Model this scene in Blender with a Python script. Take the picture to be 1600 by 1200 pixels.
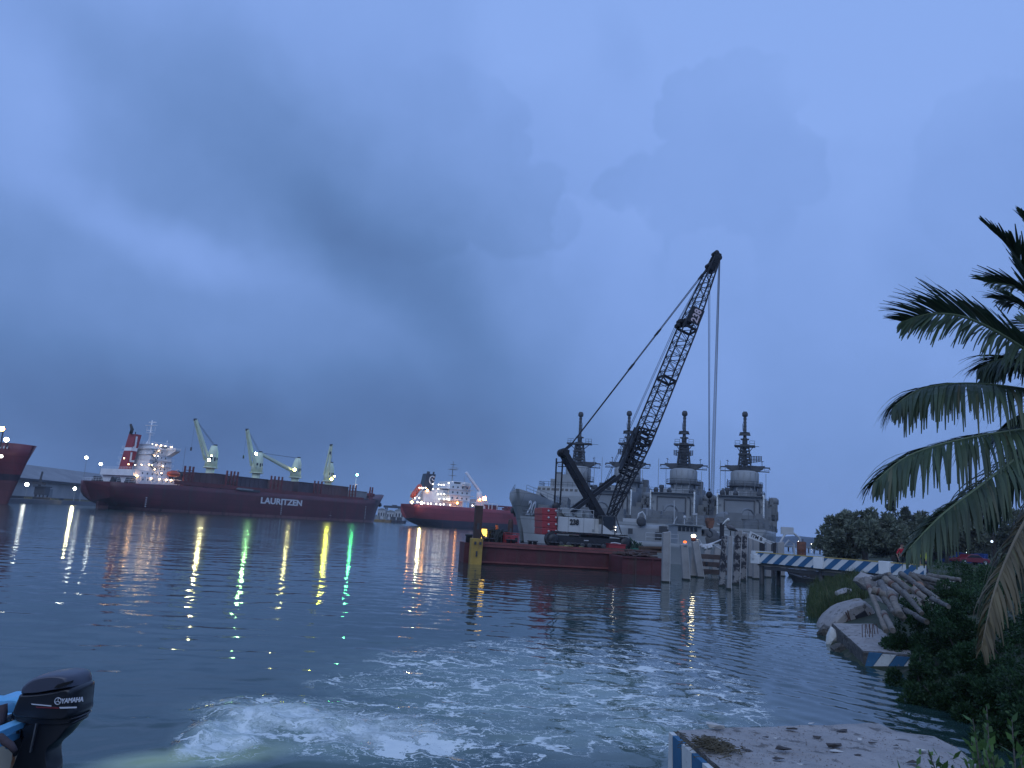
import bpy, bmesh, math, random
import numpy as np
from mathutils import Vector, Matrix, noise
R = math.radians
scene = bpy.context.scene
for o in list(bpy.data.objects): bpy.data.objects.remove(o)
COL = scene.collection

# ---------------------------------------------------------------- camera
CAM = Vector((0, 0, 3.1)); PITCH = R(10.49); ROLL = R(3.55); FPX = 1190.0
FWD = Vector((0, math.cos(PITCH), math.sin(PITCH)))
U0 = Vector((0, -math.sin(PITCH), math.cos(PITCH))); X0 = Vector((1, 0, 0))
RGT = math.cos(ROLL)*X0 + math.sin(ROLL)*U0
UPV = -math.sin(ROLL)*X0 + math.cos(ROLL)*U0
cd = bpy.data.cameras.new('camera'); cam = bpy.data.objects.new('camera', cd); COL.objects.link(cam)
cd.sensor_width = 36; cd.lens = FPX/1600*36; cd.clip_start = 0.1; cd.clip_end = 20000
mw = Matrix((RGT, UPV, -FWD)).transposed().to_4x4(); mw.translation = CAM
cam.matrix_world = mw
scene.camera = cam

def ray(px, py): return (FWD*FPX + RGT*(px-800) + UPV*(600-py)).normalized()
def PZ(px, py, z=0.0):
    d = ray(px, py); return CAM + d*((z-CAM.z)/d.z)
def PY(px, py, Y):
    d = ray(px, py); return CAM + d*((Y-CAM.y)/d.y)
def HY(px): return 820.7 + (px-800)*0.06204       # row of the horizon

# ---------------------------------------------------------------- render + light
scene.view_settings.view_transform = 'Standard'; scene.view_settings.look = 'None'
scene.view_settings.exposure = 0.0; scene.view_settings.gamma = 1.0
scene.render.engine = 'CYCLES'
cy = scene.cycles
cy.use_denoising = True; cy.max_bounces = 6; cy.diffuse_bounces = 2; cy.glossy_bounces = 4
cy.transmission_bounces = 4; cy.transparent_max_bounces = 8; cy.volume_bounces = 0
cy.sample_clamp_indirect = 6.0; cy.caustics_reflective = False; cy.caustics_refractive = False

world = bpy.data.worlds.new("World"); scene.world = world; world.use_nodes = True
wt = world.node_tree; wn = wt.nodes; wl = wt.links; wn.clear()
def srgb(r, g, b):
    f = lambda c: (c/255/12.92) if c <= 10 else ((c/255+0.055)/1.055)**2.4
    return (f(r), f(g), f(b), 1.0)
def sky_nodes():
    out = wn.new('ShaderNodeOutputWorld'); bg = wn.new('ShaderNodeBackground')
    wl.new(bg.outputs[0], out.inputs[0])
    nish = wn.new('ShaderNodeTexSky'); nish.sky_type = 'NISHITA'; nish.sun_disc = False
    nish.sun_elevation = R(2.0); nish.sun_rotation = R(60); nish.air_density = 1.5; nish.dust_density = 1.0; nish.ozone_density = 4.0
    tc = wn.new('ShaderNodeTexCoord')
    sp = wn.new('ShaderNodeSeparateXYZ'); wl.new(tc.outputs['Generated'], sp.inputs[0])
    def m(op, a, b=None, c=None, clamp=False):
        n = wn.new('ShaderNodeMath'); n.operation = op; n.use_clamp = clamp
        for i, v in enumerate((a, b, c)):
            if v is None: continue
            if isinstance(v, (int, float)): n.inputs[i].default_value = v
            else: wl.new(v, n.inputs[i])
        return n.outputs[0]
    az = m('ARCTAN2', sp.outputs[0], sp.outputs[1])
    el = m('ARCSINE', sp.outputs[2])
    cv = wn.new('ShaderNodeCombineXYZ'); wl.new(az, cv.inputs[0]); wl.new(el, cv.inputs[1])
    def nz(scale, detail=4, rough=0.5, src=None):
        n = wn.new('ShaderNodeTexNoise'); n.inputs['Scale'].default_value = scale
        n.inputs['Detail'].default_value = detail; n.inputs['Roughness'].default_value = rough
        wl.new(src or cv.outputs[0], n.inputs['Vector']); return n
    def warp(amp, scale, detail, rough=0.55, src=None):
        n = nz(scale, detail, rough)
        s = wn.new('ShaderNodeVectorMath'); s.operation = 'SUBTRACT'; wl.new(n.outputs['Color'], s.inputs[0]); s.inputs[1].default_value = (.5, .5, .5)
        k = wn.new('ShaderNodeVectorMath'); k.operation = 'SCALE'; wl.new(s.outputs[0], k.inputs[0]); k.inputs['Scale'].default_value = amp
        a = wn.new('ShaderNodeVectorMath'); a.operation = 'ADD'; wl.new(src or cv.outputs[0], a.inputs[0]); wl.new(k.outputs[0], a.inputs[1])
        return a.outputs[0]
    soft = warp(0.16, 3.2, 4)
    bill = warp(0.055, 22.0, 5, 0.6, warp(0.11, 6.0, 4, 0.5))
    bill2 = warp(0.016, 46.0, 4, 0.6, warp(0.045, 13.0, 4, 0.55))
    def blob(px, py, rx, ry, rot, w, src=soft, inner=0.0, outer=1.0, gate=None):
        d = ray(px, py); a0 = math.atan2(d.x, d.y); e0 = math.asin(d.z)
        mp = wn.new('ShaderNodeMapping'); mp.vector_type = 'TEXTURE'
        mp.inputs['Location'].default_value = (a0, e0, 0)
        mp.inputs['Rotation'].default_value = (0, 0, R(-rot)+ROLL)
        mp.inputs['Scale'].default_value = (rx/FPX, ry/FPX, 1)
        wl.new(src, mp.inputs['Vector'])
        z0 = wn.new('ShaderNodeVectorMath'); z0.operation = 'MULTIPLY'; z0.inputs[1].default_value = (1, 1, 0); wl.new(mp.outputs[0], z0.inputs[0])
        ln = wn.new('ShaderNodeVectorMath'); ln.operation = 'LENGTH'; wl.new(z0.outputs[0], ln.inputs[0])
        mr = wn.new('ShaderNodeMapRange'); mr.interpolation_type = 'SMOOTHSTEP'
        mr.inputs['From Min'].default_value = outer; mr.inputs['From Max'].default_value = inner
        mr.inputs['To Min'].default_value = 0; mr.inputs['To Max'].default_value = w
        wl.new(ln.outputs['Value'], mr.inputs['Value'])
        if gate:
            g = wn.new('ShaderNodeMapRange'); g.interpolation_type = 'SMOOTHSTEP'; d0, d1 = ray(gate[0], py), ray(gate[1], py)
            g.inputs['From Min'].default_value = math.atan2(d0.x, d0.y); g.inputs['From Max'].default_value = math.atan2(d1.x, d1.y); wl.new(az, g.inputs['Value'])
            return m('MULTIPLY', mr.outputs[0], g.outputs[0])
        return mr.outputs[0]
    # brightness of the cloud deck, then the single cloud masses
    mr = wn.new('ShaderNodeMapRange'); mr.interpolation_type = 'SMOOTHSTEP'
    mr.inputs['From Min'].default_value = -0.02; mr.inputs['From Max'].default_value = 0.75
    mr.inputs['To Min'].default_value = 0.60; mr.inputs['To Max'].default_value = 0.98
    wl.new(el, mr.inputs['Value']); L = mr.outputs[0]
    az1 = wn.new('ShaderNodeMapRange'); az1.interpolation_type = 'SMOOTHSTEP'
    az1.inputs['From Min'].default_value = -0.25; az1.inputs['From Max'].default_value = 0.30
    az1.inputs['To Min'].default_value = -0.10; az1.inputs['To Max'].default_value = 0.09
    wl.new(az, az1.inputs['Value']); L = m('ADD', L, az1.outputs[0])
    B = [(330, 655, 700, 150, 3, -0.27, soft, 0.1, 1.0), (120, 760, 520, 130, 3, -0.10, soft, 0.0, 1.0),
         (470, 290, 460, 170, 22, -0.16, soft, 0.2, 1.0), (600, 430, 380, 95, 32, -0.15, soft, 0.1, 1.0), (240, 250, 200, 110, 20, -0.07, soft, 0.2, 1.0),
         (760, 640, 420, 170, 15, -0.12, soft, 0.0, 1.0), (430, 130, 420, 150, 5, -0.07, soft, 0.2, 1.0),
         (270, 385, 290, 55, 17, 0.19, soft, 0.0, 1.0), (40, 190, 110, 150, 0, 0.13, soft, 0.0, 1.0), (90, 60, 180, 60, 10, -0.05, soft, 0.1, 1.0),
         (780, 440, 260, 260, 60, -0.06, soft, 0.5, 1.0), (1262, 150, 60, 100, -25, 0.07, bill2, 0.3, 1.0),
         (1560, 350, 210, 190, -20, -0.08, soft, 0.55, 1.0), (1150, 420, 240, 160, 0, -0.03, soft, 0.1, 1.0),
         (1380, 90, 300, 120, 0, 0.05, soft, 0, 1), (820, 60, 160, 110, 30, 0.09, soft, 0.2, 1),
         (960, 60, 90, 60, 70, -0.05, soft, 0.2, 1), (1250, 760, 700, 160, 3, -0.04, soft, 0.2, 1.0)]
    for b in B: L = m('ADD', L, blob(*b))
    def heap(w, circles, inner=0.74, gate=None):
        """one cumulus: the union of its billows, so that the edge is scalloped"""
        M_ = None
        for px, py, r in circles:
            k = blob(px, py, r, r*.92, 0, 1.0, bill2, inner if r < 60 else 1-(1-inner)*60/r)
            M_ = k if M_ is None else m('MAXIMUM', M_, k)
        if gate:
            g = wn.new('ShaderNodeMapRange'); g.interpolation_type = 'SMOOTHSTEP'; d0, d1 = ray(gate[0], gate[2]), ray(gate[1], gate[3])
            k = (az, math.atan2(d0.x, d0.y), math.atan2(d1.x, d1.y)) if gate[2] == gate[3] else (el, math.asin(d0.z), math.asin(d1.z))
            g.inputs['From Min'].default_value = k[1]; g.inputs['From Max'].default_value = k[2]; wl.new(k[0], g.inputs['Value']); M_ = m('MULTIPLY', M_, g.outputs[0])
        return m('MULTIPLY', M_, w)
    L = m('ADD', L, heap(-0.125, [(1070, 140, 38), (1050, 178, 34), (1112, 125, 45), (1162, 115, 50), (1212, 122, 42), (1232, 155, 34), (1150, 178, 85), (1110, 235, 80), (1180, 235, 80), (1060, 265, 60), (1005, 280, 50), (958, 296, 38), (1245, 245, 52), (1268, 290, 40), (1130, 320, 120)], gate=(1100, 1100, 470, 180)))
    L = m('ADD', L, heap(0.06, [(900, 352, 45), (945, 345, 33), (988, 355, 34), (1022, 378, 26), (940, 420, 90), (1080, 392, 34), (1112, 378, 30), (1148, 395, 36), (1110, 440, 80)], gate=(1000, 1000, 520, 340)))
    L = m('ADD', L, heap(-0.075, [(795, 185, 45), (812, 235, 32), (770, 165, 40), (745, 245, 100), (700, 160, 80), (850, 300, 50), (800, 330, 90), (640, 260, 160), (880, 350, 36)], gate=(560, 830, 250, 250)))
    L = m('ADD', L, heap(-0.055, [(1500, 190, 40), (1540, 175, 45), (1460, 225, 36), (1590, 170, 50), (1560, 280, 120), (1520, 300, 60), (1495, 330, 34)], gate=(1400, 1400, 520, 240)))
    n1 = nz(4.0, 6, 0.55, soft); L = m('ADD', L, m('MULTIPLY', m('SUBTRACT', n1.outputs['Fac'], 0.5), 0.25))
    n2 = nz(11.0, 5, 0.6, bill); L = m('ADD', L, m('MULTIPLY', m('SUBTRACT', n2.outputs['Fac'], 0.5), 0.085))
    cr = wn.new('ShaderNodeValToRGB'); cr.color_ramp.interpolation = 'LINEAR'
    els = cr.color_ramp.elements
    stops = [(0.0, (64, 92, 138)), (0.22, (80, 110, 160)), (0.45, (99, 134, 190)), (0.62, (115, 150, 211)), (0.80, (130, 165, 231)), (1.0, (141, 176, 243))]
    els[0].position = 0; els[0].color = srgb(*stops[0][1]); els[1].position = 1; els[1].color = srgb(*stops[-1][1])
    for p, c in stops[1:-1]:
        e = els.new(p); e.color = srgb(*c)
    wl.new(L, cr.inputs[0])
    # open twilight sky shows faintly through the deck
    sc = wn.new('ShaderNodeVectorMath'); sc.operation = 'SCALE'; wl.new(nish.outputs[0], sc.inputs[0]); sc.inputs['Scale'].default_value = 0.08
    mx = wn.new('ShaderNodeMix'); mx.data_type = 'RGBA'; mx.inputs[0].default_value = 0.95
    wl.new(sc.outputs[0], mx.inputs[6]); wl.new(cr.outputs[0], mx.inputs[7])
    wl.new(mx.outputs[2], bg.inputs[0]); bg.inputs[1].default_value = 1.0
sky_nodes()
sd = bpy.data.lights.new('sun', 'SUN'); sun = bpy.data.objects.new('sun', sd); COL.objects.link(sun)
sd.energy = 0.9; sd.angle = R(60); sd.color = (0.75, 0.85, 1.0)
sun.rotation_euler = (R(50), 0, R(-20)); sun.location = (30, -30, 60)

# ---------------------------------------------------------------- helpers
def tag(o, label=None, cat=None, group=None, kind=None):
    if label: o['label'] = label
    if cat: o['category'] = cat
    if group: o['group'] = group
    if kind: o['kind'] = kind
    return o
def empty(name, loc=(0, 0, 0), rz=0.0, label=None, cat=None, group=None):
    o = bpy.data.objects.new(name, None); COL.objects.link(o); o.location = loc; o.rotation_euler = (0, 0, rz)
    o.empty_display_size = 0.3
    return tag(o, label, cat, group)
KIDS = {}
def setparent(o, p):
    if p is not None:
        o.parent = p; KIDS.setdefault(p.name, []).append(o)
def copy_tree(o, parent=None):
    c = o.copy(); COL.objects.link(c)
    if parent is not None: setparent(c, parent)
    for ch in list(KIDS.get(o.name, [])): copy_tree(ch, c)
    return c
def V(*a): return Vector(a)
def frame(d):
    d = Vector(d).normalized(); a = Vector((0, 0, 1)) if abs(d.z) < 0.95 else Vector((0, 1, 0))
    s = d.cross(a).normalized(); return d, s, s.cross(d).normalized()

SPLIT = {'window', 'leg', 'satellite_dome', 'exhaust_pipe', 'anchor', 'davit', 'bollard', 'bolt', 'foot', 'lug', 'lifting_lug', 'white_block', 'bracket', 'panel', 'hollow', 'mooring_bollard'}
class MB:
    def __init__(s): s.v = []; s.f = []; s.m = []; s.smooth = []; s.cur = 0; s.st = []
    def add(s, vs, fs, sm=False):
        n = len(s.v); s.st.append((n, len(s.f))); s.v.extend([tuple(v) for v in vs])
        for f in fs: s.f.append([i+n for i in f]); s.m.append(s.cur); s.smooth.append(sm)
        return s
    def mi(s, i): s.cur = i; return s
    def box(s, c, size, rz=0.0, rx=0.0, ry=0.0, taper=1.0):
        c = Vector(c); hx, hy, hz = [k/2 for k in size]
        M = Matrix.Rotation(rz, 3, 'Z') @ Matrix.Rotation(ry, 3, 'Y') @ Matrix.Rotation(rx, 3, 'X')
        vs = []
        for z in (-1, 1):
            t = taper if z > 0 else 1
            for x, y in ((-1, -1), (1, -1), (1, 1), (-1, 1)): vs.append(c + M @ Vector((x*hx*t, y*hy*t, z*hz)))
        return s.add(vs, [(3, 2, 1, 0), (4, 5, 6, 7), (0, 1, 5, 4), (1, 2, 6, 5), (2, 3, 7, 6), (3, 0, 4, 7)])
    def beam(s, a, b, w, h, roll=0.0):
        a, b = Vector(a), Vector(b); d, u, t = frame(b-a)
        if roll: M = Matrix.Rotation(roll, 3, d); u = M@u; t = M@t
        vs = [p + u*(x*w/2) + t*(y*h/2) for p in (a, b) for x, y in ((-1, -1), (1, -1), (1, 1), (-1, 1))]
        return s.add(vs, [(0, 1, 2, 3), (7, 6, 5, 4), (0, 4, 5, 1), (1, 5, 6, 2), (2, 6, 7, 3), (3, 7, 4, 0)])
    def bar(s, a, b, r, n=6, r2=None, cap=True):
        return s.tube([a, b], [r, r if r2 is None else r2], n, cap)
    def tube(s, path, rad, n=6, cap=True):
        path = [Vector(p) for p in path]
        if not hasattr(rad, '__len__'): rad = [rad]*len(path)
        vs = []; k = len(path); prev = None
        for i, p in enumerate(path):
            d = (path[min(i+1, k-1)] - path[max(i-1, 0)])
            if d.length < 1e-9: d = Vector((0, 0, 1))
            d, u, t = frame(d)
            if prev is not None:
                u = (prev - d*prev.dot(d))
                u = u.normalized() if u.length > 1e-6 else frame(d)[1]
                t = u.cross(d)
            prev = u
            for j in range(n):
                a = 2*math.pi*j/n; vs.append(p + u*(math.cos(a)*rad[i]) + t*(math.sin(a)*rad[i]))
        fs = [(i*n+j, i*n+(j+1) % n, (i+1)*n+(j+1) % n, (i+1)*n+j) for i in range(k-1) for j in range(n)]
        s.add(vs, fs, n > 6)
        if cap:
            b = len(s.v)-len(vs)
            s.f.append([b+j for j in range(n)][::-1]); s.m.append(s.cur); s.smooth.append(False)
            s.f.append([b+(k-1)*n+j for j in range(n)]); s.m.append(s.cur); s.smooth.append(False)
        return s
    def lathe(s, c, prof, n=12, axis='Z', cap=True):
        c = Vector(c); vs = []
        for r, z in prof:
            for j in range(n):
                a = 2*math.pi*j/n; x, y = r*math.cos(a), r*math.sin(a)
                vs.append(c + (Vector((x, y, z)) if axis == 'Z' else Vector((z, x, y)) if axis == 'X' else Vector((x, z, y))))
        k = len(prof)
        fs = [(i*n+j, i*n+(j+1) % n, (i+1)*n+(j+1) % n, (i+1)*n+j) for i in range(k-1) for j in range(n)]
        s.add(vs, fs, True)
        if cap:
            b = len(s.v)-len(vs)
            s.f.append([b+j for j in range(n)][::-1]); s.m.append(s.cur); s.smooth.append(False)
            s.f.append([b+(k-1)*n+j for j in range(n)]); s.m.append(s.cur); s.smooth.append(False)
        return s
    def ball(s, c, r, n=10, sq=(1, 1, 1)):
        c = Vector(c); k = max(4, n//2)
        vs = [c + Vector((0, 0, r*sq[2]))]
        for i in range(1, k):
            p = math.pi*i/k
            for j in range(n):
                a = 2*math.pi*j/n
                vs.append(c + Vector((r*sq[0]*math.sin(p)*math.cos(a), r*sq[1]*math.sin(p)*math.sin(a), r*sq[2]*math.cos(p))))
        vs.append(c - Vector((0, 0, r*sq[2])))
        fs = [(0, 1+j, 1+(j+1) % n) for j in range(n)]
        for i in range(k-2):
            for j in range(n): fs.append((1+i*n+j, 1+(i+1)*n+j, 1+(i+1)*n+(j+1) % n, 1+i*n+(j+1) % n))
        L = len(vs)-1; b = 1+(k-2)*n
        fs += [(L, b+(j+1) % n, b+j) for j in range(n)]
        return s.add(vs, fs, True)
    def prism(s, poly, a0, a1, axis='Y'):
        """poly of 2-D points extruded from a0 to a1 along axis (poly in the other two, in xyz order)"""
        def mk(p, a): return (p[0], a, p[1]) if axis == 'Y' else (a, p[0], p[1]) if axis == 'X' else (p[0], p[1], a)
        n = len(poly); vs = [mk(p, a0) for p in poly] + [mk(p, a1) for p in poly]
        return s.add(vs, [list(range(n)), list(range(n, 2*n))[::-1]] + [(i, (i+1) % n + 0, (i+1) % n + n, i+n)[::-1] for i in range(n)])
    def loft(s, secs, closed=False, cap=True, sm=True):
        n = len(secs[0]); vs = [p for sec in secs for p in sec]; fs = []
        for i in range(len(secs)-1):
            for j in range(n if closed else n-1): fs.append((i*n+j, (i+1)*n+j, (i+1)*n+(j+1) % n, i*n+(j+1) % n))
        s.add(vs, fs, sm)
        if cap:
            b = len(s.v)-len(vs)
            s.f.append([b+j for j in range(n)]); s.m.append(s.cur); s.smooth.append(False)
            s.f.append([b+(len(secs)-1)*n+j for j in range(n)][::-1]); s.m.append(s.cur); s.smooth.append(False)
        return s
    def rail(s, pts, h=1.0, r=0.03, step=1.5, levels=(1.0, 0.5)):
        pts = [Vector(p) for p in pts]
        for lv in levels:
            for a, b in zip(pts, pts[1:]): s.bar(a+V(0, 0, h*lv), b+V(0, 0, h*lv), r, 4, cap=False)
        for a, b in zip(pts, pts[1:]):
            n = max(1, int((b-a).length/step))
            for i in range(n+1):
                p = a.lerp(b, i/n); s.bar(p, p+V(0, 0, h), r, 4, cap=False)
        return s
    def build(s, name, mats, parent=None, loc=None, bevel=0.0, recalc=True, **tg):
        if name in SPLIT and len(s.st) > 1:      # each window, leg, bollard ... is a part of its own
            out = []; ends = s.st[1:]+[(len(s.v), len(s.f))]
            for (v0, f0), (v1, f1) in zip(s.st, ends):
                q = MB(); q.v = s.v[v0:v1]; q.f = [[i-v0 for i in f] for f in s.f[f0:f1]]; q.m = s.m[f0:f1]; q.smooth = s.smooth[f0:f1]; q.st = [(0, 0)]
                out.append(q.build(name, mats, parent, loc, bevel, recalc, **tg))
            return out[0]
        me = bpy.data.meshes.new(name); me.from_pydata(s.v, [], s.f)
        if not isinstance(mats, (list, tuple)): mats = [mats]
        for m_ in mats: me.materials.append(m_)
        me.polygons.foreach_set('material_index', s.m); me.polygons.foreach_set('use_smooth', s.smooth)
        if recalc:
            bm = bmesh.new(); bm.from_mesh(me); bmesh.ops.recalc_face_normals(bm, faces=bm.faces); bm.to_mesh(me); bm.free()
        me.update()
        o = bpy.data.objects.new(name, me); COL.objects.link(o); setparent(o, parent)
        if loc is not None: o.location = loc
        if bevel > 0:
            b = o.modifiers.new('bevel', 'BEVEL'); b.width = bevel; b.segments = 2; b.limit_method = 'ANGLE'; b.angle_limit = R(40)
        if tg: tag(o, **tg)
        return o

def np_mesh(name, verts, faces, mat, parent=None, smooth=False):
    me = bpy.data.meshes.new(name); nv = len(verts); nf = len(faces); k = faces.shape[1]
    me.vertices.add(nv); me.vertices.foreach_set('co', np.asarray(verts, dtype=np.float32).ravel())
    me.loops.add(nf*k); me.loops.foreach_set('vertex_index', np.asarray(faces, dtype=np.int32).ravel())
    me.polygons.add(nf); me.polygons.foreach_set('loop_start', np.arange(0, nf*k, k, dtype=np.int32))
    try: me.polygons.foreach_set('loop_total', np.full(nf, k, dtype=np.int32))
    except Exception: pass
    me.polygons.foreach_set('use_smooth', np.full(nf, smooth, dtype=bool))
    me.materials.append(mat); me.update(calc_edges=True); me.validate()
    o = bpy.data.objects.new(name, me); COL.objects.link(o); setparent(o, parent); return o

def text_obj(txt, size, mat, parent, M, name='lettering', ext=0.02, shear=0.0, bold=0.0, sx=1.0):
    cu = bpy.data.curves.new('txt', 'FONT'); cu.body = txt; cu.size = size; cu.extrude = ext; cu.align_x = 'CENTER'; cu.align_y = 'CENTER'
    cu.shear = shear; cu.offset = bold; cu.resolution_u = 3
    t = bpy.data.objects.new('txt', cu); COL.objects.link(t)
    dg = bpy.context.evaluated_depsgraph_get(); me = bpy.data.meshes.new_from_object(t.evaluated_get(dg)); bpy.data.objects.remove(t)
    me.transform(M @ Matrix.Diagonal((sx, 1, 1, 1))); me.materials.clear(); me.materials.append(mat); me.name = name
    o = bpy.data.objects.new(name, me); COL.objects.link(o); setparent(o, parent); return o
def TM(loc, xdir, up):
    """matrix with text x along xdir, text up along up, at loc"""
    x = Vector(xdir).normalized(); u = Vector(up).normalized(); n = x.cross(u).normalized(); u = n.cross(x)
    m = Matrix((x, u, n)).transposed().to_4x4(); m.translation = Vector(loc); return m

# ---------------------------------------------------------------- materials
MATS = {}
def mat(name, col, rough=0.6, metal=0.0, var=0.25, scale=1.0, bump=0.0, col2=None, thr=0.5, soft=0.12, streak=False, spec=0.5, det=5, emis=None, bscale=None):
    """procedural paint: colour broken by noise, a second colour (rust, dirt, wear) in patches, fine bump"""
    if name in MATS: return MATS[name]
    m = bpy.data.materials.new(name); m.use_nodes = True; nt = m.node_tree; N = nt.nodes; Lk = nt.links
    b = N['Principled BSDF']; b.inputs['Roughness'].default_value = rough; b.inputs['Metallic'].default_value = metal
    b.inputs['Specular IOR Level'].default_value = spec
    tc = N.new('ShaderNodeTexCoord'); src = tc.outputs['Object']
    n = N.new('ShaderNodeTexNoise'); n.inputs['Scale'].default_value = scale; n.inputs['Detail'].default_value = det; n.inputs['Roughness'].default_value = 0.6
    Lk.new(src, n.inputs['Vector'])
    mr = N.new('ShaderNodeMapRange'); mr.inputs['From Min'].default_value = 0.3; mr.inputs['From Max'].default_value = 0.7
    mr.inputs['To Min'].default_value = 1-var; mr.inputs['To Max'].default_value = 1+var*0.6; Lk.new(n.outputs['Fac'], mr.inputs['Value'])
    vm = N.new('ShaderNodeVectorMath'); vm.operation = 'SCALE'; vm.inputs[0].default_value = col[:3]; Lk.new(mr.outputs[0], vm.inputs['Scale'])
    colout = vm.outputs[0]
    if col2 is not None:
        mp = N.new('ShaderNodeMapping'); Lk.new(src, mp.inputs['Vector'])
        if streak: mp.inputs['Scale'].default_value = (1, 1, 0.14)
        n2 = N.new('ShaderNodeTexNoise'); n2.inputs['Scale'].default_value = scale*2.3; n2.inputs['Detail'].default_value = 7; n2.inputs['Roughness'].default_value = 0.68
        Lk.new(mp.outputs[0], n2.inputs['Vector'])
        m2 = N.new('ShaderNodeMapRange'); m2.inputs['From Min'].default_value = thr; m2.inputs['From Max'].default_value = thr+soft; Lk.new(n2.outputs['Fac'], m2.inputs['Value'])
        mx = N.new('ShaderNodeMix'); mx.data_type = 'RGBA'; Lk.new(m2.outputs[0], mx.inputs[0]); Lk.new(colout, mx.inputs[6]); mx.inputs[7].default_value = (*col2[:3], 1)
        colout = mx.outputs[2]
    Lk.new(colout, b.inputs['Base Color'])
    if bump > 0:
        n3 = N.new('ShaderNodeTexNoise'); n3.inputs['Scale'].default_value = bscale or scale*8; n3.inputs['Detail'].default_value = 6; Lk.new(src, n3.inputs['Vector'])
        bp = N.new('ShaderNodeBump'); bp.inputs['Strength'].default_value = bump; bp.inputs['Distance'].default_value = 0.05
        Lk.new(n3.outputs['Fac'], bp.inputs['Height']); Lk.new(bp.outputs[0], b.inputs['Normal'])
    MATS[name] = m; return m
def emit(name, col, strength):
    if name in MATS: return MATS[name]
    m = bpy.data.materials.new(name); m.use_nodes = True; N = m.node_tree.nodes; N.clear()
    e = N.new('ShaderNodeEmission'); e.inputs[0].default_value = (*col, 1); e.inputs[1].default_value = strength
    o = N.new('ShaderNodeOutputMaterial'); m.node_tree.links.new(e.outputs[0], o.inputs[0]); MATS[name] = m; return m
def leafmat(name, c1, c2, rough=0.55, trans=0.25, c3=None, spec=0.35):
    if name in MATS: return MATS[name]
    m = bpy.data.materials.new(name); m.use_nodes = True; nt = m.node_tree; N = nt.nodes; Lk = nt.links
    b = N['Principled BSDF']; b.inputs['Roughness'].default_value = rough; b.inputs['Specular IOR Level'].default_value = spec
    g = N.new('ShaderNodeNewGeometry'); cr = N.new('ShaderNodeValToRGB'); Lk.new(g.outputs['Random Per Island'], cr.inputs[0])
    e = cr.color_ramp.elements; e[0].color = (*c1, 1); e[1].color = (*c2, 1)
    if c3: k = e.new(0.93); k.color = (*c2, 1); e[2].color = (*c3, 1)
    tc = N.new('ShaderNodeTexCoord'); n = N.new('ShaderNodeTexNoise'); n.inputs['Scale'].default_value = 0.9; Lk.new(tc.outputs['Object'], n.inputs['Vector'])
    mr = N.new('ShaderNodeMapRange'); mr.inputs['From Min'].default_value = .3; mr.inputs['From Max'].default_value = .7; mr.inputs['To Min'].default_value = .6; mr.inputs['To Max'].default_value = 1.35
    Lk.new(n.outputs['Fac'], mr.inputs['Value'])
    vm = N.new('ShaderNodeVectorMath'); vm.operation = 'SCALE'; Lk.new(cr.outputs[0], vm.inputs[0]); Lk.new(mr.outputs[0], vm.inputs['Scale'])
    Lk.new(vm.outputs[0], b.inputs['Base Color'])
    if trans > 0:
        t = N.new('ShaderNodeBsdfTranslucent'); Lk.new(vm.outputs[0], t.inputs[0]); mx = N.new('ShaderNodeMixShader'); mx.inputs[0].default_value = trans
        Lk.new(b.outputs[0], mx.inputs[1]); Lk.new(t.outputs[0], mx.inputs[2]); Lk.new(mx.outputs[0], N['Material Output'].inputs[0])
    MATS[name] = m; return m
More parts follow.
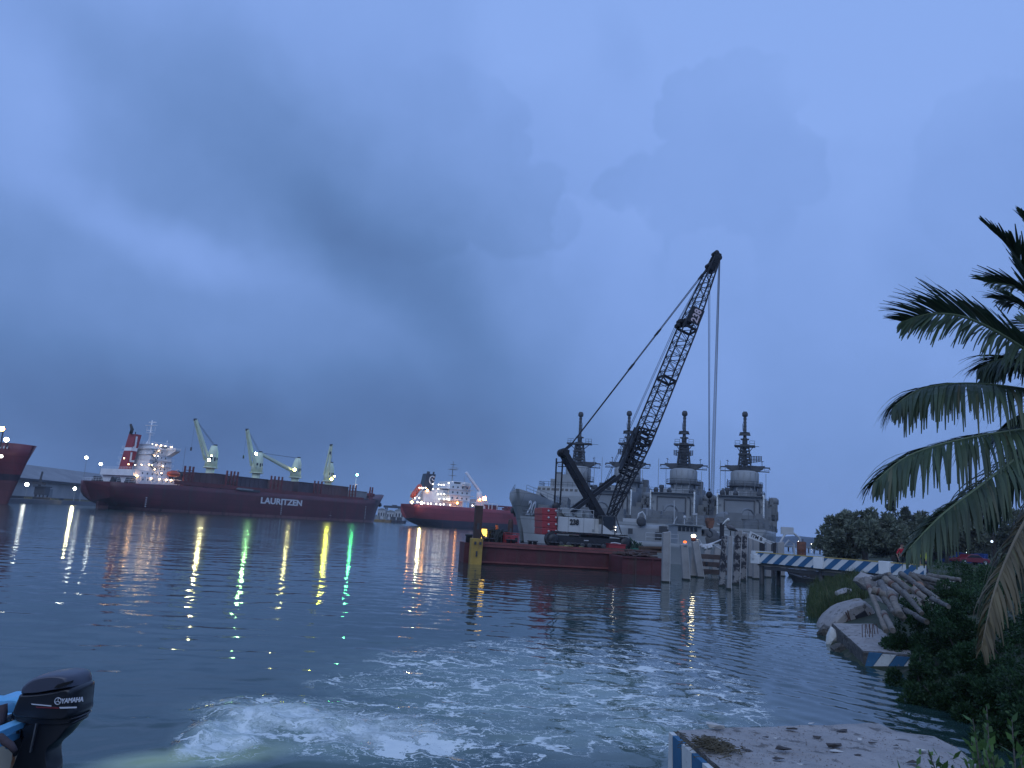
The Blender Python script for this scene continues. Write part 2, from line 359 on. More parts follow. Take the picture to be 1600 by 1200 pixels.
def paint_z(name, bands, rough=0.55, rust=None, rthr=0.58, scale=0.25, wobble=0.0, streakc=None):
    """hull paint: colours by height on the hull (boot top, side), rust patches and streaks"""
    m = bpy.data.materials.new(name); m.use_nodes = True; nt = m.node_tree; N = nt.nodes; Lk = nt.links
    b = N['Principled BSDF']; b.inputs['Roughness'].default_value = rough
    tc = N.new('ShaderNodeTexCoord'); sp = N.new('ShaderNodeSeparateXYZ'); Lk.new(tc.outputs['Object'], sp.inputs[0])
    z = sp.outputs[2]
    if wobble:
        nn = N.new('ShaderNodeTexNoise'); nn.inputs['Scale'].default_value = 0.6; Lk.new(tc.outputs['Object'], nn.inputs['Vector'])
        q = N.new('ShaderNodeMath'); q.operation = 'MULTIPLY_ADD'; Lk.new(nn.outputs['Fac'], q.inputs[0]); q.inputs[1].default_value = wobble; Lk.new(z, q.inputs[2]); z = q.outputs[0]
    cur = None
    for i, (zt, c) in enumerate(bands):
        if cur is None:
            rgb = N.new('ShaderNodeRGB'); rgb.outputs[0].default_value = (*c, 1); cur = rgb.outputs[0]; continue
        mr = N.new('ShaderNodeMapRange'); mr.inputs['From Min'].default_value = bands[i-1][0]-0.08; mr.inputs['From Max'].default_value = bands[i-1][0]+0.08; Lk.new(z, mr.inputs['Value'])
        mx = N.new('ShaderNodeMix'); mx.data_type = 'RGBA'; Lk.new(mr.outputs[0], mx.inputs[0]); Lk.new(cur, mx.inputs[6]); mx.inputs[7].default_value = (*c, 1); cur = mx.outputs[2]
    n = N.new('ShaderNodeTexNoise'); n.inputs['Scale'].default_value = scale; n.inputs['Detail'].default_value = 6; Lk.new(tc.outputs['Object'], n.inputs['Vector'])
    mr = N.new('ShaderNodeMapRange'); mr.inputs['From Min'].default_value = .3; mr.inputs['From Max'].default_value = .7; mr.inputs['To Min'].default_value = .72; mr.inputs['To Max'].default_value = 1.2; Lk.new(n.outputs['Fac'], mr.inputs['Value'])
    vm = N.new('ShaderNodeVectorMath'); vm.operation = 'SCALE'; Lk.new(cur, vm.inputs[0]); Lk.new(mr.outputs[0], vm.inputs['Scale']); cur = vm.outputs[0]
    cb = N.new('ShaderNodeCombineXYZ'); Lk.new(sp.outputs[0], cb.inputs[0]); Lk.new(sp.outputs[2], cb.inputs[1])      # shell plates and their seams
    bk = N.new('ShaderNodeTexBrick'); Lk.new(cb.outputs[0], bk.inputs['Vector']); bk.inputs['Scale'].default_value = 1; bk.inputs['Brick Width'].default_value = 7.5; bk.inputs['Row Height'].default_value = 2.1; bk.inputs['Mortar Size'].default_value = .06
    bk.inputs['Color1'].default_value = (1.06, 1.06, 1.06, 1); bk.inputs['Color2'].default_value = (.86, .86, .86, 1); bk.inputs['Mortar'].default_value = (.6, .6, .6, 1)
    vb = N.new('ShaderNodeVectorMath'); vb.operation = 'MULTIPLY'; Lk.new(cur, vb.inputs[0]); Lk.new(bk.outputs['Color'], vb.inputs[1]); cur = vb.outputs[0]
    if rust:
        mp = N.new('ShaderNodeMapping'); mp.inputs['Scale'].default_value = (1, 1, 0.12); Lk.new(tc.outputs['Object'], mp.inputs['Vector'])
        n2 = N.new('ShaderNodeTexNoise'); n2.inputs['Scale'].default_value = scale*4; n2.inputs['Detail'].default_value = 8; n2.inputs['Roughness'].default_value = .7; Lk.new(mp.outputs[0], n2.inputs['Vector'])
        m2 = N.new('ShaderNodeMapRange'); m2.inputs['From Min'].default_value = rthr; m2.inputs['From Max'].default_value = rthr+.12; m2.inputs['To Max'].default_value = 0.8; Lk.new(n2.outputs['Fac'], m2.inputs['Value'])
        mx = N.new('ShaderNodeMix'); mx.data_type = 'RGBA'; Lk.new(m2.outputs[0], mx.inputs[0]); Lk.new(cur, mx.inputs[6]); mx.inputs[7].default_value = (*rust, 1); cur = mx.outputs[2]
    Lk.new(cur, b.inputs['Base Color'])
    MATS[name] = m; return m
# ================================================================ SETTING
def smooth(a, b, x):
    t = np.clip((x-a)/(b-a), 0, 1); return t*t*(3-2*t)
def water():
    rng = np.random.default_rng(7)
    na, nr = 760, 820
    az = np.linspace(R(-72), R(72), na); r = 1.6*(1200/1.6)**(np.linspace(0, 1, nr))
    AZ, RR = np.meshgrid(az, r); X = RR*np.sin(AZ); Y = RR*np.cos(AZ)
    dr = RR*math.log(1200/1.6)/nr
    Z = np.zeros_like(X)
    for i in range(60):
        lam = 0.22*(3.0/0.22)**rng.random(); th = rng.normal(0, 0.6) + (0.3 if rng.random() < .5 else -0.4)
        k = 2*math.pi/lam; slope = 0.0095*(1.25 if lam < 1.1 else 0.5)
        w = smooth(2.2, 4.5, lam/dr)
        ph = rng.random()*6.28
        wob = 0.6*np.sin(0.21*X+ph)+0.5*np.sin(0.17*Y+2*ph)
        Z += slope/k*w*np.sin(k*(X*math.sin(th)+Y*math.cos(th))+ph+wob)
    # image coordinates of every point of the flat surface, used only to place the churned water where it lies
    d = np.stack([X, Y, -CAM.z+0*X], -1)
    cz = d@np.array(FWD); cx = d@np.array(RGT); cyy = d@np.array(UPV)
    PX = 800+FPX*cx/cz; PYY = 600-FPX*cyy/cz
    def el(px, py, rx, ry, rot=0, a=1.0, b=0.0):
        c, s = math.cos(R(rot)), math.sin(R(rot)); u = ((PX-px)*c+(PYY-py)*s)/rx; v = (-(PX-px)*s+(PYY-py)*c)/ry
        return 1-smooth(b, a, np.sqrt(u*u+v*v))
    def mx(*q):
        o = q[0]
        for k in q[1:]: o = np.maximum(o, k)
        return o
    core = mx(el(360, 1150, 120, 56, -12)*1.0, el(450, 1122, 220, 44, 3)*0.95, el(580, 1140, 260, 64, 6)*0.78, el(300, 1172, 60, 20, -25)*.9)
    lace = mx(core, el(880, 1090, 420, 95, 6, 1, .35)*0.62, el(1010, 1060, 240, 62, 10, 1, .3)*0.62, el(880, 1015, 240, 26, 2, 1, .2)*0.55,
              el(700, 1165, 330, 50, 0, 1, .3)*0.55, el(1110, 1090, 130, 55, 14, 1, .3)*0.6, el(620, 1060, 200, 28, -4, 1, .3)*.36,
              el(980, 1140, 260, 45, 6, 1, .3)*.5)
    milk = mx(core*1.0, el(850, 1100, 470, 110, 6, 1, .3)*0.62, el(560, 1150, 320, 70, 0, 1, .2)*.7, el(290, 1188, 210, 22, -4, 1, .1)*1.0)
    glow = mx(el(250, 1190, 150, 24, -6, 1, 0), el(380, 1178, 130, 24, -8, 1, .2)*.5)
    # boil: short steep chop and a hump of white water
    ch = np.zeros_like(X)
    for i in range(34):
        lam = 0.22*(1.5/0.22)**rng.random(); th = rng.random()*6.28; k = 2*math.pi/lam; w = smooth(2.0, 3.5, lam/dr)
        ph = rng.random()*6.28
        ch += 0.034/k*w*np.sin(k*(X*math.sin(th)+Y*math.cos(th))+ph+1.2*np.sin(1.3*X+ph)+1.1*np.sin(1.7*Y-ph))
    Z += ch*(0.35*smooth(.1, .5, lace)+1.5*core)
    hump = mx(el(315, 1150, 60, 34, -25)*0.12, el(420, 1125, 190, 42, 0)*0.09, el(285, 1168, 30, 20, -30)*.10)
    lump = 0.5+0.5*np.sin(5.1*X+2*np.sin(3.7*Y))*np.sin(6.3*Y+1.7*np.sin(4.1*X))
    lump2 = 0.5+0.5*np.sin(11.7*X+2*np.sin(8.3*Y)+1)*np.sin(13.1*Y+2*np.sin(9.9*X))
    Z += hump*(0.45+0.4*lump+0.35*lump2)
    # wake train running in along the right bank
    pw = PZ(1330, 1060); u = ((X-pw.x)*0.80+(Y-pw.y)*0.60); pk = np.exp(-((X-pw.x)/3.6)**2-((Y-pw.y-2.5)/7.5)**2)
    Z += 0.020*pk*np.sin(2*math.pi*u/0.62+0.8*np.sin(.9*X+.5*Y))
    pw2 = PZ(900, 905); pk = np.exp(-((X-pw2.x-1)/9)**2-((Y-pw2.y+9)/9)**2)
    Z += 0.016*pk*np.sin(2*math.pi*(Y+0.12*X+.5*np.sin(.3*X))/1.25)
    idx = np.arange(na*nr).reshape(nr, na)
    F = np.stack([idx[:-1, :-1], idx[:-1, 1:], idx[1:, 1:], idx[1:, :-1]], -1).reshape(-1, 4)
    vs = np.stack([X, Y, Z], -1).reshape(-1, 3)
    m = bpy.data.materials.new('harbour_water'); m.use_nodes = True; nt = m.node_tree; N = nt.nodes; Lk = nt.links
    b = N['Principled BSDF']; b.inputs['IOR'].default_value = 1.33
    g = N.new('ShaderNodeNewGeometry'); pos = g.outputs['Position']
    def vmath(op, a, c=None, scale=None):
        n = N.new('ShaderNodeVectorMath'); n.operation = op
        for i, v in enumerate((a, c)):
            if v is None: continue
            if isinstance(v, tuple): n.inputs[i].default_value = v
            else: Lk.new(v, n.inputs[i])
        if scale is not None:
            if isinstance(scale, (int, float)): n.inputs['Scale'].default_value = scale
            else: Lk.new(scale, n.inputs['Scale'])
        return n.outputs['Value'] if op in ('LENGTH', 'DISTANCE', 'DOT_PRODUCT') else n.outputs[0]
    def fm(op, a, c=None, clamp=False):
        n = N.new('ShaderNodeMath'); n.operation = op; n.use_clamp = clamp
        for i, v in enumerate((a, c)):
            if v is None: continue
            if isinstance(v, (int, float)): n.inputs[i].default_value = v
            else: Lk.new(v, n.inputs[i])
        return n.outputs[0]
    def nzz(src, scale, det=3, rough=.5):
        n = N.new('ShaderNodeTexNoise'); n.inputs['Scale'].default_value = scale; n.inputs['Detail'].default_value = det; n.inputs['Roughness'].default_value = rough
        Lk.new(src, n.inputs['Vector']); return n
    def mrange(v, a, c, lo=0.0, hi=1.0):
        n = N.new('ShaderNodeMapRange'); n.interpolation_type = 'SMOOTHSTEP'
        for k, q in (('From Min', a), ('From Max', c), ('To Min', lo), ('To Max', hi)): 
            if isinstance(q, (int, float)): n.inputs[k].default_value = q
            else: Lk.new(q, n.inputs[k])
        Lk.new(v, n.inputs['Value']); return n.outputs[0]
    # ripples finer than the mesh, given as a tilt of the surface
    pa = vmath('MULTIPLY', pos, (0.55, 1.0, 1.0))
    s1 = vmath('SUBTRACT', nzz(pa, 4.5, 4, .6).outputs['Color'], (.5, .5, .5))
    s2 = vmath('SUBTRACT', nzz(pa, 0.55, 2, .5).outputs['Color'], (.5, .5, .5))
    dist = vmath('LENGTH', pos); far = mrange(dist, 25.0, 90.0)
    patch = mrange(nzz(vmath('MULTIPLY', pos, (0.02, 0.06, 1)), 1.0, 3).outputs['Fac'], 0.35, 0.65, 0.55, 1.15)
    k1 = fm('MULTIPLY', fm('ADD', 0.13, fm('MULTIPLY', far, 0.09)), patch)
    k2 = fm('MULTIPLY', fm('ADD', 0.02, fm('MULTIPLY', far, 0.07)), patch)
    t = vmath('ADD', vmath('SCALE', s1, scale=k1), vmath('SCALE', s2, scale=k2)); t = vmath('MULTIPLY', t, (0.65, 1.0, 0.0))
    s3 = vmath('MULTIPLY', vmath('SUBTRACT', nzz(vmath('MULTIPLY', pos, (.8, 1, 1)), 7.0, 5, .65).outputs['Color'], (.5, .5, .5)), (1.0, 1.0, 0.0))
    ca = N.new('ShaderNodeAttribute'); ca.attribute_name = 'core'; t = vmath('ADD', t, vmath('SCALE', s3, scale=fm('MULTIPLY', ca.outputs['Fac'], 1.6)))
    nrm = vmath('NORMALIZE', vmath('ADD', g.outputs['Normal'], t)); Lk.new(nrm, b.inputs['Normal'])
    at = {}
    for nm in ('foam', 'milk', 'glow', 'core'):
        a = N.new('ShaderNodeAttribute'); a.attribute_name = nm; at[nm] = a.outputs['Fac']
    # lace of foam: warped cell edges, torn by noise
    wsrc = vmath('ADD', pos, vmath('SCALE', vmath('SUBTRACT', nzz(pos, 1.1, 5, .6).outputs['Color'], (.5, .5, .5)), scale=2.6))
    wsrc = vmath('MULTIPLY', wsrc, (0.42, 1.0, 0.0))
    def vor(scale):
        v = N.new('ShaderNodeTexVoronoi'); v.feature = 'DISTANCE_TO_EDGE'; v.inputs['Scale'].default_value = scale; Lk.new(wsrc, v.inputs['Vector']); return v.outputs['Distance']
    torn = mrange(nzz(wsrc, 1.7, 6, .68).outputs['Fac'], 0.40, 0.66)
    w1 = fm('MULTIPLY', fm('MULTIPLY', at['foam'], torn), 0.19)
    e1 = fm('SUBTRACT', 1.0, mrange(vor(1.15), fm('MULTIPLY', w1, 0.15), w1))
    w2 = fm('MULTIPLY', fm('MULTIPLY', at['foam'], torn), 0.11)
    e2 = fm('SUBTRACT', 1.0, mrange(vor(3.6), fm('MULTIPLY', w2, 0.1), w2))
    spk = mrange(nzz(vmath('MULTIPLY', pos, (0.7, 1, 0)), 9.0, 5, .75).outputs['Fac'], fm('SUBTRACT', 0.86, fm('MULTIPLY', at['foam'], 0.36)), fm('SUBTRACT', 0.96, fm('MULTIPLY', at['foam'], 0.36)))
    corem = mrange(fm('ADD', at['core'], fm('MULTIPLY', fm('SUBTRACT', nzz(wsrc, 4.2, 7, .72).outputs['Fac'], 0.5), 1.7)), 0.26, 0.86)
    edge = mrange(at['foam'], 0.05, 0.3)
    lacem = fm('MULTIPLY', fm('MAXIMUM', fm('MULTIPLY', e1, 0.80), fm('MAXIMUM', fm('MULTIPLY', e2, .62), fm('MULTIPLY', spk, .55))), edge)
    swirl = mrange(nzz(wsrc, 3.4, 7, .72).outputs['Fac'], 0.34, 0.66, 0.3, 1.0)
    swirl = fm('MULTIPLY', swirl, mrange(nzz(wsrc, 11.0, 4, .7).outputs['Fac'], 0.36, 0.58, 0.45, 1.0))
    foam = fm('MAXIMUM', fm('MULTIPLY', lacem, 0.95), fm('MULTIPLY', fm('MULTIPLY', corem, swirl), 0.95), True)
    def mixc(f, a, c):
        n = N.new('ShaderNodeMix'); n.data_type = 'RGBA'; Lk.new(f, n.inputs[0])
        for i, v in ((6, a), (7, c)):
            if isinstance(v, tuple): n.inputs[i].default_value = (*v, 1)
            else: Lk.new(v, n.inputs[i])
        return n.outputs[2]
    mk = fm('MULTIPLY', at['milk'], mrange(nzz(wsrc, .9, 4, .6).outputs['Fac'], 0.3, 0.62, 0.45, 1.0))
    c = mixc(mk, (0.022, 0.050, 0.045), (0.28, 0.37, 0.31))
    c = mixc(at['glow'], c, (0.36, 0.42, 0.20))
    c = mixc(foam, c, (0.82, 0.86, 0.83)); Lk.new(c, b.inputs['Base Color'])
    ro = fm('ADD', fm('ADD', 0.035, fm('MULTIPLY', far, 0.085)), fm('MULTIPLY', foam, 0.85), True); Lk.new(ro, b.inputs['Roughness'])
    o = np_mesh('water', vs, F, m, smooth=True)
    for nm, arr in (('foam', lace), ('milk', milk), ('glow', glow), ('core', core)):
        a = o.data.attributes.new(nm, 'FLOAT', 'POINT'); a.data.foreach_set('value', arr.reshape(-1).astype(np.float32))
    tag(o, kind='structure')
    # the seabed under it all, so that the harbour has a floor
water()

def shore_pts():
    P = [(1680, 1260), (1560, 1150), (1450, 1085), (1405, 1052), (1345, 1040), (1300, 1012), (1278, 968), (1268, 935), (1263, 915), (1290, 893), (1292, 874), (1284, 862), (1268, 854.5)]
    return [PZ(*p) for p in P]
SH = shore_pts()
def land_h(X, Y):
    """signed distance inland -> ground height"""
    D = np.full(X.shape, 1e9); S = np.ones(X.shape)
    pts = [(SH[0].x+0.5, -60.0)] + [(p.x, p.y) for p in SH] + [(SH[-1].x+400, 2500)]
    inside = np.zeros(X.shape, bool)
    for (ax, ay), (bx, by) in zip(pts, pts[1:]):
        dx, dy = bx-ax, by-ay; t = np.clip(((X-ax)*dx+(Y-ay)*dy)/(dx*dx+dy*dy), 0, 1)
        D = np.minimum(D, np.hypot(X-ax-t*dx, Y-ay-t*dy))
        if abs(dy) > 1e-9:
            c = ((ay > Y) != (by > Y)) & (X < (bx-ax)*(Y-ay)/(by-ay)+ax); inside ^= c
    inside = ~inside      # the land is on the far side of the line, to the right
    # ray cast to +x: an odd count means the line still lies to the right of the point, i.e. the point is water
    inside = inside
    d = np.where(inside, D, -D)
    h = np.where(d > 0, 1.75*(1-np.exp(-d/3.2)), np.maximum(d*0.7, -2.5))
    w = np.sin(X*1.3+np.sin(Y*.9))*np.sin(Y*1.1+2)*0.07+np.sin(X*.33+1)*np.sin(Y*.27)*0.14
    return h+np.where(d > 0.3, w*np.clip(d/3, 0, 1), 0), d
def hland(x, y): return float(land_h(np.array([x]), np.array([y]))[0][0])
soil = mat('soil_grass', (0.030, 0.042, 0.020), 0.95, var=0.4, scale=0.8, bump=0.6, col2=(0.07, 0.065, 0.045), thr=0.54, soft=.1, bscale=6)
def land():
    x = np.concatenate([np.linspace(3, 60, 230), 60+np.geomspace(0.3, 1150, 70)]); y = np.concatenate([np.linspace(-10, 90, 300), 90+np.geomspace(.4, 1100, 80)])
    X, Y = np.meshgrid(x, y); H, d = land_h(X, Y)
    idx = np.arange(X.size).reshape(X.shape); F = np.stack([idx[:-1, :-1], idx[:-1, 1:], idx[1:, 1:], idx[1:, :-1]], -1).reshape(-1, 4)
    o = np_mesh('ground', np.stack([X, Y, H], -1).reshape(-1, 3), F, soil, smooth=True); tag(o, kind='structure')
land()
def seabed():
    b = MB(); b.add([(-1250, -60, -3), (1250, -60, -3), (1250, 1250, -3), (-1250, 1250, -3)], [(0, 1, 2, 3)])
    b.build('seabed', mat('mud', (0.04, 0.04, 0.035), 0.95), kind='structure')
    # ground of the far shore to the left and behind the ships
    b = MB(); far = mat('far_quay_ground', (0.16, 0.16, 0.17), 0.9, scale=.05)
    a, c = PZ(-200, 781), PZ(178, 790); dv = (c-a).normalized(); n = V(-dv.y, dv.x, 0)
    a = a - dv*300; c = c+dv*25
    b.prism([(a.x, a.y), (c.x, c.y), (c.x+n.x*260, c.y+n.y*260), (a.x+n.x*260, a.y+n.y*260)], -2.5, 1.7, 'Z')
    b.build('quay_ground', far, kind='structure')
    b = MB(); a, c = PZ(560, 809.5), PZ(650, 814.5); dv = (c-a).normalized(); n = V(-dv.y, dv.x, 0); a = a-dv*350; c = c+dv*700
    b.prism([(a.x, a.y), (c.x, c.y), (c.x+n.x*300, c.y+n.y*300), (a.x+n.x*300, a.y+n.y*300)], -2.5, 1.9, 'Z')
    b.build('far_shore_ground', far, kind='structure')
seabed()
def hills():
    rng = random.Random(3)
    m = leafmat('hill_trees', (0.02, 0.035, 0.03), (0.035, 0.05, 0.04), trans=0)
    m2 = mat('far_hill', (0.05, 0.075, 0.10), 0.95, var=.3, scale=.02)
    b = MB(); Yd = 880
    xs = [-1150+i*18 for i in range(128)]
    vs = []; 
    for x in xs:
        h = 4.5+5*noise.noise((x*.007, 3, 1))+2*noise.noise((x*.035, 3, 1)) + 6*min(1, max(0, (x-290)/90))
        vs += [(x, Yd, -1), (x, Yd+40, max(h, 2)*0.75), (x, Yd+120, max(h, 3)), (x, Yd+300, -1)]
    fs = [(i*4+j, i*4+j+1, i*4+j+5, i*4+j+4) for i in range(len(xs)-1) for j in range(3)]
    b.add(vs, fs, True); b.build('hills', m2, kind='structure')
hills()
# ================================================================ materials of the ships
white_p = mat('ship_white_paint', (0.80, 0.80, 0.81), 0.5, var=.12, scale=.3, col2=(0.42, 0.30, 0.24), thr=.66, soft=.1, streak=True)
cream_p = mat('crane_cream_paint', (0.74, 0.80, 0.56), 0.5, var=.12, scale=.3, col2=(0.35, 0.27, 0.18), thr=.64, soft=.1, streak=True)
dark_st = mat('dark_steel', (0.05, 0.054, 0.06), 0.6, var=.3, scale=2)
black_p = mat('black_paint', (0.02, 0.021, 0.025), 0.5, var=.3, scale=2)
red_p = mat('funnel_red_paint', (0.30, 0.03, 0.035), 0.5, var=.15, scale=.4)
maroon_p = mat('deck_maroon_paint', (0.17, 0.035, 0.035), 0.7, var=.3, scale=.3, col2=(0.10, 0.05, 0.04), thr=.55)
hatch_p = mat('hatch_brown_paint', (0.14, 0.07, 0.065), 0.7, var=.25, scale=.2, col2=(0.10, 0.05, 0.04), thr=.58)
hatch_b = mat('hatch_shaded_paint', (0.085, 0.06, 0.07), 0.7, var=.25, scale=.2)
greybox = mat('pale_grey_paint', (0.26, 0.28, 0.28), 0.6, var=.2, scale=.5)
orange_p = mat('lifeboat_orange', (0.55, 0.10, 0.05), 0.45, var=.1)
glass_d = mat('dark_window_glass', (0.015, 0.018, 0.022), 0.15, var=.1)
letter_w = mat('white_lettering', (0.72, 0.72, 0.72), 0.6, var=.15, scale=2)
navy_g = mat('navy_grey_paint', (0.27, 0.285, 0.29), 0.6, var=.13, scale=.35, col2=(0.15, 0.13, 0.12), thr=.66, soft=.1, streak=True)
navy_g2 = mat('navy_grey_mid', (0.155, 0.165, 0.17), 0.65, var=.2, scale=.5)
navy_d = mat('navy_dark_grey', (0.055, 0.06, 0.066), 0.7, var=.3, scale=1)
E_white = emit('lamp_white', (1.0, 0.95, 0.85), 8); E_warm = emit('lamp_warm', (1.0, 0.66, 0.34), 22); E_org = emit('lamp_orange', (1.0, 0.40, 0.08), 30)
FL_white = emit('flood_warm_white', (1.0, 0.92, 0.48), 190); FL_green = emit('flood_green_white', (0.42, 1.0, 0.36), 230)
FL_yel = emit('flood_yellow', (0.92, 1.0, 0.10), 200); FL_or = emit('flood_orange', (1.0, 0.36, 0.06), 90); FL_mg = emit('lamp_green', (0.12, 1.0, 0.32), 190)
FL_cool = emit('flood_cool_white', (0.95, 1.0, 0.9), 16); FL_dim = emit('flood_dim_yellow', (1.0, 0.92, 0.35), 60)

def lamp(parent, p, E, r=0.22, name='deck_lamp'):
    b = MB(); b.ball(p, r, 8); return b.build(name, E, parent)
def toward_cam(pw):
    d = (CAM-Vector(pw)); d.z *= 0.6; return d.normalized()
def flood(parent, p, E, r=0.45, aim=None, name='floodlight', local=None):
    """floodlight: dark housing, lens sub-part facing aim (local coordinates)"""
    p = Vector(p); d, u, t = frame(aim)
    h = MB(); h.tube([p-d*r*0.9, p-d*r*0.05], [r*0.5, r*1.12], 10); h.bar(p-d*r*.9, p-d*r*.9-V(0, 0, r*1.5), r*.15, 5)
    o = h.build(name, dark_st, parent)
    l = MB(); l.lathe_dir = None
    n = 12; vs = [p+d*0.08*r]+[p+(u*math.cos(2*math.pi*i/n)+t*math.sin(2*math.pi*i/n))*r for i in range(n)]
    l.add(vs, [(0, 1+i, 1+(i+1) % n) for i in range(n)]); l.build('lens', E, o, recalc=False); return o

def hull(b, st, n=9):
    """st: (x, z_deck, half_deck, half_water, rake) ; rake shifts lower points aft"""
    secs = []
    for x, zd, hd, hw, rk in st:
        half = []
        for zf, k in ((-2.5, None), (0.0, 0.0), (0.12, 0.08), (0.27, 0.2), (0.42, 0.33), (0.6, 0.5), (0.8, .75), (1.0, 1.0)):
            if k is None: z = -2.5; w = hw*0.92; xx = x-rk*1.1
            else:
                z = zd*zf; w = hw+(hd-hw)*(1-(1-zf)**4 if rk < 0 else k**1.3 if k else 0); xx = x-rk*((1-zf)**3.6 if rk < 0 else (1-zf))
            half.append((xx, w, z))
        secs.append([V(*p) for p in half] + [V(p[0], -p[1], p[2]) for p in half[::-1]])
    b.loft(secs, closed=True, cap=True, sm=True)
    return b

def proj_px(w): return 800+FPX*(w-CAM).dot(RGT)/(w-CAM).dot(FWD)
def along(root, px, y=0.0, z=0.0, lo=-120, hi=220):
    """local x of the point at this y, z that lies on image column px"""
    M = Matrix.Rotation(root.rotation_euler.z, 3, 'Z')
    f = lambda x: proj_px(M@V(x, y, z)+root.location)-px
    sg = 1 if f(hi) > f(lo) else -1
    for _ in range(50):
        mid = (lo+hi)/2
        if f(mid)*sg > 0: hi = mid
        else: lo = mid
    return (lo+hi)/2
def subtree(o):
    out = [o]
    for c in KIDS.get(o.name, []): out += subtree(c)
    return out
def squash(o, fn):
    for q in subtree(o):
        if q.type == 'MESH':
            n = len(q.data.vertices); a = np.empty(n*3, dtype=np.float32); q.data.vertices.foreach_get('co', a); a = a.reshape(-1, 3)
            a = fn(a); q.data.vertices.foreach_set('co', a.ravel().astype(np.float32)); q.data.update()
def ship_root(name, pos, head, **k):
    return empty(name, (pos.x, pos.y, 0), math.atan2(head.y, head.x), **k)
def loc_aim(root):
    a = root.rotation_euler.z; return lambda v: Vector((v.x*math.cos(-a)-v.y*math.sin(-a), v.x*math.sin(-a)+v.y*math.cos(-a), v.z))

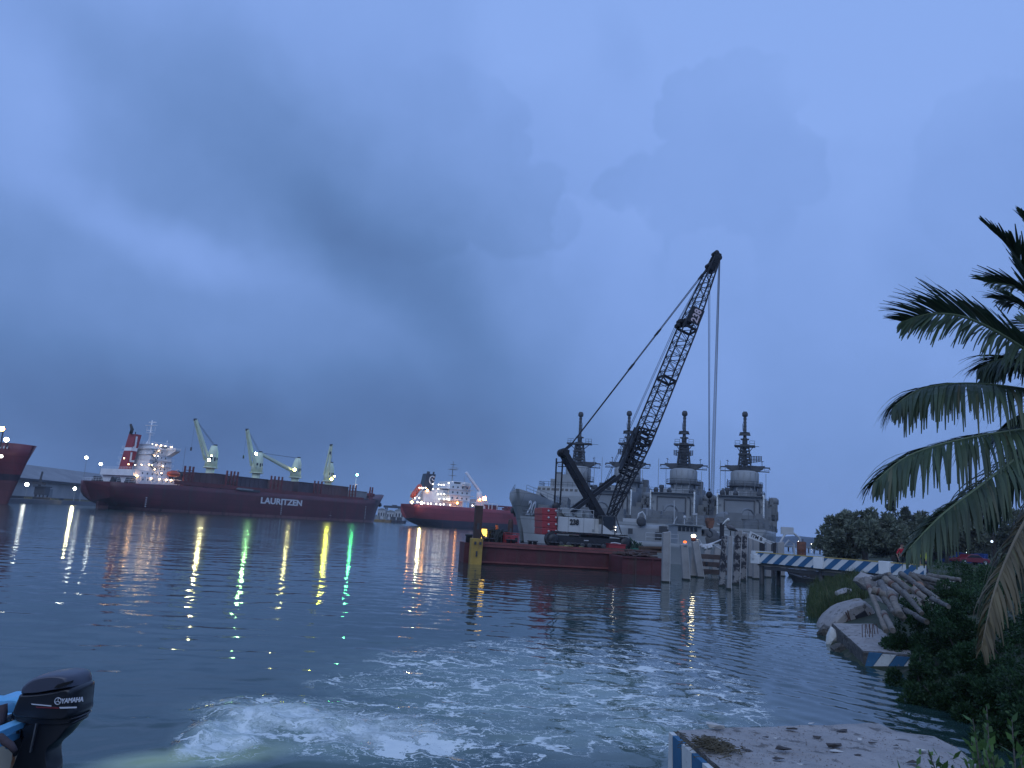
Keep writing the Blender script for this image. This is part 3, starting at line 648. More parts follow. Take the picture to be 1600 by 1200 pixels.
# ================================================================ BULK CARRIER
def bulk_carrier():
    p1 = PY(319, 805, 317); p4 = PY(513, 815, 383); hd = V(p4.x-p1.x, p4.y-p1.y, 0).normalized()
    root = ship_root('bulk_carrier', p1, hd, label='long dark red cargo ship with four pale deck cranes and a white lit deckhouse', cat='ship')
    al = loc_aim(root); X1 = 0.0
    # x forward from crane one; the stern is at -54, the bow at 113 ; the near side is -y (right-hand side of the ship)
    hp = paint_z('bulk_hull_paint', [(1.1, (0.28, 0.13, 0.12)), (1.25, (0.17, 0.06, 0.06)), (40, (0.115, 0.020, 0.026))], .5, rust=(0.07, 0.035, 0.03), rthr=.52, scale=.12)
    hull(MB(), [(-48.5, 9.6, 7.6, 0.5, -9), (-48.0, 9.6, 9.8, 2.5, -8.6), (-45.5, 9.6, 11.2, 5, -6.5), (-40, 9.6, 12, 9.0, -3), (-25, 10.2, 12.3, 12.2, 0), (85, 10.9, 12.3, 12.2, 0),
                (96, 11.6, 11.6, 9.6, 0), (104, 13.2, 9.5, 6, 1), (110, 14.6, 6, 2.5, 3.5), (113.5, 15.0, 2.2, 0.4, 6.5), (114.5, 15.1, 0.3, 0.1, 7)]).build('hull', hp, root)
    b = MB(); b.box((-45, 0, 0.9), (4, 1.0, 3.4)); b.build('rudder', hp, root)
    b = MB(); b.lathe((108, -5.2, 9.5), [(0.2, -1.2), (1.1, -.6), (.9, .6), (.2, 1.2)], 8); b.beam((108, -5.6, 9), (107.2, -5.2, 11.5), .4, .4); b.build('anchor', dark_st, root)
    # bulwark and rails
    b = MB()
    for s in (-1, 1): b.rail([(-47.5, s*9.6, 9.6), (-44, s*11.3, 9.6), (-26, s*12.2, 10.1)], 1.1, .05, 2.0)
    b.rail([(-48.4, -7, 9.6), (-48.4, 7, 9.6)], 1.1, .05, 1.5); b.build('railing', white_p, root)
    b = MB(); b.box((30, -12.15, 11.3), (112, .25, 1.5)); b.box((30, 12.15, 11.3), (112, .25, 1.5)); b.build('bulwark', maroon_p, root)
    # stern gear on the poop
    b = MB()
    for x, y in ((-45.5, -6), (-45, 5), (-42, -9)):
        b.lathe((x, y, 10.6), [(.9, -1.3), (.9, 1.3)], 10, 'X'); b.box((x, y, 9.9), (3, 2, .7))
    for x in (-47, -44, -40): b.bar((x, -9.5, 9.6), (x, -9.5, 10.5), .25); b.bar((x+.9, -9.5, 9.6), (x+.9, -9.5, 10.5), .25)
    b.build('mooring_winch', dark_st, root)
    # deckhouse
    dh = MB()
    dh.box((-34, 0, 11.3), (22, 20.5, 3.4)); dh.box((-37, 0, 14.5), (19, 19, 3.0)); dh.box((-32.2, 0, 17.3), (12.2, 17, 2.7)); dh.box((-32.2, 0, 20.0), (12.2, 17, 2.7))
    dh.box((-32.0, 0, 22.7), (11.6, 16.4, 2.7)); dh.box((-31.8, 0, 25.4), (11.2, 16, 2.7)); dh.box((-31.3, 0, 27.9), (9.6, 16, 2.3)); dh.box((-27.5, 0, 25.9), (5, 15, 1.6))
    for z in (13.1, 16.05, 18.7, 21.4, 24.1, 26.8): dh.box((-32.2, 0, z), (12.7, 18.2 if z < 22 else 17.0, .16))
    dh.box((-31.5, 0, 29.1), (10.5, 16.5, .25))
    dh.add([(-29.3, -7.4, 26.9), (-29.3, -12.9, 26.9), (-26.5, -12.9, 26.9), (-26.5, -7.4, 26.9), (-29.3, -7.4, 23.2), (-26.5, -7.4, 23.2), (-29.3, -12.9, 26.5), (-26.5, -12.9, 26.5)],
           [(0, 1, 2, 3), (4, 6, 1, 0), (5, 3, 2, 7), (4, 5, 7, 6), (6, 7, 2, 1), (0, 3, 5, 4)])
    for s in (-1, 1): dh.box((-28, s*10.3, 27.5), (3.0, 5.6, 1.1))
    dh.box((-33.5, -9.3, 12.9), (25, 2.2, .25))
    for i in range(8): dh.bar((-44+i*3.0, -11.2, 10), (-44+i*3.0, -11.2, 13.0), .14)
    dh.beam((-24, -7, 11.5), (-20, -6, 13), .4, .5)
    dho = dh.build('deckhouse', white_p, root)
    b = MB(); 
    for z, k in ((11.6, 7), (14.6, 5), (17.4, 4), (20.1, 4), (22.8, 4), (25.4, 3)):
        for i in range(k):
            x = -42+i*2.6 if z < 16 else -36.2+i*2.2
            y = -10.27 if z < 12 else -9.52 if z < 16 else -8.52 if z < 22 else -8.22 if z < 24 else -8.02
            b.box((x, y, z), (.55, .08, .8))
    for i in range(6): b.box((-24.98, -6+i*2.4, 25.9), (.1, 1.3, .7))
    b.box((-30.5, -8.03, 28.0), (4, .08, .8)); b.box((-26.47, 0, 28.0), (.1, 13, .8))
    b.build('window', glass_d, dho)
    b = MB()
    for z, x0, x1, y in ((16.1, -46, -28, -9.7), (18.8, -38.5, -26, -9.7), (21.5, -38.5, -26, -9.6), (24.2, -38.5, -26, -8.7), (26.9, -38, -26.5, -8.7), (29.2, -36.5, -26.5, -8.1)):
        b.rail([(x0, y, z), (x1, y, z)], 1.0, .045, 1.3); b.rail([(x0, y, z), (x0, -y, z)], 1.0, .045, 1.5)
    b.build('deck_railing', white_p, dho)
    b = MB()
    for i in range(5):
        z = 13.2+i*2.7; b.beam((-37.8+(i % 2)*3.4, -8.6, z), (-34.4-(i % 2)*3.4, -8.6, z+2.7), .7, .15)
    b.build('stair', greybox, dho)
    b = MB(); b.bar((-32, 0, 29), (-32, 0, 41.5), .4, 8, .25); b.box((-32, 0, 35.2), (1.6, 3.6, .2)); b.box((-32, 0, 39.0), (1.2, 6.0, .25)); b.box((-31.6, 0, 40.6), (.5, 4.0, .5)); b.box((-31.6, 0, 34.2), (.3, 2.6, .3)); b.box((-31.6, 1, 36.6), (.3, 3.2, .3))
    b.bar((-32, 2.4, 36), (-32, 2.4, 38.3), .08, 5); b.bar((-32, -2.4, 36), (-32, -2.4, 38), .08, 5); b.bar((-33.5, 0, 29), (-32, 0, 33), .12, 5); b.build('radar_mast', white_p, root)
    b = MB(); b.ball((-29.5, 3, 30.4), .95, 10); b.bar((-26.8, -5, 29.2), (-26.8, -5, 31.6), .09, 5); b.ball((-26.8, -5, 31.7), .3, 8); b.build('satellite_dome', white_p, root)
    # funnel with white band and two letters
    f = MB(); f.loft([[V(x+dx, y, z) for x, y in ((-44.2, -2.0), (-41.0, -2.0), (-40.4, -1.2), (-40.4, 1.2), (-41.0, 2.0), (-44.2, 2.0))] for z, dx in ((16, 0), (25.1, 1.4))], closed=True, sm=False)
    fo = f.build('funnel', red_p, root)
    f = MB(); f.loft([[V(x+dx, y, z) for x, y in ((-44.2, -2.0), (-41.0, -2.0), (-40.4, -1.2), (-40.4, 1.2), (-41.0, 2.0), (-44.2, 2.0))] for z, dx in ((26.7, 1.65), (33.3, 2.6))], closed=True, sm=False); f.build('funnel_top', red_p, fo)
    f = MB(); f.loft([[V(x+dx, y*1.01, z) for x, y in ((-44.25, -2.02), (-41.0, -2.02), (-40.35, -1.22), (-40.35, 1.22), (-41.0, 2.02), (-44.25, 2.02))] for z, dx in ((25.1, 1.4), (26.7, 1.65))], closed=True, sm=False); f.build('white_band', white_p, fo)
    f = MB(); f.tube([(-42.8, -.4, 33.2), (-42.4, -.4, 35.5), (-43.6, -.4, 38)], [.7, .7, .45], 8); f.tube([(-41.4, .9, 33.2), (-41.2, .9, 35.8), (-42.2, .9, 37)], [.45, .45, .3], 8); f.bar((-40, 0, 33), (-40, 0, 34.6), .2); f.build('exhaust_pipe', black_p, fo)
    text_obj('J', 6.2, letter_w, fo, TM((-40.9, -2.1, 29.7), (1, 0, 0), (.14, 0, 1)), bold=.20, ext=.04, sx=.9)
    text_obj('L', 6.2, letter_w, fo, TM((-41.7, -2.1, 21.8), (1, 0, 0), (.14, 0, 1)), bold=.20, ext=.04, sx=.9)
    # name on the side
    text_obj('LAURITZEN', 3.5, letter_w, root, TM((along(root, 440.5, -12.3, 6.5), -12.34, 6.9), (1, 0, .002), (0, 0, 1)), bold=.12, ext=.05, sx=1.36)
    b = MB()
    for xx, yy in ((-36.5, -11.9), (30.0, -12.36), (88.0, -12.1)):
        for k in range(9): b.box((xx, yy, 1.8+k*.75), (.55, .1, .26))
    for k in range(4): b.box((62+k*.0, -12.37, 1.5+k*.9), (1.3 if k == 1 else .2, .06, .16))
    b.build('draught_marks', letter_w, root)
    # illegible port marks at the stern
    b = MB()
    rr = random.Random(5)
    for k, (z, w) in enumerate(((7.9, 3.0), (6.9, 1.7), (6.1, 1.2))):
        y = -w
        while y < w:
            q = rr.uniform(.25, .45); b.box((-48.9, y, z), (.1, q, .5 if k == 0 else .3)); y += q+.18
    # lifeboat
    b = MB(); b.tube([(-29.5, -10.5, 15.6), (-28.9, -10.5, 15.6), (-27.5, -10.5, 15.7), (-24.6, -10.5, 15.7), (-23.4, -10.5, 15.6), (-22.9, -10.5, 15.5)], [.35, 1.1, 1.35, 1.35, 1.0, .3], 12)
    b.box((-26, -10.5, 16.9), (2.2, 1.4, .7)); b.build('lifeboat', orange_p, root)
    b = MB()
    for x in (-28.3, -24.2): b.beam((x, -9, 13.1), (x, -9.6, 17.6), .25, .25); b.beam((x, -9.6, 17.6), (x, -11, 17.8), .25, .25)
    b.build('davit', white_p, root)
    b = MB(); b.beam((-20.5, -9, 10.8), (-20.3, -9, 14.6), .35, .35); b.beam((-20.3, -9, 14.4), (-22.6, -9, 16), .2, .2); b.bar((-20.6, -9, 24.8), (-20.5, -9, 14), .06, 4); b.ball((-20.6, -9, 14.3), .5, 6); b.build('provision_crane', dark_st, root)
    # hatch coamings / folded hatch covers between the cranes
    def zat(x, y, py, px):   # height above the water seen at this row
        w = Matrix.Rotation(root.rotation_euler.z, 3, 'Z')@V(x, y, 0)+root.location; return PY(px, py, w.y).z
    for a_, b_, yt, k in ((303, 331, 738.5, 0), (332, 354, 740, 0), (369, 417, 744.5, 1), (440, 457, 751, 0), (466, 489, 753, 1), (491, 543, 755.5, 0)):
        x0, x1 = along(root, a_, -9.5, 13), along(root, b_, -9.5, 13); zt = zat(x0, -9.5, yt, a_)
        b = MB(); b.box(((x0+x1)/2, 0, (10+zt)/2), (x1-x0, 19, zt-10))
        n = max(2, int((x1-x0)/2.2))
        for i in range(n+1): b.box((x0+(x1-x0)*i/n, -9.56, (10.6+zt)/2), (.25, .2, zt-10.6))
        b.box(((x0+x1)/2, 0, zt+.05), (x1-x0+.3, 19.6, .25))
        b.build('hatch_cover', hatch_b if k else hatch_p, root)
    b = MB(); xa, xb = along(root, 556, -7.5, 13), along(root, 573, -7.5, 13); b.box(((xa+xb)/2, 0, 13.3), (xb-xa, 15, 3.8)); b.box(((xa+xb)/2, 0, 15.3), (xb-xa+.4, 15.6, .25)); b.build('forecastle_house', greybox, root)
    b = MB()
    for i in range(60):
        rx = random.Random(i).uniform(-15, 100); b.box((rx, -11.0, 11.2), (random.Random(i+7).uniform(.5, 2.5), .8, random.Random(i+9).uniform(.5, 1.8)))
    b.box((11, -12.3, 10.6), (11, .5, 1.0)); b.build('deck_fitting', dark_st, root)
    b = MB(); b.box((8, -12.6, 10.9), (8.5, .7, .5)); b.beam((4, -12.8, 11.3), (12.5, -12.8, 11.1), .3, .2); b.build('gangway', greybox, root)
    # stanchion frames for timber
    for xs in ((287, 294.5, 300), (353, 359.5, 364.5, 370), (422.5, 428, 434, 439.5), (490.5, 496, 501.5), (546, 550.5, 555), (577.5, 581)):
        xs = [along(root, q, -11.2, 13) for q in xs]
        b = MB(); zt = 16.6
        for x in xs:
            b.beam((x, -11.2, 10.2), (x, -11.2, zt+1.2), .55, .55)
        for z in (11.8, 13.2, 14.6, 16.2): b.beam((xs[0], -11.2, z), (xs[-1], -11.2, z), .22, .22)
        b.build('stanchion_frame', maroon_p, root)
    # the four cranes
    def crane(x, jib, E, fl, zt=28.2, dim=1.0, aim_back=False):
        c = MB(); c.lathe((x, 0, 0), [(1.75, 9), (1.7, 15.2), (1.7, 18.6)], 14); o = c.build('deck_crane', cream_p, root)
        c = MB(); c.lathe((x, 0, 0), [(1.8, 18.6), (2.9, 18.7), (2.9, 19.1), (2.2, 19.3)], 16); c.rail([(x-2.8, -1, 19.1), (x-1.5, -2.5, 19.1), (x+1.5, -2.5, 19.1), (x+2.8, -1, 19.1)], .9, .05, 1.2); c.build('slew_ring', cream_p, o)
        c = MB(); 
        secs = []
        for z, a, w in ((19.3, 2.6, 2.2), (22.0, 2.6, 2.2), (25.5, 2.0, 1.8), (28.0, 1.1, 1.2)):
            secs.append([V(x+a*math.cos(t)+(.5 if z > 25 else 0), w*math.sin(t), z) for t in [2*math.pi*k/10 for k in range(10)]])
        c.loft(secs, closed=True); c.box((x-1.6, -1.0, 22.3), (1.6, 1.6, 2.4)); h = c.build('crane_house', cream_p, o)
        c = MB(); c.box((x-1.8, -1.86, 22.6), (.9, .1, 1.0)); c.box((x-.2, -2.16, 22.4), (.7, .12, 1.5)); c.box((x+1.0, -2.02, 22.6), (.5, .12, 1.2)); c.box((x+1.1, 0, 28.2), (.7, 1.4, .8)); c.build('window', glass_d, h)
        a = V(x-2.2, 0, 21.8); tip = Vector(jib)
        c = MB()
        for s in (-1, 1): c.beam(a+V(0, s*1.3, 0), tip+V(0, s*.35, 0), .55, 1.0)
        for k in range(1, 8):
            q = a.lerp(tip, k/8); w = 1.3+(0.35-1.3)*k/8; c.beam(q+V(0, -w, 0), q+V(0, w, 0), .22, .22)
        c.build('jib', cream_p, o)
        c = MB(); c.box(tip, (.9, 1.1, .9)); c.build('sheave', dark_st, o)
        c = MB(); top = V(x+.6, 0, 28)
        for s in (-.5, 0, .5): c.bar(top+V(0, s, 0), tip+V(0, s*.6, .3), .05, 4)
        L = 6 if tip.z > 30 else 1.5
        if dim > 0: 
            c.bar(tip, tip+V(-.1, 0, -L*dim*1.9), .045, 4); c.box(tip+V(-.1, 0, -L*dim*1.9-.5), (.5, .5, 1.4))
        c.build('cable', dark_st, o)
        for p, e, r in fl: flood(o, p, e, r, al(V(.1*0, 0, 0)+(CAM-(Matrix.Rotation(root.rotation_euler.z, 3, 'Z')@Vector(p)+root.location)))*1.0)
        return o
    crane(0, (-10.6, 0, 37.3), None, [((-3.4, -2.6, 21.8), FL_white, .52), ((-2.2, -2.3, 23.6), FL_dim, .3)])
    crane(25, (16.8, 0, 37.0), None, [((21.2, -2.6, 27.0), FL_green, .55)], dim=1.0)
    crane(49, (26.0, 0, 27.6), None, [((45.6, -2.4, 22.3), FL_dim, .62)], dim=0)
    crane(72, (67.5, -3.5, 36.4), None, [((70.6, -3.2, 19.9), FL_yel, .58), ((73, -2.8, 21.5), FL_dim, .3)], dim=.3)
    # foremast with the green lamp
    b = MB(); b.bar((93, 0, 12), (93, 0, 25), .35, 8, .2); b.box((93, 0, 19), (1, 2.4, .2)); b.box((93, 0, 23), (.8, 1.6, .2)); fm_ = b.build('foremast', white_p, root)
    flood(fm_, (92.6, -.8, 23.9), FL_mg, .5, al(CAM-root.location-Matrix.Rotation(root.rotation_euler.z, 3, 'Z')@V(93, 0, 24)))
    lamp(fm_, (92.6, -.9, 18), E_warm, .3)
    b = MB()
    for x, y in ((103, -3), (106, 1), (99, -5)): b.bar((x, y, 12), (x, y, 16.4), .16, 5)
    b.box((104, 0, 14.4), (5, 5, 1.4)); b.build('forecastle_gear', maroon_p, root)
    # small lamps of the deckhouse
    L = [(-38.5, -8.9, 28.9), (-35.6, -8.2, 28.9), (-33, -8.3, 28.9), (-30.6, -8.3, 28.9), (-27, -8.3, 28.9), (-34.3, -8.6, 26.2), (-29, -8.6, 26.2), (-36.5, -9, 23.5), (-34.5, -9, 23.5),
         (-46.8, -3.2, 21.0), (-47.5, -7, 18.2), (-44.5, -7.5, 18.2), (-41.3, -7.6, 18.6), (-38.2, -8.4, 19.0), (-36.6, -8.4, 19), (-32, -9.8, 18.8), (-36.3, -10, 16.9), (-33.2, -10.8, 15.4), (-33.4, -10.5, 12.5), (-38, -10.6, 12.5), (-29.6, -10.6, 12.5), (-27, -10.6, 12.5), (-23.5, -10.6, 12.3), (-22.3, -10.6, 12.3)]
    for i, p in enumerate(L): lamp(dho, p, E_white if i in (0, 3, 8) else E_warm, .2 if i < 9 else .24)
    lamp(dho, (-45.6, -10.6, 13.0), emit('lamp_glow_orange', (1, .55, .2), 30), .42)
    def fn(a):
        up = a[:, 2] > 10; a[:, 2] = np.where(up, 10+(a[:, 2]-10)*.765, a[:, 2]); a[:, 0] = -23+(a[:, 0]+23)*.78; return a
    for q in list(KIDS[root.name]):
        if q.name.split('.')[0] in ('deckhouse', 'funnel', 'radar_mast', 'satellite_dome', 'lifeboat', 'davit'): squash(q, fn)
bulk_carrier()

# ================================================================ TANKER behind, and the ship cut by the left edge
def tanker():
    p = PZ(640, 821.0); hd = V(.86, .5, 0).normalized()
    root = ship_root('tanker', p, hd, label='red ship with dark funnel and many white deck lights, beyond the orange crane lamp', cat='ship')
    R3 = Matrix.Rotation(root.rotation_euler.z, 3, 'Z'); Ri = R3.inverted()
    sc = p.y/350.0
    hp = paint_z('tanker_hull_paint', [(3.6, (0.035, 0.03, 0.045)), (40, (0.26, 0.04, 0.05))], .5, rust=(0.14, 0.04, 0.04), rthr=.6, scale=.08)
    def loc(px, py, depth):  # a point seen at px,py at this depth, in the ship's own coordinates
        return Ri@(PY(px, py, depth)-root.location)
    hull(MB(), [(-2, 10.3, 8.5, 0.5, -9), (-1, 10.3, 10.8, 4.5, -8), (3, 10.3, 12, 8, -5), (12, 10.3, 12.5, 11.5, 0), (25, 10.3, 12.5, 12.3, 0), (120, 10.3, 12.5, 12.3, 0), (135, 11, 7, 4, 2), (140, 12, .5, .2, 4)]).build('hull', hp, root)
    h = MB(); h.box((13, 0, 13.6), (21, 17, 6.6)); h.box((17.5, 0, 17.5), (17, 17, 1.4)); h.box((21, 0, 17.5), (11.5, 20, 8)); h.box((21.5, 0, 19.5), (9.5, 17, 4)); h.box((21.8, 0, 21.8), (8.2, 16, 2)); h.box((23.4, 0, 20.9), (3.4, 27, .4)); h.box((23.4, 0, 21.8), (3.2, 27, .9))
    h.beam((25, -9.5, 18), (25, -13, 20.8), .4, .5)
    for z in (13.2, 16, 18.8): h.box((20, 0, z), (18, 21, .2))
    for i in range(9): h.bar((22+i*2.4-.5*(i % 2), -12.1, 10.3), (22+i*2.4-.5*(i % 2), -12.1, 13.1), .22, 5)
    h.box((31, -12.1, 13.1), (20, .5, .3))
    ho = h.build('deckhouse', white_p, root)
    w = MB()
    for z, y in ((14.5, -10.03), (17.2, -10.03), (19.8, -10.03)):
        for i in range(4): w.box((17+i*2.6, y, z), (.7, .1, .8))
    w.box((21.8, -8.03, 22), (7, .1, .9)); w.build('window', glass_d, ho)
    f = MB(); f.loft([[V(x+dx, y, z) for x, y in ((4.2, -2.3), (9.2, -2.3), (10, 0), (9.2, 2.3), (4.2, 2.3))] for z, dx in ((16.8, 0), (25.6, 1.6))], closed=True, sm=False); fo = f.build('funnel', mat('funnel_dark_blue', (.02, .03, .05), .5, var=.2), root)
    f = MB()
    for x, y in ((5.3, -1), (6.8, .8), (8.6, -.8)): f.bar((x+1.4, y, 25), (x+1.7, y, 26.8), .45, 8)
    f.build('exhaust_pipe', black_p, fo)
    f = MB(); 
    pts = [V(9.0+1.5*math.cos(t), -2.5, 22.6+1.9*math.sin(t)) for t in [R(50+i*20) for i in range(15)]]; f.tube(pts, .28, 6); f.beam((8.6, -2.5, 23.2), (9.8, -2.5, 22.3), .5, .4); f.build('emblem', letter_w, fo)
    b = MB(); b.bar((21, 0, 23), (21, 0, 33), .3, 6, .15)
    for z, w_ in ((26, 3), (29, 4), (31.5, 2.4)): b.box((21, 0, z), (w_, w_, .15))
    b.rail([(19, -2, 29), (23, -2, 29)], 1, .06, 1); b.bar((26, -4, 23), (26, -4, 26), .1); b.build('radar_mast', greybox, root)
    b = MB(); b.tube([(-3.2, -7, 13.4), (-2.0, -7, 15.0), (.6, -7, 19.0), (1.1, -7, 19.8)], [1.0, 1.35, 1.25, .5], 10); b.build('lifeboat', orange_p, root)
    b = MB(); b.beam((-3.5, -8.5, 10.6), (2.4, -8.5, 18.6), .35, .5); b.beam((-3.5, -5.5, 10.6), (2.4, -5.5, 18.6), .35, .5); b.beam((2.2, -8.5, 18.4), (2.2, -8.5, 10.4), .3, .3); b.beam((-2, -8.5, 12.4), (2.2, -8.5, 10.6), .25, .25); b.build('launch_ramp', white_p, root)
    b = MB(); b.rail([(-3, -10.6, 10.3), (2, -12.1, 10.3), (20, -12.4, 10.3)], 1.1, .06, 1.8); b.rail([(40, -12.4, 10.3), (110, -12.4, 10.3)], 1.1, .06, 2.5); b.build('railing', maroon_p, root)
    b = MB(); r2 = random.Random(4)
    for i in range(46): x = r2.uniform(40, 108); b.box((x, r2.uniform(-8, 5), 11.1), (r2.uniform(.6, 4), 2, r2.uniform(.8, 2.6)))
    for y in (-4, -1, 2): b.bar((38, y, 12.4), (112, y, 12.4), .3, 6)
    b.build('cargo_piping', maroon_p, root)
    cx = along(root, 752, -3, 12)
    b = MB(); b.box((cx, 0, 12.5), (7, 7, 5)); b.lathe((cx, 0, 0), [(1.5, 14), (1.4, 19)], 12); co = b.build('deck_crane', white_p, root)
    tx = along(root, 728, 0, 27); wy = (R3@V(tx, 0, 0)+root.location).y; tz = PY(728, 738, wy).z; ax = along(root, 751.5, 0, 18)
    b = MB(); b.beam(V(ax, 0, 18.2), V(tx, 0, tz), 1.3, 1.1); b.build('jib', white_p, co)
    lx = along(root, 757, -6, 15); wy = (R3@V(lx, -6, 0)+root.location).y; l = V(lx, -6, PY(757, 779, wy).z); flood(co, (l.x, -6, l.z), FL_or, 1.0, Ri@(CAM-root.location-R3@l)); b = MB(); b.bar((l.x, -5.6, 12), (l.x, -5.6, l.z-1), .2); b.build('lamp_post', white_p, co)
    lamp(co, (cx-1.5, -4, 15), E_org, .45)
    def lp(px, py, y, E, r):
        # a lamp on the near side: find x so that it is seen at px
        best = min((abs(((lambda w: 800+FPX*(w-CAM).dot(RGT)/(w-CAM).dot(FWD))(R3@V(x, y, 14)+root.location))-px), x) for x in [k*.25 for k in range(-20, 400)])[1]
        w = R3@V(best, y, 0)+root.location; z = PY(px, py, w.y).z; lamp(ho, (best, y, z), E, r)
    for px, py in ((675, 756), (684, 757), (688.5, 757.5), (692, 757.5), (699, 754.5), (702, 758), (708, 758.5), (664, 762), (657, 762), (654, 762), (660.5, 762.5), (684, 764), (676, 764)): lp(px, py, -8.6, E_white, .30)
    for px, py in ((683.5, 772), (688.5, 772), (693.5, 772), (686.5, 780), (693.5, 780), (699, 780), (701.5, 780.5), (649, 778), (655.5, 778)): lp(px, py, -10.6, E_white, .32)
    for px, py in ((642.5, 785), (653, 784.5), (663.5, 786), (669.5, 787), (674, 787), (682.5, 787.5), (688.5, 788), (694, 788), (704, 789), (739, 790), (641, 786)): lp(px, py, -12.2, E_white, .34)
    lp(638, 784, -12.0, emit('lamp_orange_mid', (1, .42, .1), 60), .5); lp(667, 766, -8.7, emit('lamp_orange_strong', (1, .45, .12), 32), .6); lp(715, 786, -11.8, E_org, .5)
    # a bright work lamp low on the near side: its track on the water is the brightest
    w = PY(649.5, 786, p.y-6); q = Ri@(w-root.location); flood(ho, (q.x, -13.4, q.z), FL_white, .55, Ri@(CAM-w))
tanker()

def cut_ship():
    p = PZ(8, 787.5); hd = V(.93, -.36, 0).normalized()
    root = ship_root('red_cargo_ship', p, hd, label='flared dark red bow of a ship entering at the left edge', cat='ship')
    R3 = Matrix.Rotation(root.rotation_euler.z, 3, 'Z'); Ri = R3.inverted()
    hp = paint_z('red_ship_hull_paint', [(7.2, (0.15, 0.05, 0.055)), (9.2, (0.03, 0.02, 0.035)), (40, (0.17, 0.028, 0.04))], .5, rust=(0.10, 0.04, 0.04), rthr=.56, scale=.12)
    z0 = p.y/300.0
    hull(MB(), [(-80, 16, 12, 12, 0), (-30, 16, 12, 11.5, 0), (-14, 16.4, 11, 8, 0), (-6, 17.4, 9, 4.5, 1), (0, 18.6, 6.5, 1.6, 3), (5, 18.6, 3.4, .5, 5), (8, 18.3, .4, .1, 7)]).build('hull', hp, root)
    b = MB(); b.box((-30, -9, 17.6), (40, .5, 1.6)); b.box((-26, 0, 18.5), (8, 8, 3)); b.build('bulwark', mat('pink_bulwark', (.45, .22, .22), .6), root)
    b = MB(); b.bar((-12, 0, 18), (-12, 0, 31), .3, 6, .2); m_ = b.build('foremast', white_p, root)
    q = Ri@(PY(3, 670, p.y-8)-root.location); flood(m_, q, FL_or, .7, Ri@(CAM-p))
    q2 = Ri@(PY(10, 687, p.y-8)-root.location); flood(m_, q2, FL_cool, .7, Ri@(CAM-p))
    b = MB(); b.bar((q.x, q.y+.5, 17), (q.x, q.y+.5, q.z), .2); b.bar((q2.x, q2.y+.5, 17), (q2.x, q2.y+.5, q2.z), .2); b.build('lamp_post', dark_st, root)
    q3 = Ri@(PY(2, 713, p.y-8)-root.location); lamp(root, q3, E_white, .5)
    b = MB()
    for i in range(5): b.box((2.8-i*1.0, -4.6-i*.35, 17.2), (.6, .12, .8))
    b.build('hull_mark', letter_w, root)
cut_ship()

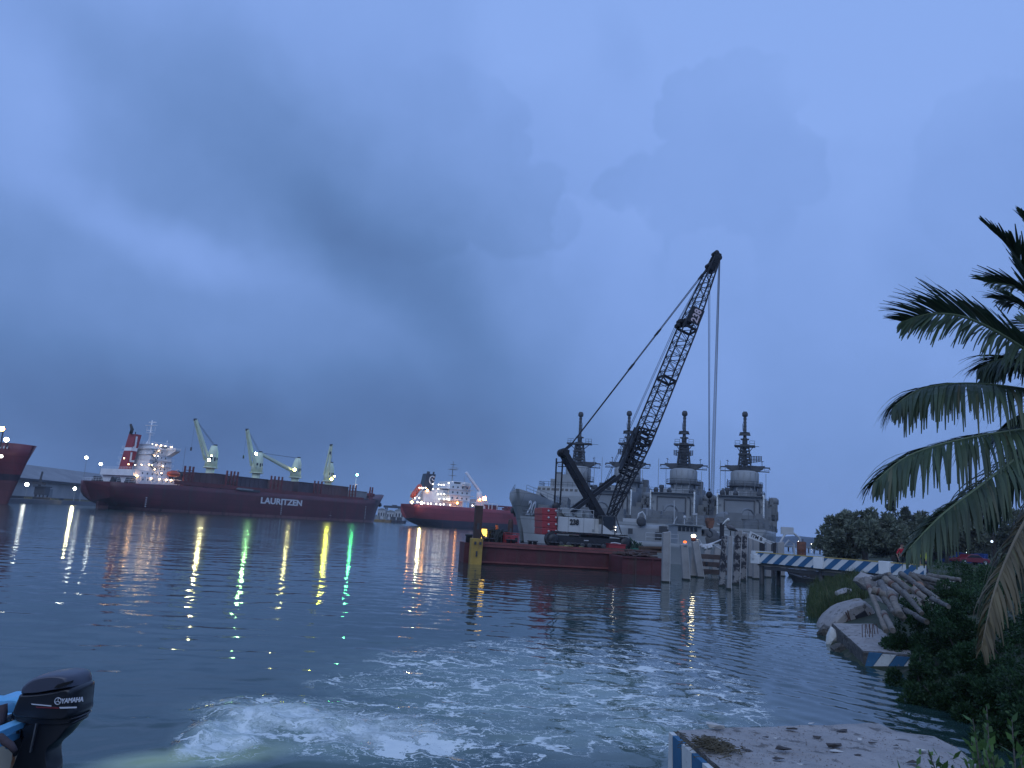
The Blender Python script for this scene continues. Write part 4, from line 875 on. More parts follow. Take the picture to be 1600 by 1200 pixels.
# ================================================================ FAR QUAY at the left
def far_quay():
    a, c = PZ(-60, 783), PZ(178, 790); dv = (c-a).normalized(); n = V(-dv.y, dv.x, 0)
    ang = math.atan2(dv.y, dv.x)
    conc = mat('quay_concrete', (0.16, 0.15, 0.15), .9, scale=.3); 
    root = empty('quay_wall', (a.x, a.y, 0), ang, 'low dark quay wall with yellow and black slanted stripes, left of the long red ship', 'quay wall')
    Ln = (c-a).length+20
    b = MB(); b.box((Ln/2-30, .45, 1.0), (Ln+60, .9, 3.4)); b.build('wall', conc, root)
    b = MB(); b.mi(0).box((Ln/2-30, -.07, 1.6), (Ln+60, .1, 1.9))
    b.build('fender_band', mat('tyre_black', (.03, .03, .03), .9), root)
    b = MB(); x = 20
    px = lambda P: 800+FPX*(P-CAM).dot(RGT)/(P-CAM).dot(FWD)
    while x < Ln:
        P = a+dv*x; q = px(P)
        if 33 < q < 48 or 75 < q < 90 or 97 < q < 142:
            b.add([(x, -.16, .7), (x+1.0, -.16, .7), (x+2.2, -.16, 2.5), (x+1.2, -.16, 2.5)], [(0, 1, 2, 3)])
        x += 2.4
    b.build('stripe', mat('stripe_yellow', (.45, .36, .12), .7), root)
    P = a+dv*Ln*.62
    # warehouse
    def W(px_, Y): return PY(px_, 780, Y)
    A, B = PY(20, 760, 360), PY(200, 760, 470); d2 = V(B.x-A.x, B.y-A.y, 0); L2 = d2.length; d2.normalize()
    r = empty('warehouse', (A.x, A.y, 1.7), math.atan2(d2.y, d2.x), 'long pale grey warehouse with low pitched roof behind the quay', 'warehouse')
    hW, hR = 8.6, 16.5
    b = MB(); b.box((L2/2, 20, hW/2), (L2+60, 40, hW)); b.build('wall', mat('warehouse_wall', (.42, .42, .40), .8, scale=.1), r)
    b = MB(); b.prism([(-1, hW+.1), (20, hR), (41, hW+.1), (41, hW+.6), (20, hR+.5), (-1, hW+.6)], -32, L2+32, 'X'); b.build('roof', mat('warehouse_roof', (.20, .21, .22), .7, scale=.1), r)
    b = MB(); b.box((L2/2, -1.6, hW+.2), (L2+60, 2.4, 1.0)); b.build('canopy', dark_st, r)
    for x in (30, 55, 92, 120): b = MB(); b.box((x, -.07, 2.6), (5, .1, 5.2)); b.build('door', greybox, r)
    # ship loader crane on the quay
    Y = 345; q = PY(60, 778, Y)
    r = empty('quay_crane', (q.x, q.y, 1.7), ang, 'small dark crane with a raised boom on the quay beside the red bow', 'crane')
    b = MB(); b.box((4, 0, 3.6), (9, 4, 3.4)); b.box((4, 0, 5.6), (11, 5, .4)); 
    for x in (0.5, 7.5):
        for y in (-1.6, 1.6): b.bar((x, y, 0), (x, y, 2), .3)
    b.build('cab', dark_st, r)
    t = PY(67, 735, Y)-q; s = PY(55, 776, Y)-q; rz = Matrix.Rotation(-ang, 3, 'Z')
    b = MB(); b.beam(rz@V(s.x, s.y, 0), rz@V(s.x*.5+t.x*.2, 0, 6), .5, .5); b.beam(rz@V(s.x, s.y, 0), rz@V(t.x, t.y, t.z-.0), .6, .7); b.beam(rz@V(t.x, t.y, 4)+V(0, 0, 0), rz@V(0, 0, 9), .4, .4); b.build('boom', dark_st, r)
    t2 = PY(36, 752, Y)-q; t3 = PY(71, 754.5, Y)-q
    b = MB(); b.beam(rz@t2, rz@t3, 1.2, 1.0); b.build('conveyor', dark_st, r)
    # lamp posts
    for i, (x, y, Y, E, lab, r_) in enumerate(((135, 715, 380, FL_cool, 'tall lamp post, left of the two white lights in the sky beside the funnel', .75), (157.5, 725, 395, FL_cool, 'tall lamp post nearest the red funnel of the long ship', .75),
                                              (117, 763.5, 352, FL_white, 'short lamp post with a yellowish light before the warehouse wall', .62), (42, 757, 335, FL_cool, 'low lamp post shining beside the red bow at the left', .8))):
        P = PY(x, y, Y); r = empty('lamp_post', (P.x, P.y, 1.7), 0, lab, 'lamp post', 'lamp posts on the far quay')
        b = MB(); b.bar((0, .5, 0), (0, .5, P.z-1.7), .18, 6, .1); b.build('pole', mat('galvanised', (.3, .32, .33), .5, var=.1), r)
        flood(r, (0, 0, P.z-1.7), E, r_, (CAM-P))
    # blue and dark things standing on the quay edge
    P = PZ(95, 786.5); r = empty('blue_container', (P.x, P.y+1, 1.7), ang, 'small blue container on the striped quay edge', 'container')
    b = MB(); b.box((0, 1, 1.1), (5, 2, 2.2)); 
    for i in range(9): b.box((-2.2+i*.55, -.05, 1.1), (.2, .1, 2.0))
    b.build('body', mat('container_blue', (.02, .06, .22), .5), r)
    b = MB(); b.box((2.53, 1, 1.1), (.06, 1.8, 2.0)); b.build('door', mat('container_blue2', (.03, .07, .2), .5), r)
far_quay()

def far_shore():
    # gantry and port buildings seen between the two red ships
    Y = 560
    P = PY(606, 815, Y); r = empty('gantry_crane', (P.x, P.y+20, 1.9), R(20), 'dark gantry crane frame on the far shore between the two ships', 'gantry crane')
    b = MB(); z = PY(606, 791, Y).z-1.9
    for x in (-5, 5):
        for y in (-3, 3): b.beam((x, y, 0), (x, y, z), .8, .8)
    b.build('leg', dark_st, r); b = MB(); b.box((0, -3, z), (13, 1.2, 1.6)); b.box((0, 3, z), (13, 1.2, 1.6)); b.box((1, 0, z+.9), (2.5, 7, 1.2)); b.build('girder', dark_st, r)
    specs = [(590, 603, 796, 'pale low port building left of the gantry frame'), (604, 617, 799, 'pale low port building under the gantry frame'), (617, 632, 797, 'pale port building close to the second red stern')]
    for x0, x1, yt, lab in specs:
        A, B = PY(x0, yt, Y), PY(x1, yt, Y); w = B.x-A.x; h = A.z-1.9
        r = empty('port_building', ((A.x+B.x)/2, A.y, 1.9), 0, lab, 'building', 'pale port buildings on the far shore')
        b = MB(); b.box((0, 4, h/2), (w*.95, 8, h)); b.build('wall', mat('pale_wall', (.5, .5, .5), .8), r)
        b = MB(); b.prism([(-w*.52, h), (0, h+1.2), (w*.52, h)], -.6, 8.6, 'Y'); b.build('roof', greybox, r)
        b = MB()
        for i in range(3): b.box((-w*.3+i*w*.3, -.05, h*.5), (w*.14, .1, h*.35))
        b.build('window', glass_d, r)
    A = PY(586, 813, 520); B = PY(634, 816, 520)
    for i, (px_, lab, c) in enumerate(((592, 'ochre cargo barge low on the far shore', (.3, .2, .08)), (604, 'ochre cargo barge beside a dark tug on the far shore', (.26, .17, .08)), (616, 'dark small tug on the far shore between the red ships', (.05, .05, .06)), (626, 'dark low workboat by the second red stern', (.06, .06, .08)))):
        P = PY(px_, 815, 500); r = empty('cargo_barge' if i < 2 else 'workboat', (P.x, P.y, 0), R(-10), lab, 'boat')
        b = MB(); hull(b, [(-3.5, 1.6, 1.6, 1.3, 0), (2.5, 1.6, 1.6, 1.3, 0), (4, 2.0, .3, .1, .6)]); b.build('hull', mat('boat_paint%d' % i, c, .7), r)
        b = MB(); b.box((-1, 0, 2.6), (2.4 if i < 2 else 3, 2, 2.0)); b.box((-1, 0, 3.7), (3.4, 2.4, .2)); b.build('cabin', dark_st if i > 1 else greybox, r)
far_shore()
# ================================================================ NAVY SHIPS
def yard_mast(root, kind):
    """the drum-topped tower and lattice mast, base at the origin"""
    t = MB()
    for z0, z1, a0, a1 in ((7, 14.3, 3.0, 2.1),):
        secs = [[V(a*1.15*sx*(1 if abs(sy) < .9 else .7), a*sy, z) for sx, sy in ((1, -.6), (.6, -1), (-.6, -1), (-1, -.6), (-1, .6), (-.6, 1), (.6, 1), (1, .6))] for z, a in ((z0, a0), (z1, a1))]
        t.loft(secs, closed=True, sm=False)
    for y in (-1.4, 0, 1.4):
        t.box((-2.6, y, 11), (.7, .25, 5.5))
    t.lathe((0, 0, 0), [(2.2, 13.9), (2.85, 14.3), (2.85, 17.1), (2.2, 17.4), (.4, 17.45)], 18)
    for k in range(14):
        a = 2*math.pi*k/14; t.box((2.86*math.cos(a), 2.86*math.sin(a), 15.7), (.12, .12, 2.5), rz=a)
    to = t.build('mast_tower', navy_g, root)
    t = MB(); t.lathe((0, 0, 0), [(2.9, 13.95), (3.7, 14.0), (3.7, 14.12), (2.9, 14.14)], 18)
    ring = [V(3.65*math.cos(2*math.pi*k/12), 3.65*math.sin(2*math.pi*k/12), 14.1) for k in range(13)]
    t.rail(ring, .95, .035, 1.8); t.build('railing', navy_d, to)
    y = MB()
    for s in (-1, 1):
        y.add([(.7, s*.6, 17.4), (.7, s*2.4, 17.2), (.7, s*3.7, 17.9), (.7, s*4.1, 18.55), (.7, s*2.8, 18.5), (.7, s*.6, 18.6),
               (-.7, s*.6, 17.4), (-.7, s*2.4, 17.2), (-.7, s*3.7, 17.9), (-.7, s*4.1, 18.55), (-.7, s*2.8, 18.5), (-.7, s*.6, 18.6)],
              [(0, 1, 2, 3, 4, 5), (11, 10, 9, 8, 7, 6)]+[(i, (i+1) % 6, (i+1) % 6+6, i+6) for i in range(6)])
        y.beam((0, s*2.6, 18.25), (0, s*5.1, 18.2), .2, .26); y.beam((0, s*4.85, 18.15), (0, s*5.2, 17.8), .14, .14)
        y.beam((-.6, s*2.4, 17.35), (-.6, s*5.0, 17.3), .2, .2)
        y.bar((0, s*3.5, 18.2), (0, s*3.5, 19.7), .05, 4); y.beam((0, s*3.3, 19.4), (0, s*3.8, 19.6), .08, .12)
        y.rail([(0, s*4.0, 17.3), (0, s*4.9, 17.3)], .8, .03, .5)
    y.box((0, 0, 17.9), (1.8, 2.2, .9)); y.build('yardarm', navy_d, root)
    l = MB()
    def prof(z): return 1.32-(z-17.8)/(23-17.8)*.56
    for zl in range(8):
        z0, z1 = 17.8+zl*.65, 18.45+zl*.65
        for i in range(4):
            a0 = V(prof(z0)*(1 if i in (0, 3) else -1), prof(z0)*(1 if i in (0, 1) else -1), z0); j = (i+1) % 4
            b1 = V(prof(z1)*(1 if j in (0, 3) else -1), prof(z1)*(1 if j in (0, 1) else -1), z1); a1 = V(prof(z1)*(1 if i in (0, 3) else -1), prof(z1)*(1 if i in (0, 1) else -1), z1)
            l.bar(a0, a1, .14, 5, cap=False); l.bar(a0, b1, .08, 4, cap=False); l.bar(a1, b1, .09, 4, cap=False)
    l.bar((0, 0, 17.8), (0, 0, 23), .34 if kind != 1 else .75, 8); l.box((0, 0, 19.2), (1.3, 1.3, .9)); l.box((0, 0, 21.3), (1.0, 1.0, .7)); l.box((-.4, .3, 20.3), (.7, .6, .8))
    l.lathe((0, 0, 0), [(.5, 22.9), (.55, 24.2), (.36, 24.6), (.30, 29.2)], 8); l.lathe((0, 0, 0), [(.45, 29.1), (.62, 29.3), (.62, 29.8), (.4, 30.2)], 10)
    for z in (25, 26, 26.8, 27.6, 28.4): l.lathe((0, 0, z), [(.27, 0), (.36, .1), (.36, .35), (.27, .45)], 8); 
    l.bar((0, .4, 26), (0, .5, 27.6), .05, 4); l.bar((0, .2, 26.6), (0, .5, 26.6), .05, 4)
    l.build('lattice_mast', navy_d, root)
    p = MB(); p.box((0, 0, 22.7), (2.4, 4.2 if kind != 0 else 5.6, .32)); p.box((0, 0, 20.9), (2.4, 2.6, .2)); p.box((0, 0, 24.2), (1.3, 1.7, .2)); w = 2.0 if kind != 0 else 2.8
    for s in (-1, 1):
        p.beam((0, s*w*.85, 22.6), (0, s*.7, 21.2), .14, .14); p.rail([(0, s*w, 22.8), (0, s*w*.5, 22.8)], 1.1, .04, .6)
    if kind == 2: p.beam((0, -w, 22.7), (0, -w-.9, 22.7), .1, .1)
    if kind == 0: p.beam((0, w, 22.7), (0, w+1.6, 22.65), .07, .07)
    p.build('platform', navy_d, root)
    if kind != 0:
        d = MB(); zc, yc = (20.1, .0) if kind == 1 else (19.8, -1.4)
        if kind == 1: zc = 20.6
        for k in range(9):
            yy = -2.0+k*.5; d.bar((-1.1-.05*(yy*yy)+.2, yc-yy, zc-.8+abs(yy)*.24), (-1.1-.05*(yy*yy)+.2, yc-yy, zc+.8), .075, 4)
        for k in range(5): d.tube([(-1.0, yc-2.0, zc-.25+k*.23), (-1.25, yc-1, zc-.5+k*.28), (-1.3, yc, zc-.6+k*.31), (-1.25, yc+1, zc-.5+k*.28), (-1.0, yc+2.0, zc-.25+k*.23)], .07, 4)
        d.bar((-1.1, yc, zc), (0, 0, zc), .16, 5); d.build('air_search_radar', navy_d, root)
        d = MB(); d.add([(-.5, -1.2, 24.9), (-.9, -1.0, 25.6), (-1.1, 0, 25.7), (-.9, 1.0, 25.6), (-.5, 1.2, 24.9), (-.8, 0, 24.9)], [(0, 1, 2, 3, 4, 5)]); d.box((-.7, 0, 25.25), (.35, 2.0 if kind == 2 else 1.2, .6)); d.bar((-.8, 0, 25), (0, 0, 24.5), .12, 5); d.build('surface_radar', navy_d, root)
    a = MB()
    for x, yy in ((-6, -4.4), (-5.5, 4.6), (3, 4.2)): a.bar((x, yy, 8), (x, yy, 19.0 if yy > 0 else 16.5), .05, 4)
    a.build('whip_antenna', greybox, root)

def frigate(pos, head, kind, label, number=None):
    root = ship_root('grey_warship', pos, head, label=label, cat='warship', group='four grey warships moored side by side')
    hp = paint_z('navy_hull_paint', [(0.7, (.05, .05, .055)), (40, (0.27, 0.285, 0.29))], .6, rust=(.13, .11, .10), rthr=.60, scale=.2) if 'navy_hull_paint' not in MATS else MATS['navy_hull_paint']
    hull(MB(), [(-58, 4.6, 5.2, 4.2, 0), (-40, 4.6, 6.1, 6.0, 0), (-10, 4.9, 6.3, 6.3, 0), (20, 5.6, 6.2, 5.9, 0), (34, 6.6, 5.4, 4.0, .5), (44, 7.6, 4.0, 2.0, 1.5), (50, 8.4, 2.4, .8, 3), (54, 9.0, .3, .1, 5)]).build('hull', hp, root)
    b = MB(); b.rail([(-57.5, -5.0, 4.6), (-40, -6.0, 4.6), (-10, -6.2, 4.9), (8, -6.2, 5.2)], 1.0, .035, 2.2); b.rail([(-57.5, 5.0, 4.6), (-40, 6.0, 4.6), (-10, 6.2, 4.9), (8, 6.2, 5.2)], 1.0, .035, 2.2)
    b.rail([(24, -6, 5.8), (44, -4, 7.6), (52, -1, 8.8)], 1.0, .035, 2.0); b.rail([(24, 6, 5.8), (44, 4, 7.6), (52, 1, 8.8)], 1.0, .035, 2.0); b.rail([(-57.8, -5, 4.6), (-57.8, 5, 4.6)], 1, .035, 1.4)
    b.build('railing', navy_g2, root)
    h = MB(); h.box((-9, 0, 7.9), (16, 8.7, 6.8)); h.box((-5.5, 0, 11.8), (8, 7.5, 1.4)); h.box((-4, 0, 7), (16, 11, 4.6)); ho = h.build('hangar', navy_g, root)
    # hangar back wall faces aft at x = -17
    d = MB(); d.box((-17.08, .2, 8.2), (.14, 5.4, 4.2)); d.build('hangar_door', mat('hangar_door_paint', (.20, .215, .225), .55, var=.1, scale=.3), ho)
    d = MB()
    for y0, y1, z0, z1 in ((-2.6, 3.0, 10.3, 10.5), (-2.6, -2.45, 6.0, 10.4), (2.85, 3.0, 6.0, 10.4), (-2.6, 3.0, 5.9, 6.05)): d.box((-17.2, (y0+y1)/2, (z0+z1)/2), (.22, y1-y0, z1-z0))
    d.build('door_frame', navy_d, ho)
    d = MB(); d.tube([(-17.25, -2.9, 10.6), (-17.3, -3.3, 10.5), (-17.3, -3.5, 10.0), (-17.3, -3.5, 7.0)], .12, 6); d.build('hose_pipe', navy_d, ho)
    for s in (-1, 1):
        d = MB(); d.bar((-17.25, s*4.2, 4.8), (-17.25, s*4.2, 11.6), .17, 8); 
        for k in range(8): d.lathe((-17.25, s*4.2, 5.2+k*.8), [(.17, 0), (.22, .05), (.22, .12), (.17, .17)], 8)
        d.build('white_pipe', mat('pipe_white', (.6, .62, .6), .5, var=.15, scale=2), ho)
    if kind == 1:
        d = MB(); d.box((-17.35, .1, 6.2), (.1, 5.2, .6)); d.build('orange_board', mat('orange_board', (.42, .2, .07), .7, var=.3, scale=1, col2=(.2, .1, .06), thr=.5), ho)
    f = MB()
    for k in range(9): f.box((-17.06, -4.0+k*1.0, 5.2+(k % 3)*.1), (.1, .5, .9))
    for y in (-3.9, 3.7): f.box((-17.08, y, 7.0), (.14, .5, 1.6)); f.box((-17.1, y, 9.4), (.2, .35, .35))
    f.box((-17.5, 0, 11.2), (.9, 8.2, .12)); f.build('hangar_fitting', navy_g2, ho)
    f = MB(); f.rail([(-16.8, -4.3, 11.3), (-16.8, 4.3, 11.3)], .9, .03, 1.2); f.rail([(-16.8, -4.3, 11.3), (-10, -4.3, 11.3)], .9, .03, 1.2)
    for x, y in ((-15, -3.4), (-14.5, 1.0), (-16, 3.4)): f.lathe((x, y, 11.3), [(.45, 0), (.5, .6), (.2, 1.0)], 8)
    f.lathe((-14, 2.6, 11.3), [(.3, 0), (.3, .8), (.55, 1.1), (.45, 1.6)], 8); f.build('roof_gear', navy_d, ho)
    # side sponsons, boats, launcher boxes: cluttered flank
    r = random.Random(kind*7+1); f = MB()
    for s in (-1, 1):
        f.box((-9, s*5.9, 9.2), (3.2, 1.5, 2.2)); f.box((-3, s*6.0, 8.2), (4.2, 1.5, 1.6)); f.box((4, s*5.6, 9.6), (3, 1.6, 2.6)); f.box((-12.6, s*6.1, 6.3), (2.4, .9, 1.3))
        for k in range(34): f.box((r.uniform(-16, 12), s*r.uniform(5.2, 6.4), r.uniform(5.4, 11)), (r.uniform(.4, 1.8), r.uniform(.3, .8), r.uniform(.4, 1.3)))
        for k in range(7): x = r.uniform(-15, 12); f.bar((x, s*6.3, 5), (x, s*6.3, r.uniform(8, 11)), .09, 5)
    for k in range(26): x, y = r.uniform(-15, 14), r.uniform(-3.6, 3.6); h_ = r.uniform(.5, 2.0); f.box((x, y, 11.4+h_/2-(1.2 if x > 0 else 0)), (r.uniform(.3, 1.4), r.uniform(.3, 1.4), h_))
    for k in range(6): x, y = r.uniform(-14, 14), r.uniform(-4, 4); f.bar((x, y, 11), (x, y, r.uniform(13, 16)), .06, 5)
    f.build('deck_fitting', navy_g2, root)
    f = MB()
    for s in (-1, 1):
        f.rail([(-14, s*6.5, 7.4), (12, s*6.5, 7.4)], .9, .035, 1.5); f.rail([(-6, s*5, 11), (8, s*5, 11)], .9, .035, 1.5)
        f.lathe((-8.5, s*5.9, 10.3), [(1.0, 0), (1.0, .9), (.6, 1.3)], 10)
    f.build('walkway_railing', navy_g2, root)
    # forward superstructure and bridge
    s_ = MB(); s_.box((9, 0, 7.4), (20, 10.4, 4.8)); s_.box((10, 0, 10.6), (15, 9.4, 2.0)); s_.box((8.5, 0, 12.4), (9, 7.2, 2.2)); s_.box((10.5, 0, 14), (4, 5, 1.2)); s_.box((4, 0, 12.5), (5, 5.0, 4.5))
    s_.add([(17.5, -5.2, 11.6), (17.5, 5.2, 11.6), (14.5, 5.2, 11.6), (14.5, -5.2, 11.6), (18.2, -5.6, 9.4), (18.2, 5.6, 9.4), (14.5, 5.6, 9.4), (14.5, -5.6, 9.4)], [(0, 1, 2, 3), (7, 6, 5, 4), (0, 4, 5, 1), (1, 5, 6, 2), (2, 6, 7, 3), (3, 7, 4, 0)])
    so = s_.build('bridge', navy_g, root)
    w = MB()
    for i in range(11): w.box((17.68, -4.9+i*.98, 11.0), (.12, .62, .52), ry=R(-17))
    for i in range(3): w.box((16.9-i*.98, -5.36, 11.0), (.62, .1, .5))
    w.box((19.05, -1.5, 7.6), (.1, 3.4, .9)); w.build('window', glass_d, so)
    w = MB(); w.rail([(17.2, 5.1, 11.6), (17.2, -5.1, 11.6), (12, -5.1, 11.6)], 1.0, .035, 1.0); w.bar((12, 4.3, 11.6), (12, 4.3, 16.5), .07, 4); w.beam((12, 4.3, 16.2), (12, 2, 16.2), .08, .08); w.build('bridge_railing', navy_d, so)
    f = MB(); f.lathe((12, 2.4, 13), [(.7, 0), (.9, 1.4), (.3, 2)], 8); f.box((8, -2.8, 14.4), (2, 1.2, 1.8)); f.lathe((7, 3, 13.4), [(.5, 0), (.6, 2.0), (.2, 2.6)], 8); f.build('director', navy_g2, root)
    # gun on the foredeck
    g = MB(); g.lathe((29, 0, 0), [(2.2, 6.1), (2.2, 6.8)], 14); g.loft([[V(29+x*k, y*k, z) for x, y in ((2.4, -1.4), (2.4, 1.4), (-2, 1.9), (-2, -1.9))] for z, k in ((6.8, 1), (9.2, .72))], closed=True, sm=False); go = g.build('gun_turret', navy_g, root)
    g = MB(); g.bar((30.5, 0, 8.2), (37.5, 0, 9.0), .22, 8, .14); g.build('barrel', navy_d, go)
    g = MB(); g.box((22.5, 0, 7.8), (3.2, 5, 2.6), ry=R(-8)); g.build('launcher', navy_g2, root)
    # quarterdeck clutter
    g = MB(); r = random.Random(kind+20)
    for k in range(40):
        hh = r.uniform(.6, 2.4); g.box((r.uniform(-56, -20), r.uniform(-4.6, 4.6), 4.6+hh/2), (r.uniform(.5, 3.2), r.uniform(.5, 2.4), hh), rz=r.choice((0, .1, .6)))
    g.lathe((-38, 1.5, 4.6), [(1.6, 0), (1.7, 1.2), (1.2, 2.4), (.3, 2.8)], 12); g.box((-27, -2, 6.0), (4, 3, 2.6)); g.tube([(-33, -3, 4.6), (-33, -3, 7.4), (-33.4, -2.6, 8.0), (-34, -2, 8.2), (-34.6, -1.4, 8.0), (-35, -1, 7.2)], .18, 6)
    for k in range(8): x, y = r.uniform(-55, -22), r.uniform(-5, 5); g.bar((x, y, 4.6), (x, y, 6.6+r.random()), .07, 5)
    g.build('quarterdeck_gear', navy_g2, root)
    g = MB(); 
    for s in (-1, 1): g.lathe((45.5, s*2.9, 5.6), [(.3, -.5), (.42, 0), (.26, .5)], 8); g.beam((45.2, s*2.9, 6.0), (45.2, s*2.5, 4.6), .3, .3)
    g.build('anchor', navy_d, root)
    yard_mast(root, kind)
    if number:
        M3 = Matrix.Rotation(root.rotation_euler.z, 3, 'Z')
        text_obj(number, 3.3, letter_w, root, TM((40.3, -3.72, 5.0), (-.93, -.27, -.02), (.06, -.12, 1)), bold=.0, ext=.04, sx=.8) if False else None
    return root
m1 = PY(899, 840, 177); m2 = PY(977, 840, 171); m3 = PY(1066, 845, 166); m4 = PY(1163, 850, 162)
bow1 = PY(809, 845, 127)
far_h = V(.34, .94, 0)
h1 = (V(bow1.x-m1.x, bow1.y-m1.y, 0)).normalized()
s1 = frigate(m1, h1, 0, 'grey warship with its bow towards the red barge crane, a pale number on the bow')
s2 = frigate(m2, far_h, 1, 'grey warship whose mast stands behind the black lattice boom, stern this way')
s3 = frigate(m3, far_h, 1, 'grey warship with an orange board across its hangar door, stern this way')
s4 = frigate(m4, far_h, 2, 'grey warship rightmost of the four, its mast the nearest to the palm')
for q in (s2,):
    for h in KIDS[q.name]:
        for k in KIDS.get(h.name, []):
            if k.name.startswith('orange_board'): bpy.data.objects.remove(k); KIDS[h.name].remove(k); break
# bow number of the first ship, on the side turned to the camera (its starboard bow)
def bow_mark():
    for txt, x, y, z in (('20', 39.5, 0, 5.4),):
        # hull half-width there
        sgn = 1
        M3 = Matrix.Rotation(s1.rotation_euler.z, 3, 'Z')
        # which side faces the camera?
        side = 1 if (M3@V(0, 1, 0)).dot(CAM-s1.location) > 0 else -1
        # local frame of the flared side between stations 34 and 44
        a = V(36, side*4.95, 5.0); b_ = V(42.5, side*3.75, 5.2); up = V(0.0, side*.22, 1)
        xdir = (a-b_) if side > 0 else (b_-a)
        nrm = Vector(xdir).cross(up); c = (a+b_)/2; nn = V(.25, side, 0).normalized()
        xc = along(s1, 829, side*3.9, 5.3, 20, 52); yy = 4.95-(xc-36)*(1.5/7.5); c = V(xc, side*(yy+.12), 5.9)
        text_obj(txt, 3.4, letter_w, s1, TM(c+nn*.12, xdir, up), bold=.03, ext=.03, sx=.95)
bow_mark()
# ================================================================ CRANE BARGE
rust_red = mat('barge_red_rust', (0.095, 0.022, 0.026), .7, var=.35, scale=.7, col2=(.075, .04, .035), thr=.5, soft=.15, streak=True, bump=.3)
deck_rust = mat('barge_deck_rust', (0.10, 0.06, 0.05), .85, var=.4, scale=1, col2=(.05, .045, .04), thr=.5)
yellow_p = mat('spud_yellow_paint', (0.42, 0.26, 0.05), .6, var=.25, scale=1, col2=(.16, .08, .04), thr=.55, streak=True)
spud_st = mat('spud_rust', (0.075, 0.04, 0.033), .8, var=.3, scale=1, col2=(.04, .028, .025), thr=.5)
red_cw = mat('counterweight_red', (0.30, 0.03, 0.038), .5, var=.15, scale=1, col2=(.2, .05, .05), thr=.66)
crane_w = mat('crane_house_white', (0.50, 0.51, 0.50), .5, var=.12, scale=.8, col2=(.27, .24, .21), thr=.62, streak=True)
boom_k = mat('boom_black', (0.024, 0.026, 0.032), .6, var=.3, scale=2, spec=.2)
rail_w = mat('rail_white', (0.45, 0.46, 0.46), .5, var=.1)
BA, BB = PZ(737, 880.5), PZ(975, 893); BD = V(BB.x-BA.x, BB.y-BA.y, 0).normalized(); BN = V(-BD.y, BD.x, 0); BANG = math.atan2(BD.y, BD.x)
BL = (BB-BA).length; DZ = 1.5; BW = 11.0
def Bxy(px, off, z=DZ):   # local x on the barge of the point at column px, off metres behind the front edge
    lo, hi = -20, 60
    for _ in range(50):
        m = (lo+hi)/2
        if proj_px(BA+BD*m+BN*off+V(0, 0, z)) > px: hi = m
        else: lo = m
    return (lo+hi)/2
def Bz(px, py, off):      # height above the water of the point seen at px,py, off metres behind the front edge
    w = BA+BD*Bxy(px, off)+BN*off; return PY(px, py, w.y).z
def barge():
    r = empty('crane_barge', (BA.x, BA.y, 0), BANG, 'long low rusty red barge carrying the black boomed crane', 'barge')
    b = MB(); b.loft([[V(x, y, z) for x, y in ((0, 0), (BL, 0), (BL, BW), (3.2, BW))] for z in (-1.2, DZ)], closed=True, sm=False)
    b.build('hull', rust_red, r)
    b = MB(); b.box((BL/2+1.6, BW/2, DZ+.01), (BL-3.4, BW-.1, .06)); b.build('deck', deck_rust, r)
    b = MB(); b.box((BL/2, -.06, DZ-.1), (BL, .16, .16)); b.box((BL/2, -.05, .18), (BL, .14, .12)); b.box((BL/2, .15, DZ+.12), (BL, .1, .18)); b.build('rub_rail', mat('rub_rail_paint', (.19, .055, .05), .6, var=.3, scale=1.5), r)
    b = MB()
    for i in range(7): b.lathe((1.2+i*BL/7, .9, DZ), [(.16, 0), (.16, .4), (.24, .42), (.24, .5)], 8); b.lathe((1.6+i*BL/7, .9, DZ), [(.16, 0), (.16, .4), (.24, .42), (.24, .5)], 8)
    b.build('bollard', dark_st, r)
    x0 = Bxy(972, -3.5, 0); x1 = Bxy(1034, -3.5, 0)
    c = BA+BD*x0-BN*3.5
    r2 = empty('red_pontoon', (c.x, c.y, 0), BANG, 'short red float at the right end of the crane barge, beside the first grey pile', 'pontoon')
    L = x1-x0; b = MB(); b.box((L/2, 1.7, .05), (L, 3.4, 2.5)); b.build('hull', rust_red, r2, bevel=.05)
    b = MB()
    for x in (L*.33, L*.76): b.box((x, -.03, .45), (.12, .08, 1.5))
    b.box((L/2, -.04, 1.25), (L+.06, .12, .12)); b.build('rib', rust_red, r2)
    b = MB(); rr = random.Random(8)
    for i in range(16): b.tube([(rr.uniform(0, L), rr.uniform(.4, 3), 1.35+rr.uniform(0, .3)) for _ in range(2)]+[(rr.uniform(0, L), rr.uniform(.4, 3), 1.35)], .06, 5)
    b.build('scrap_pipe', deck_rust, r2)
    # end float, left of the yellow spud well
    xl = Bxy(722.5, 1, 0); xr = Bxy(737, 1, 0); c = BA+BD*xl+BN*.6
    r3 = empty('end_pontoon', (c.x, c.y, 0), BANG, 'narrow dark red float at the left end of the barge, with a short bollard', 'pontoon')
    b = MB(); b.box(((xr-xl)/2, 1.5, .35), (xr-xl-.05, 3, 2.4)); b.build('hull', rust_red, r3); b = MB(); b.lathe(((xr-xl)*.55, .5, 1.55), [(.26, 0), (.26, .5), (.34, .55), (.34, .65)], 10); b.build('bollard', dark_st, r3)
    return r
barge()
def put(name, px, off, label, cat, group=None, rz=0.0, z=None):
    x = Bxy(px, off); w = BA+BD*x+BN*off
    return empty(name, (w.x, w.y, DZ+.05 if z is None else z), BANG+rz, label, cat, group)
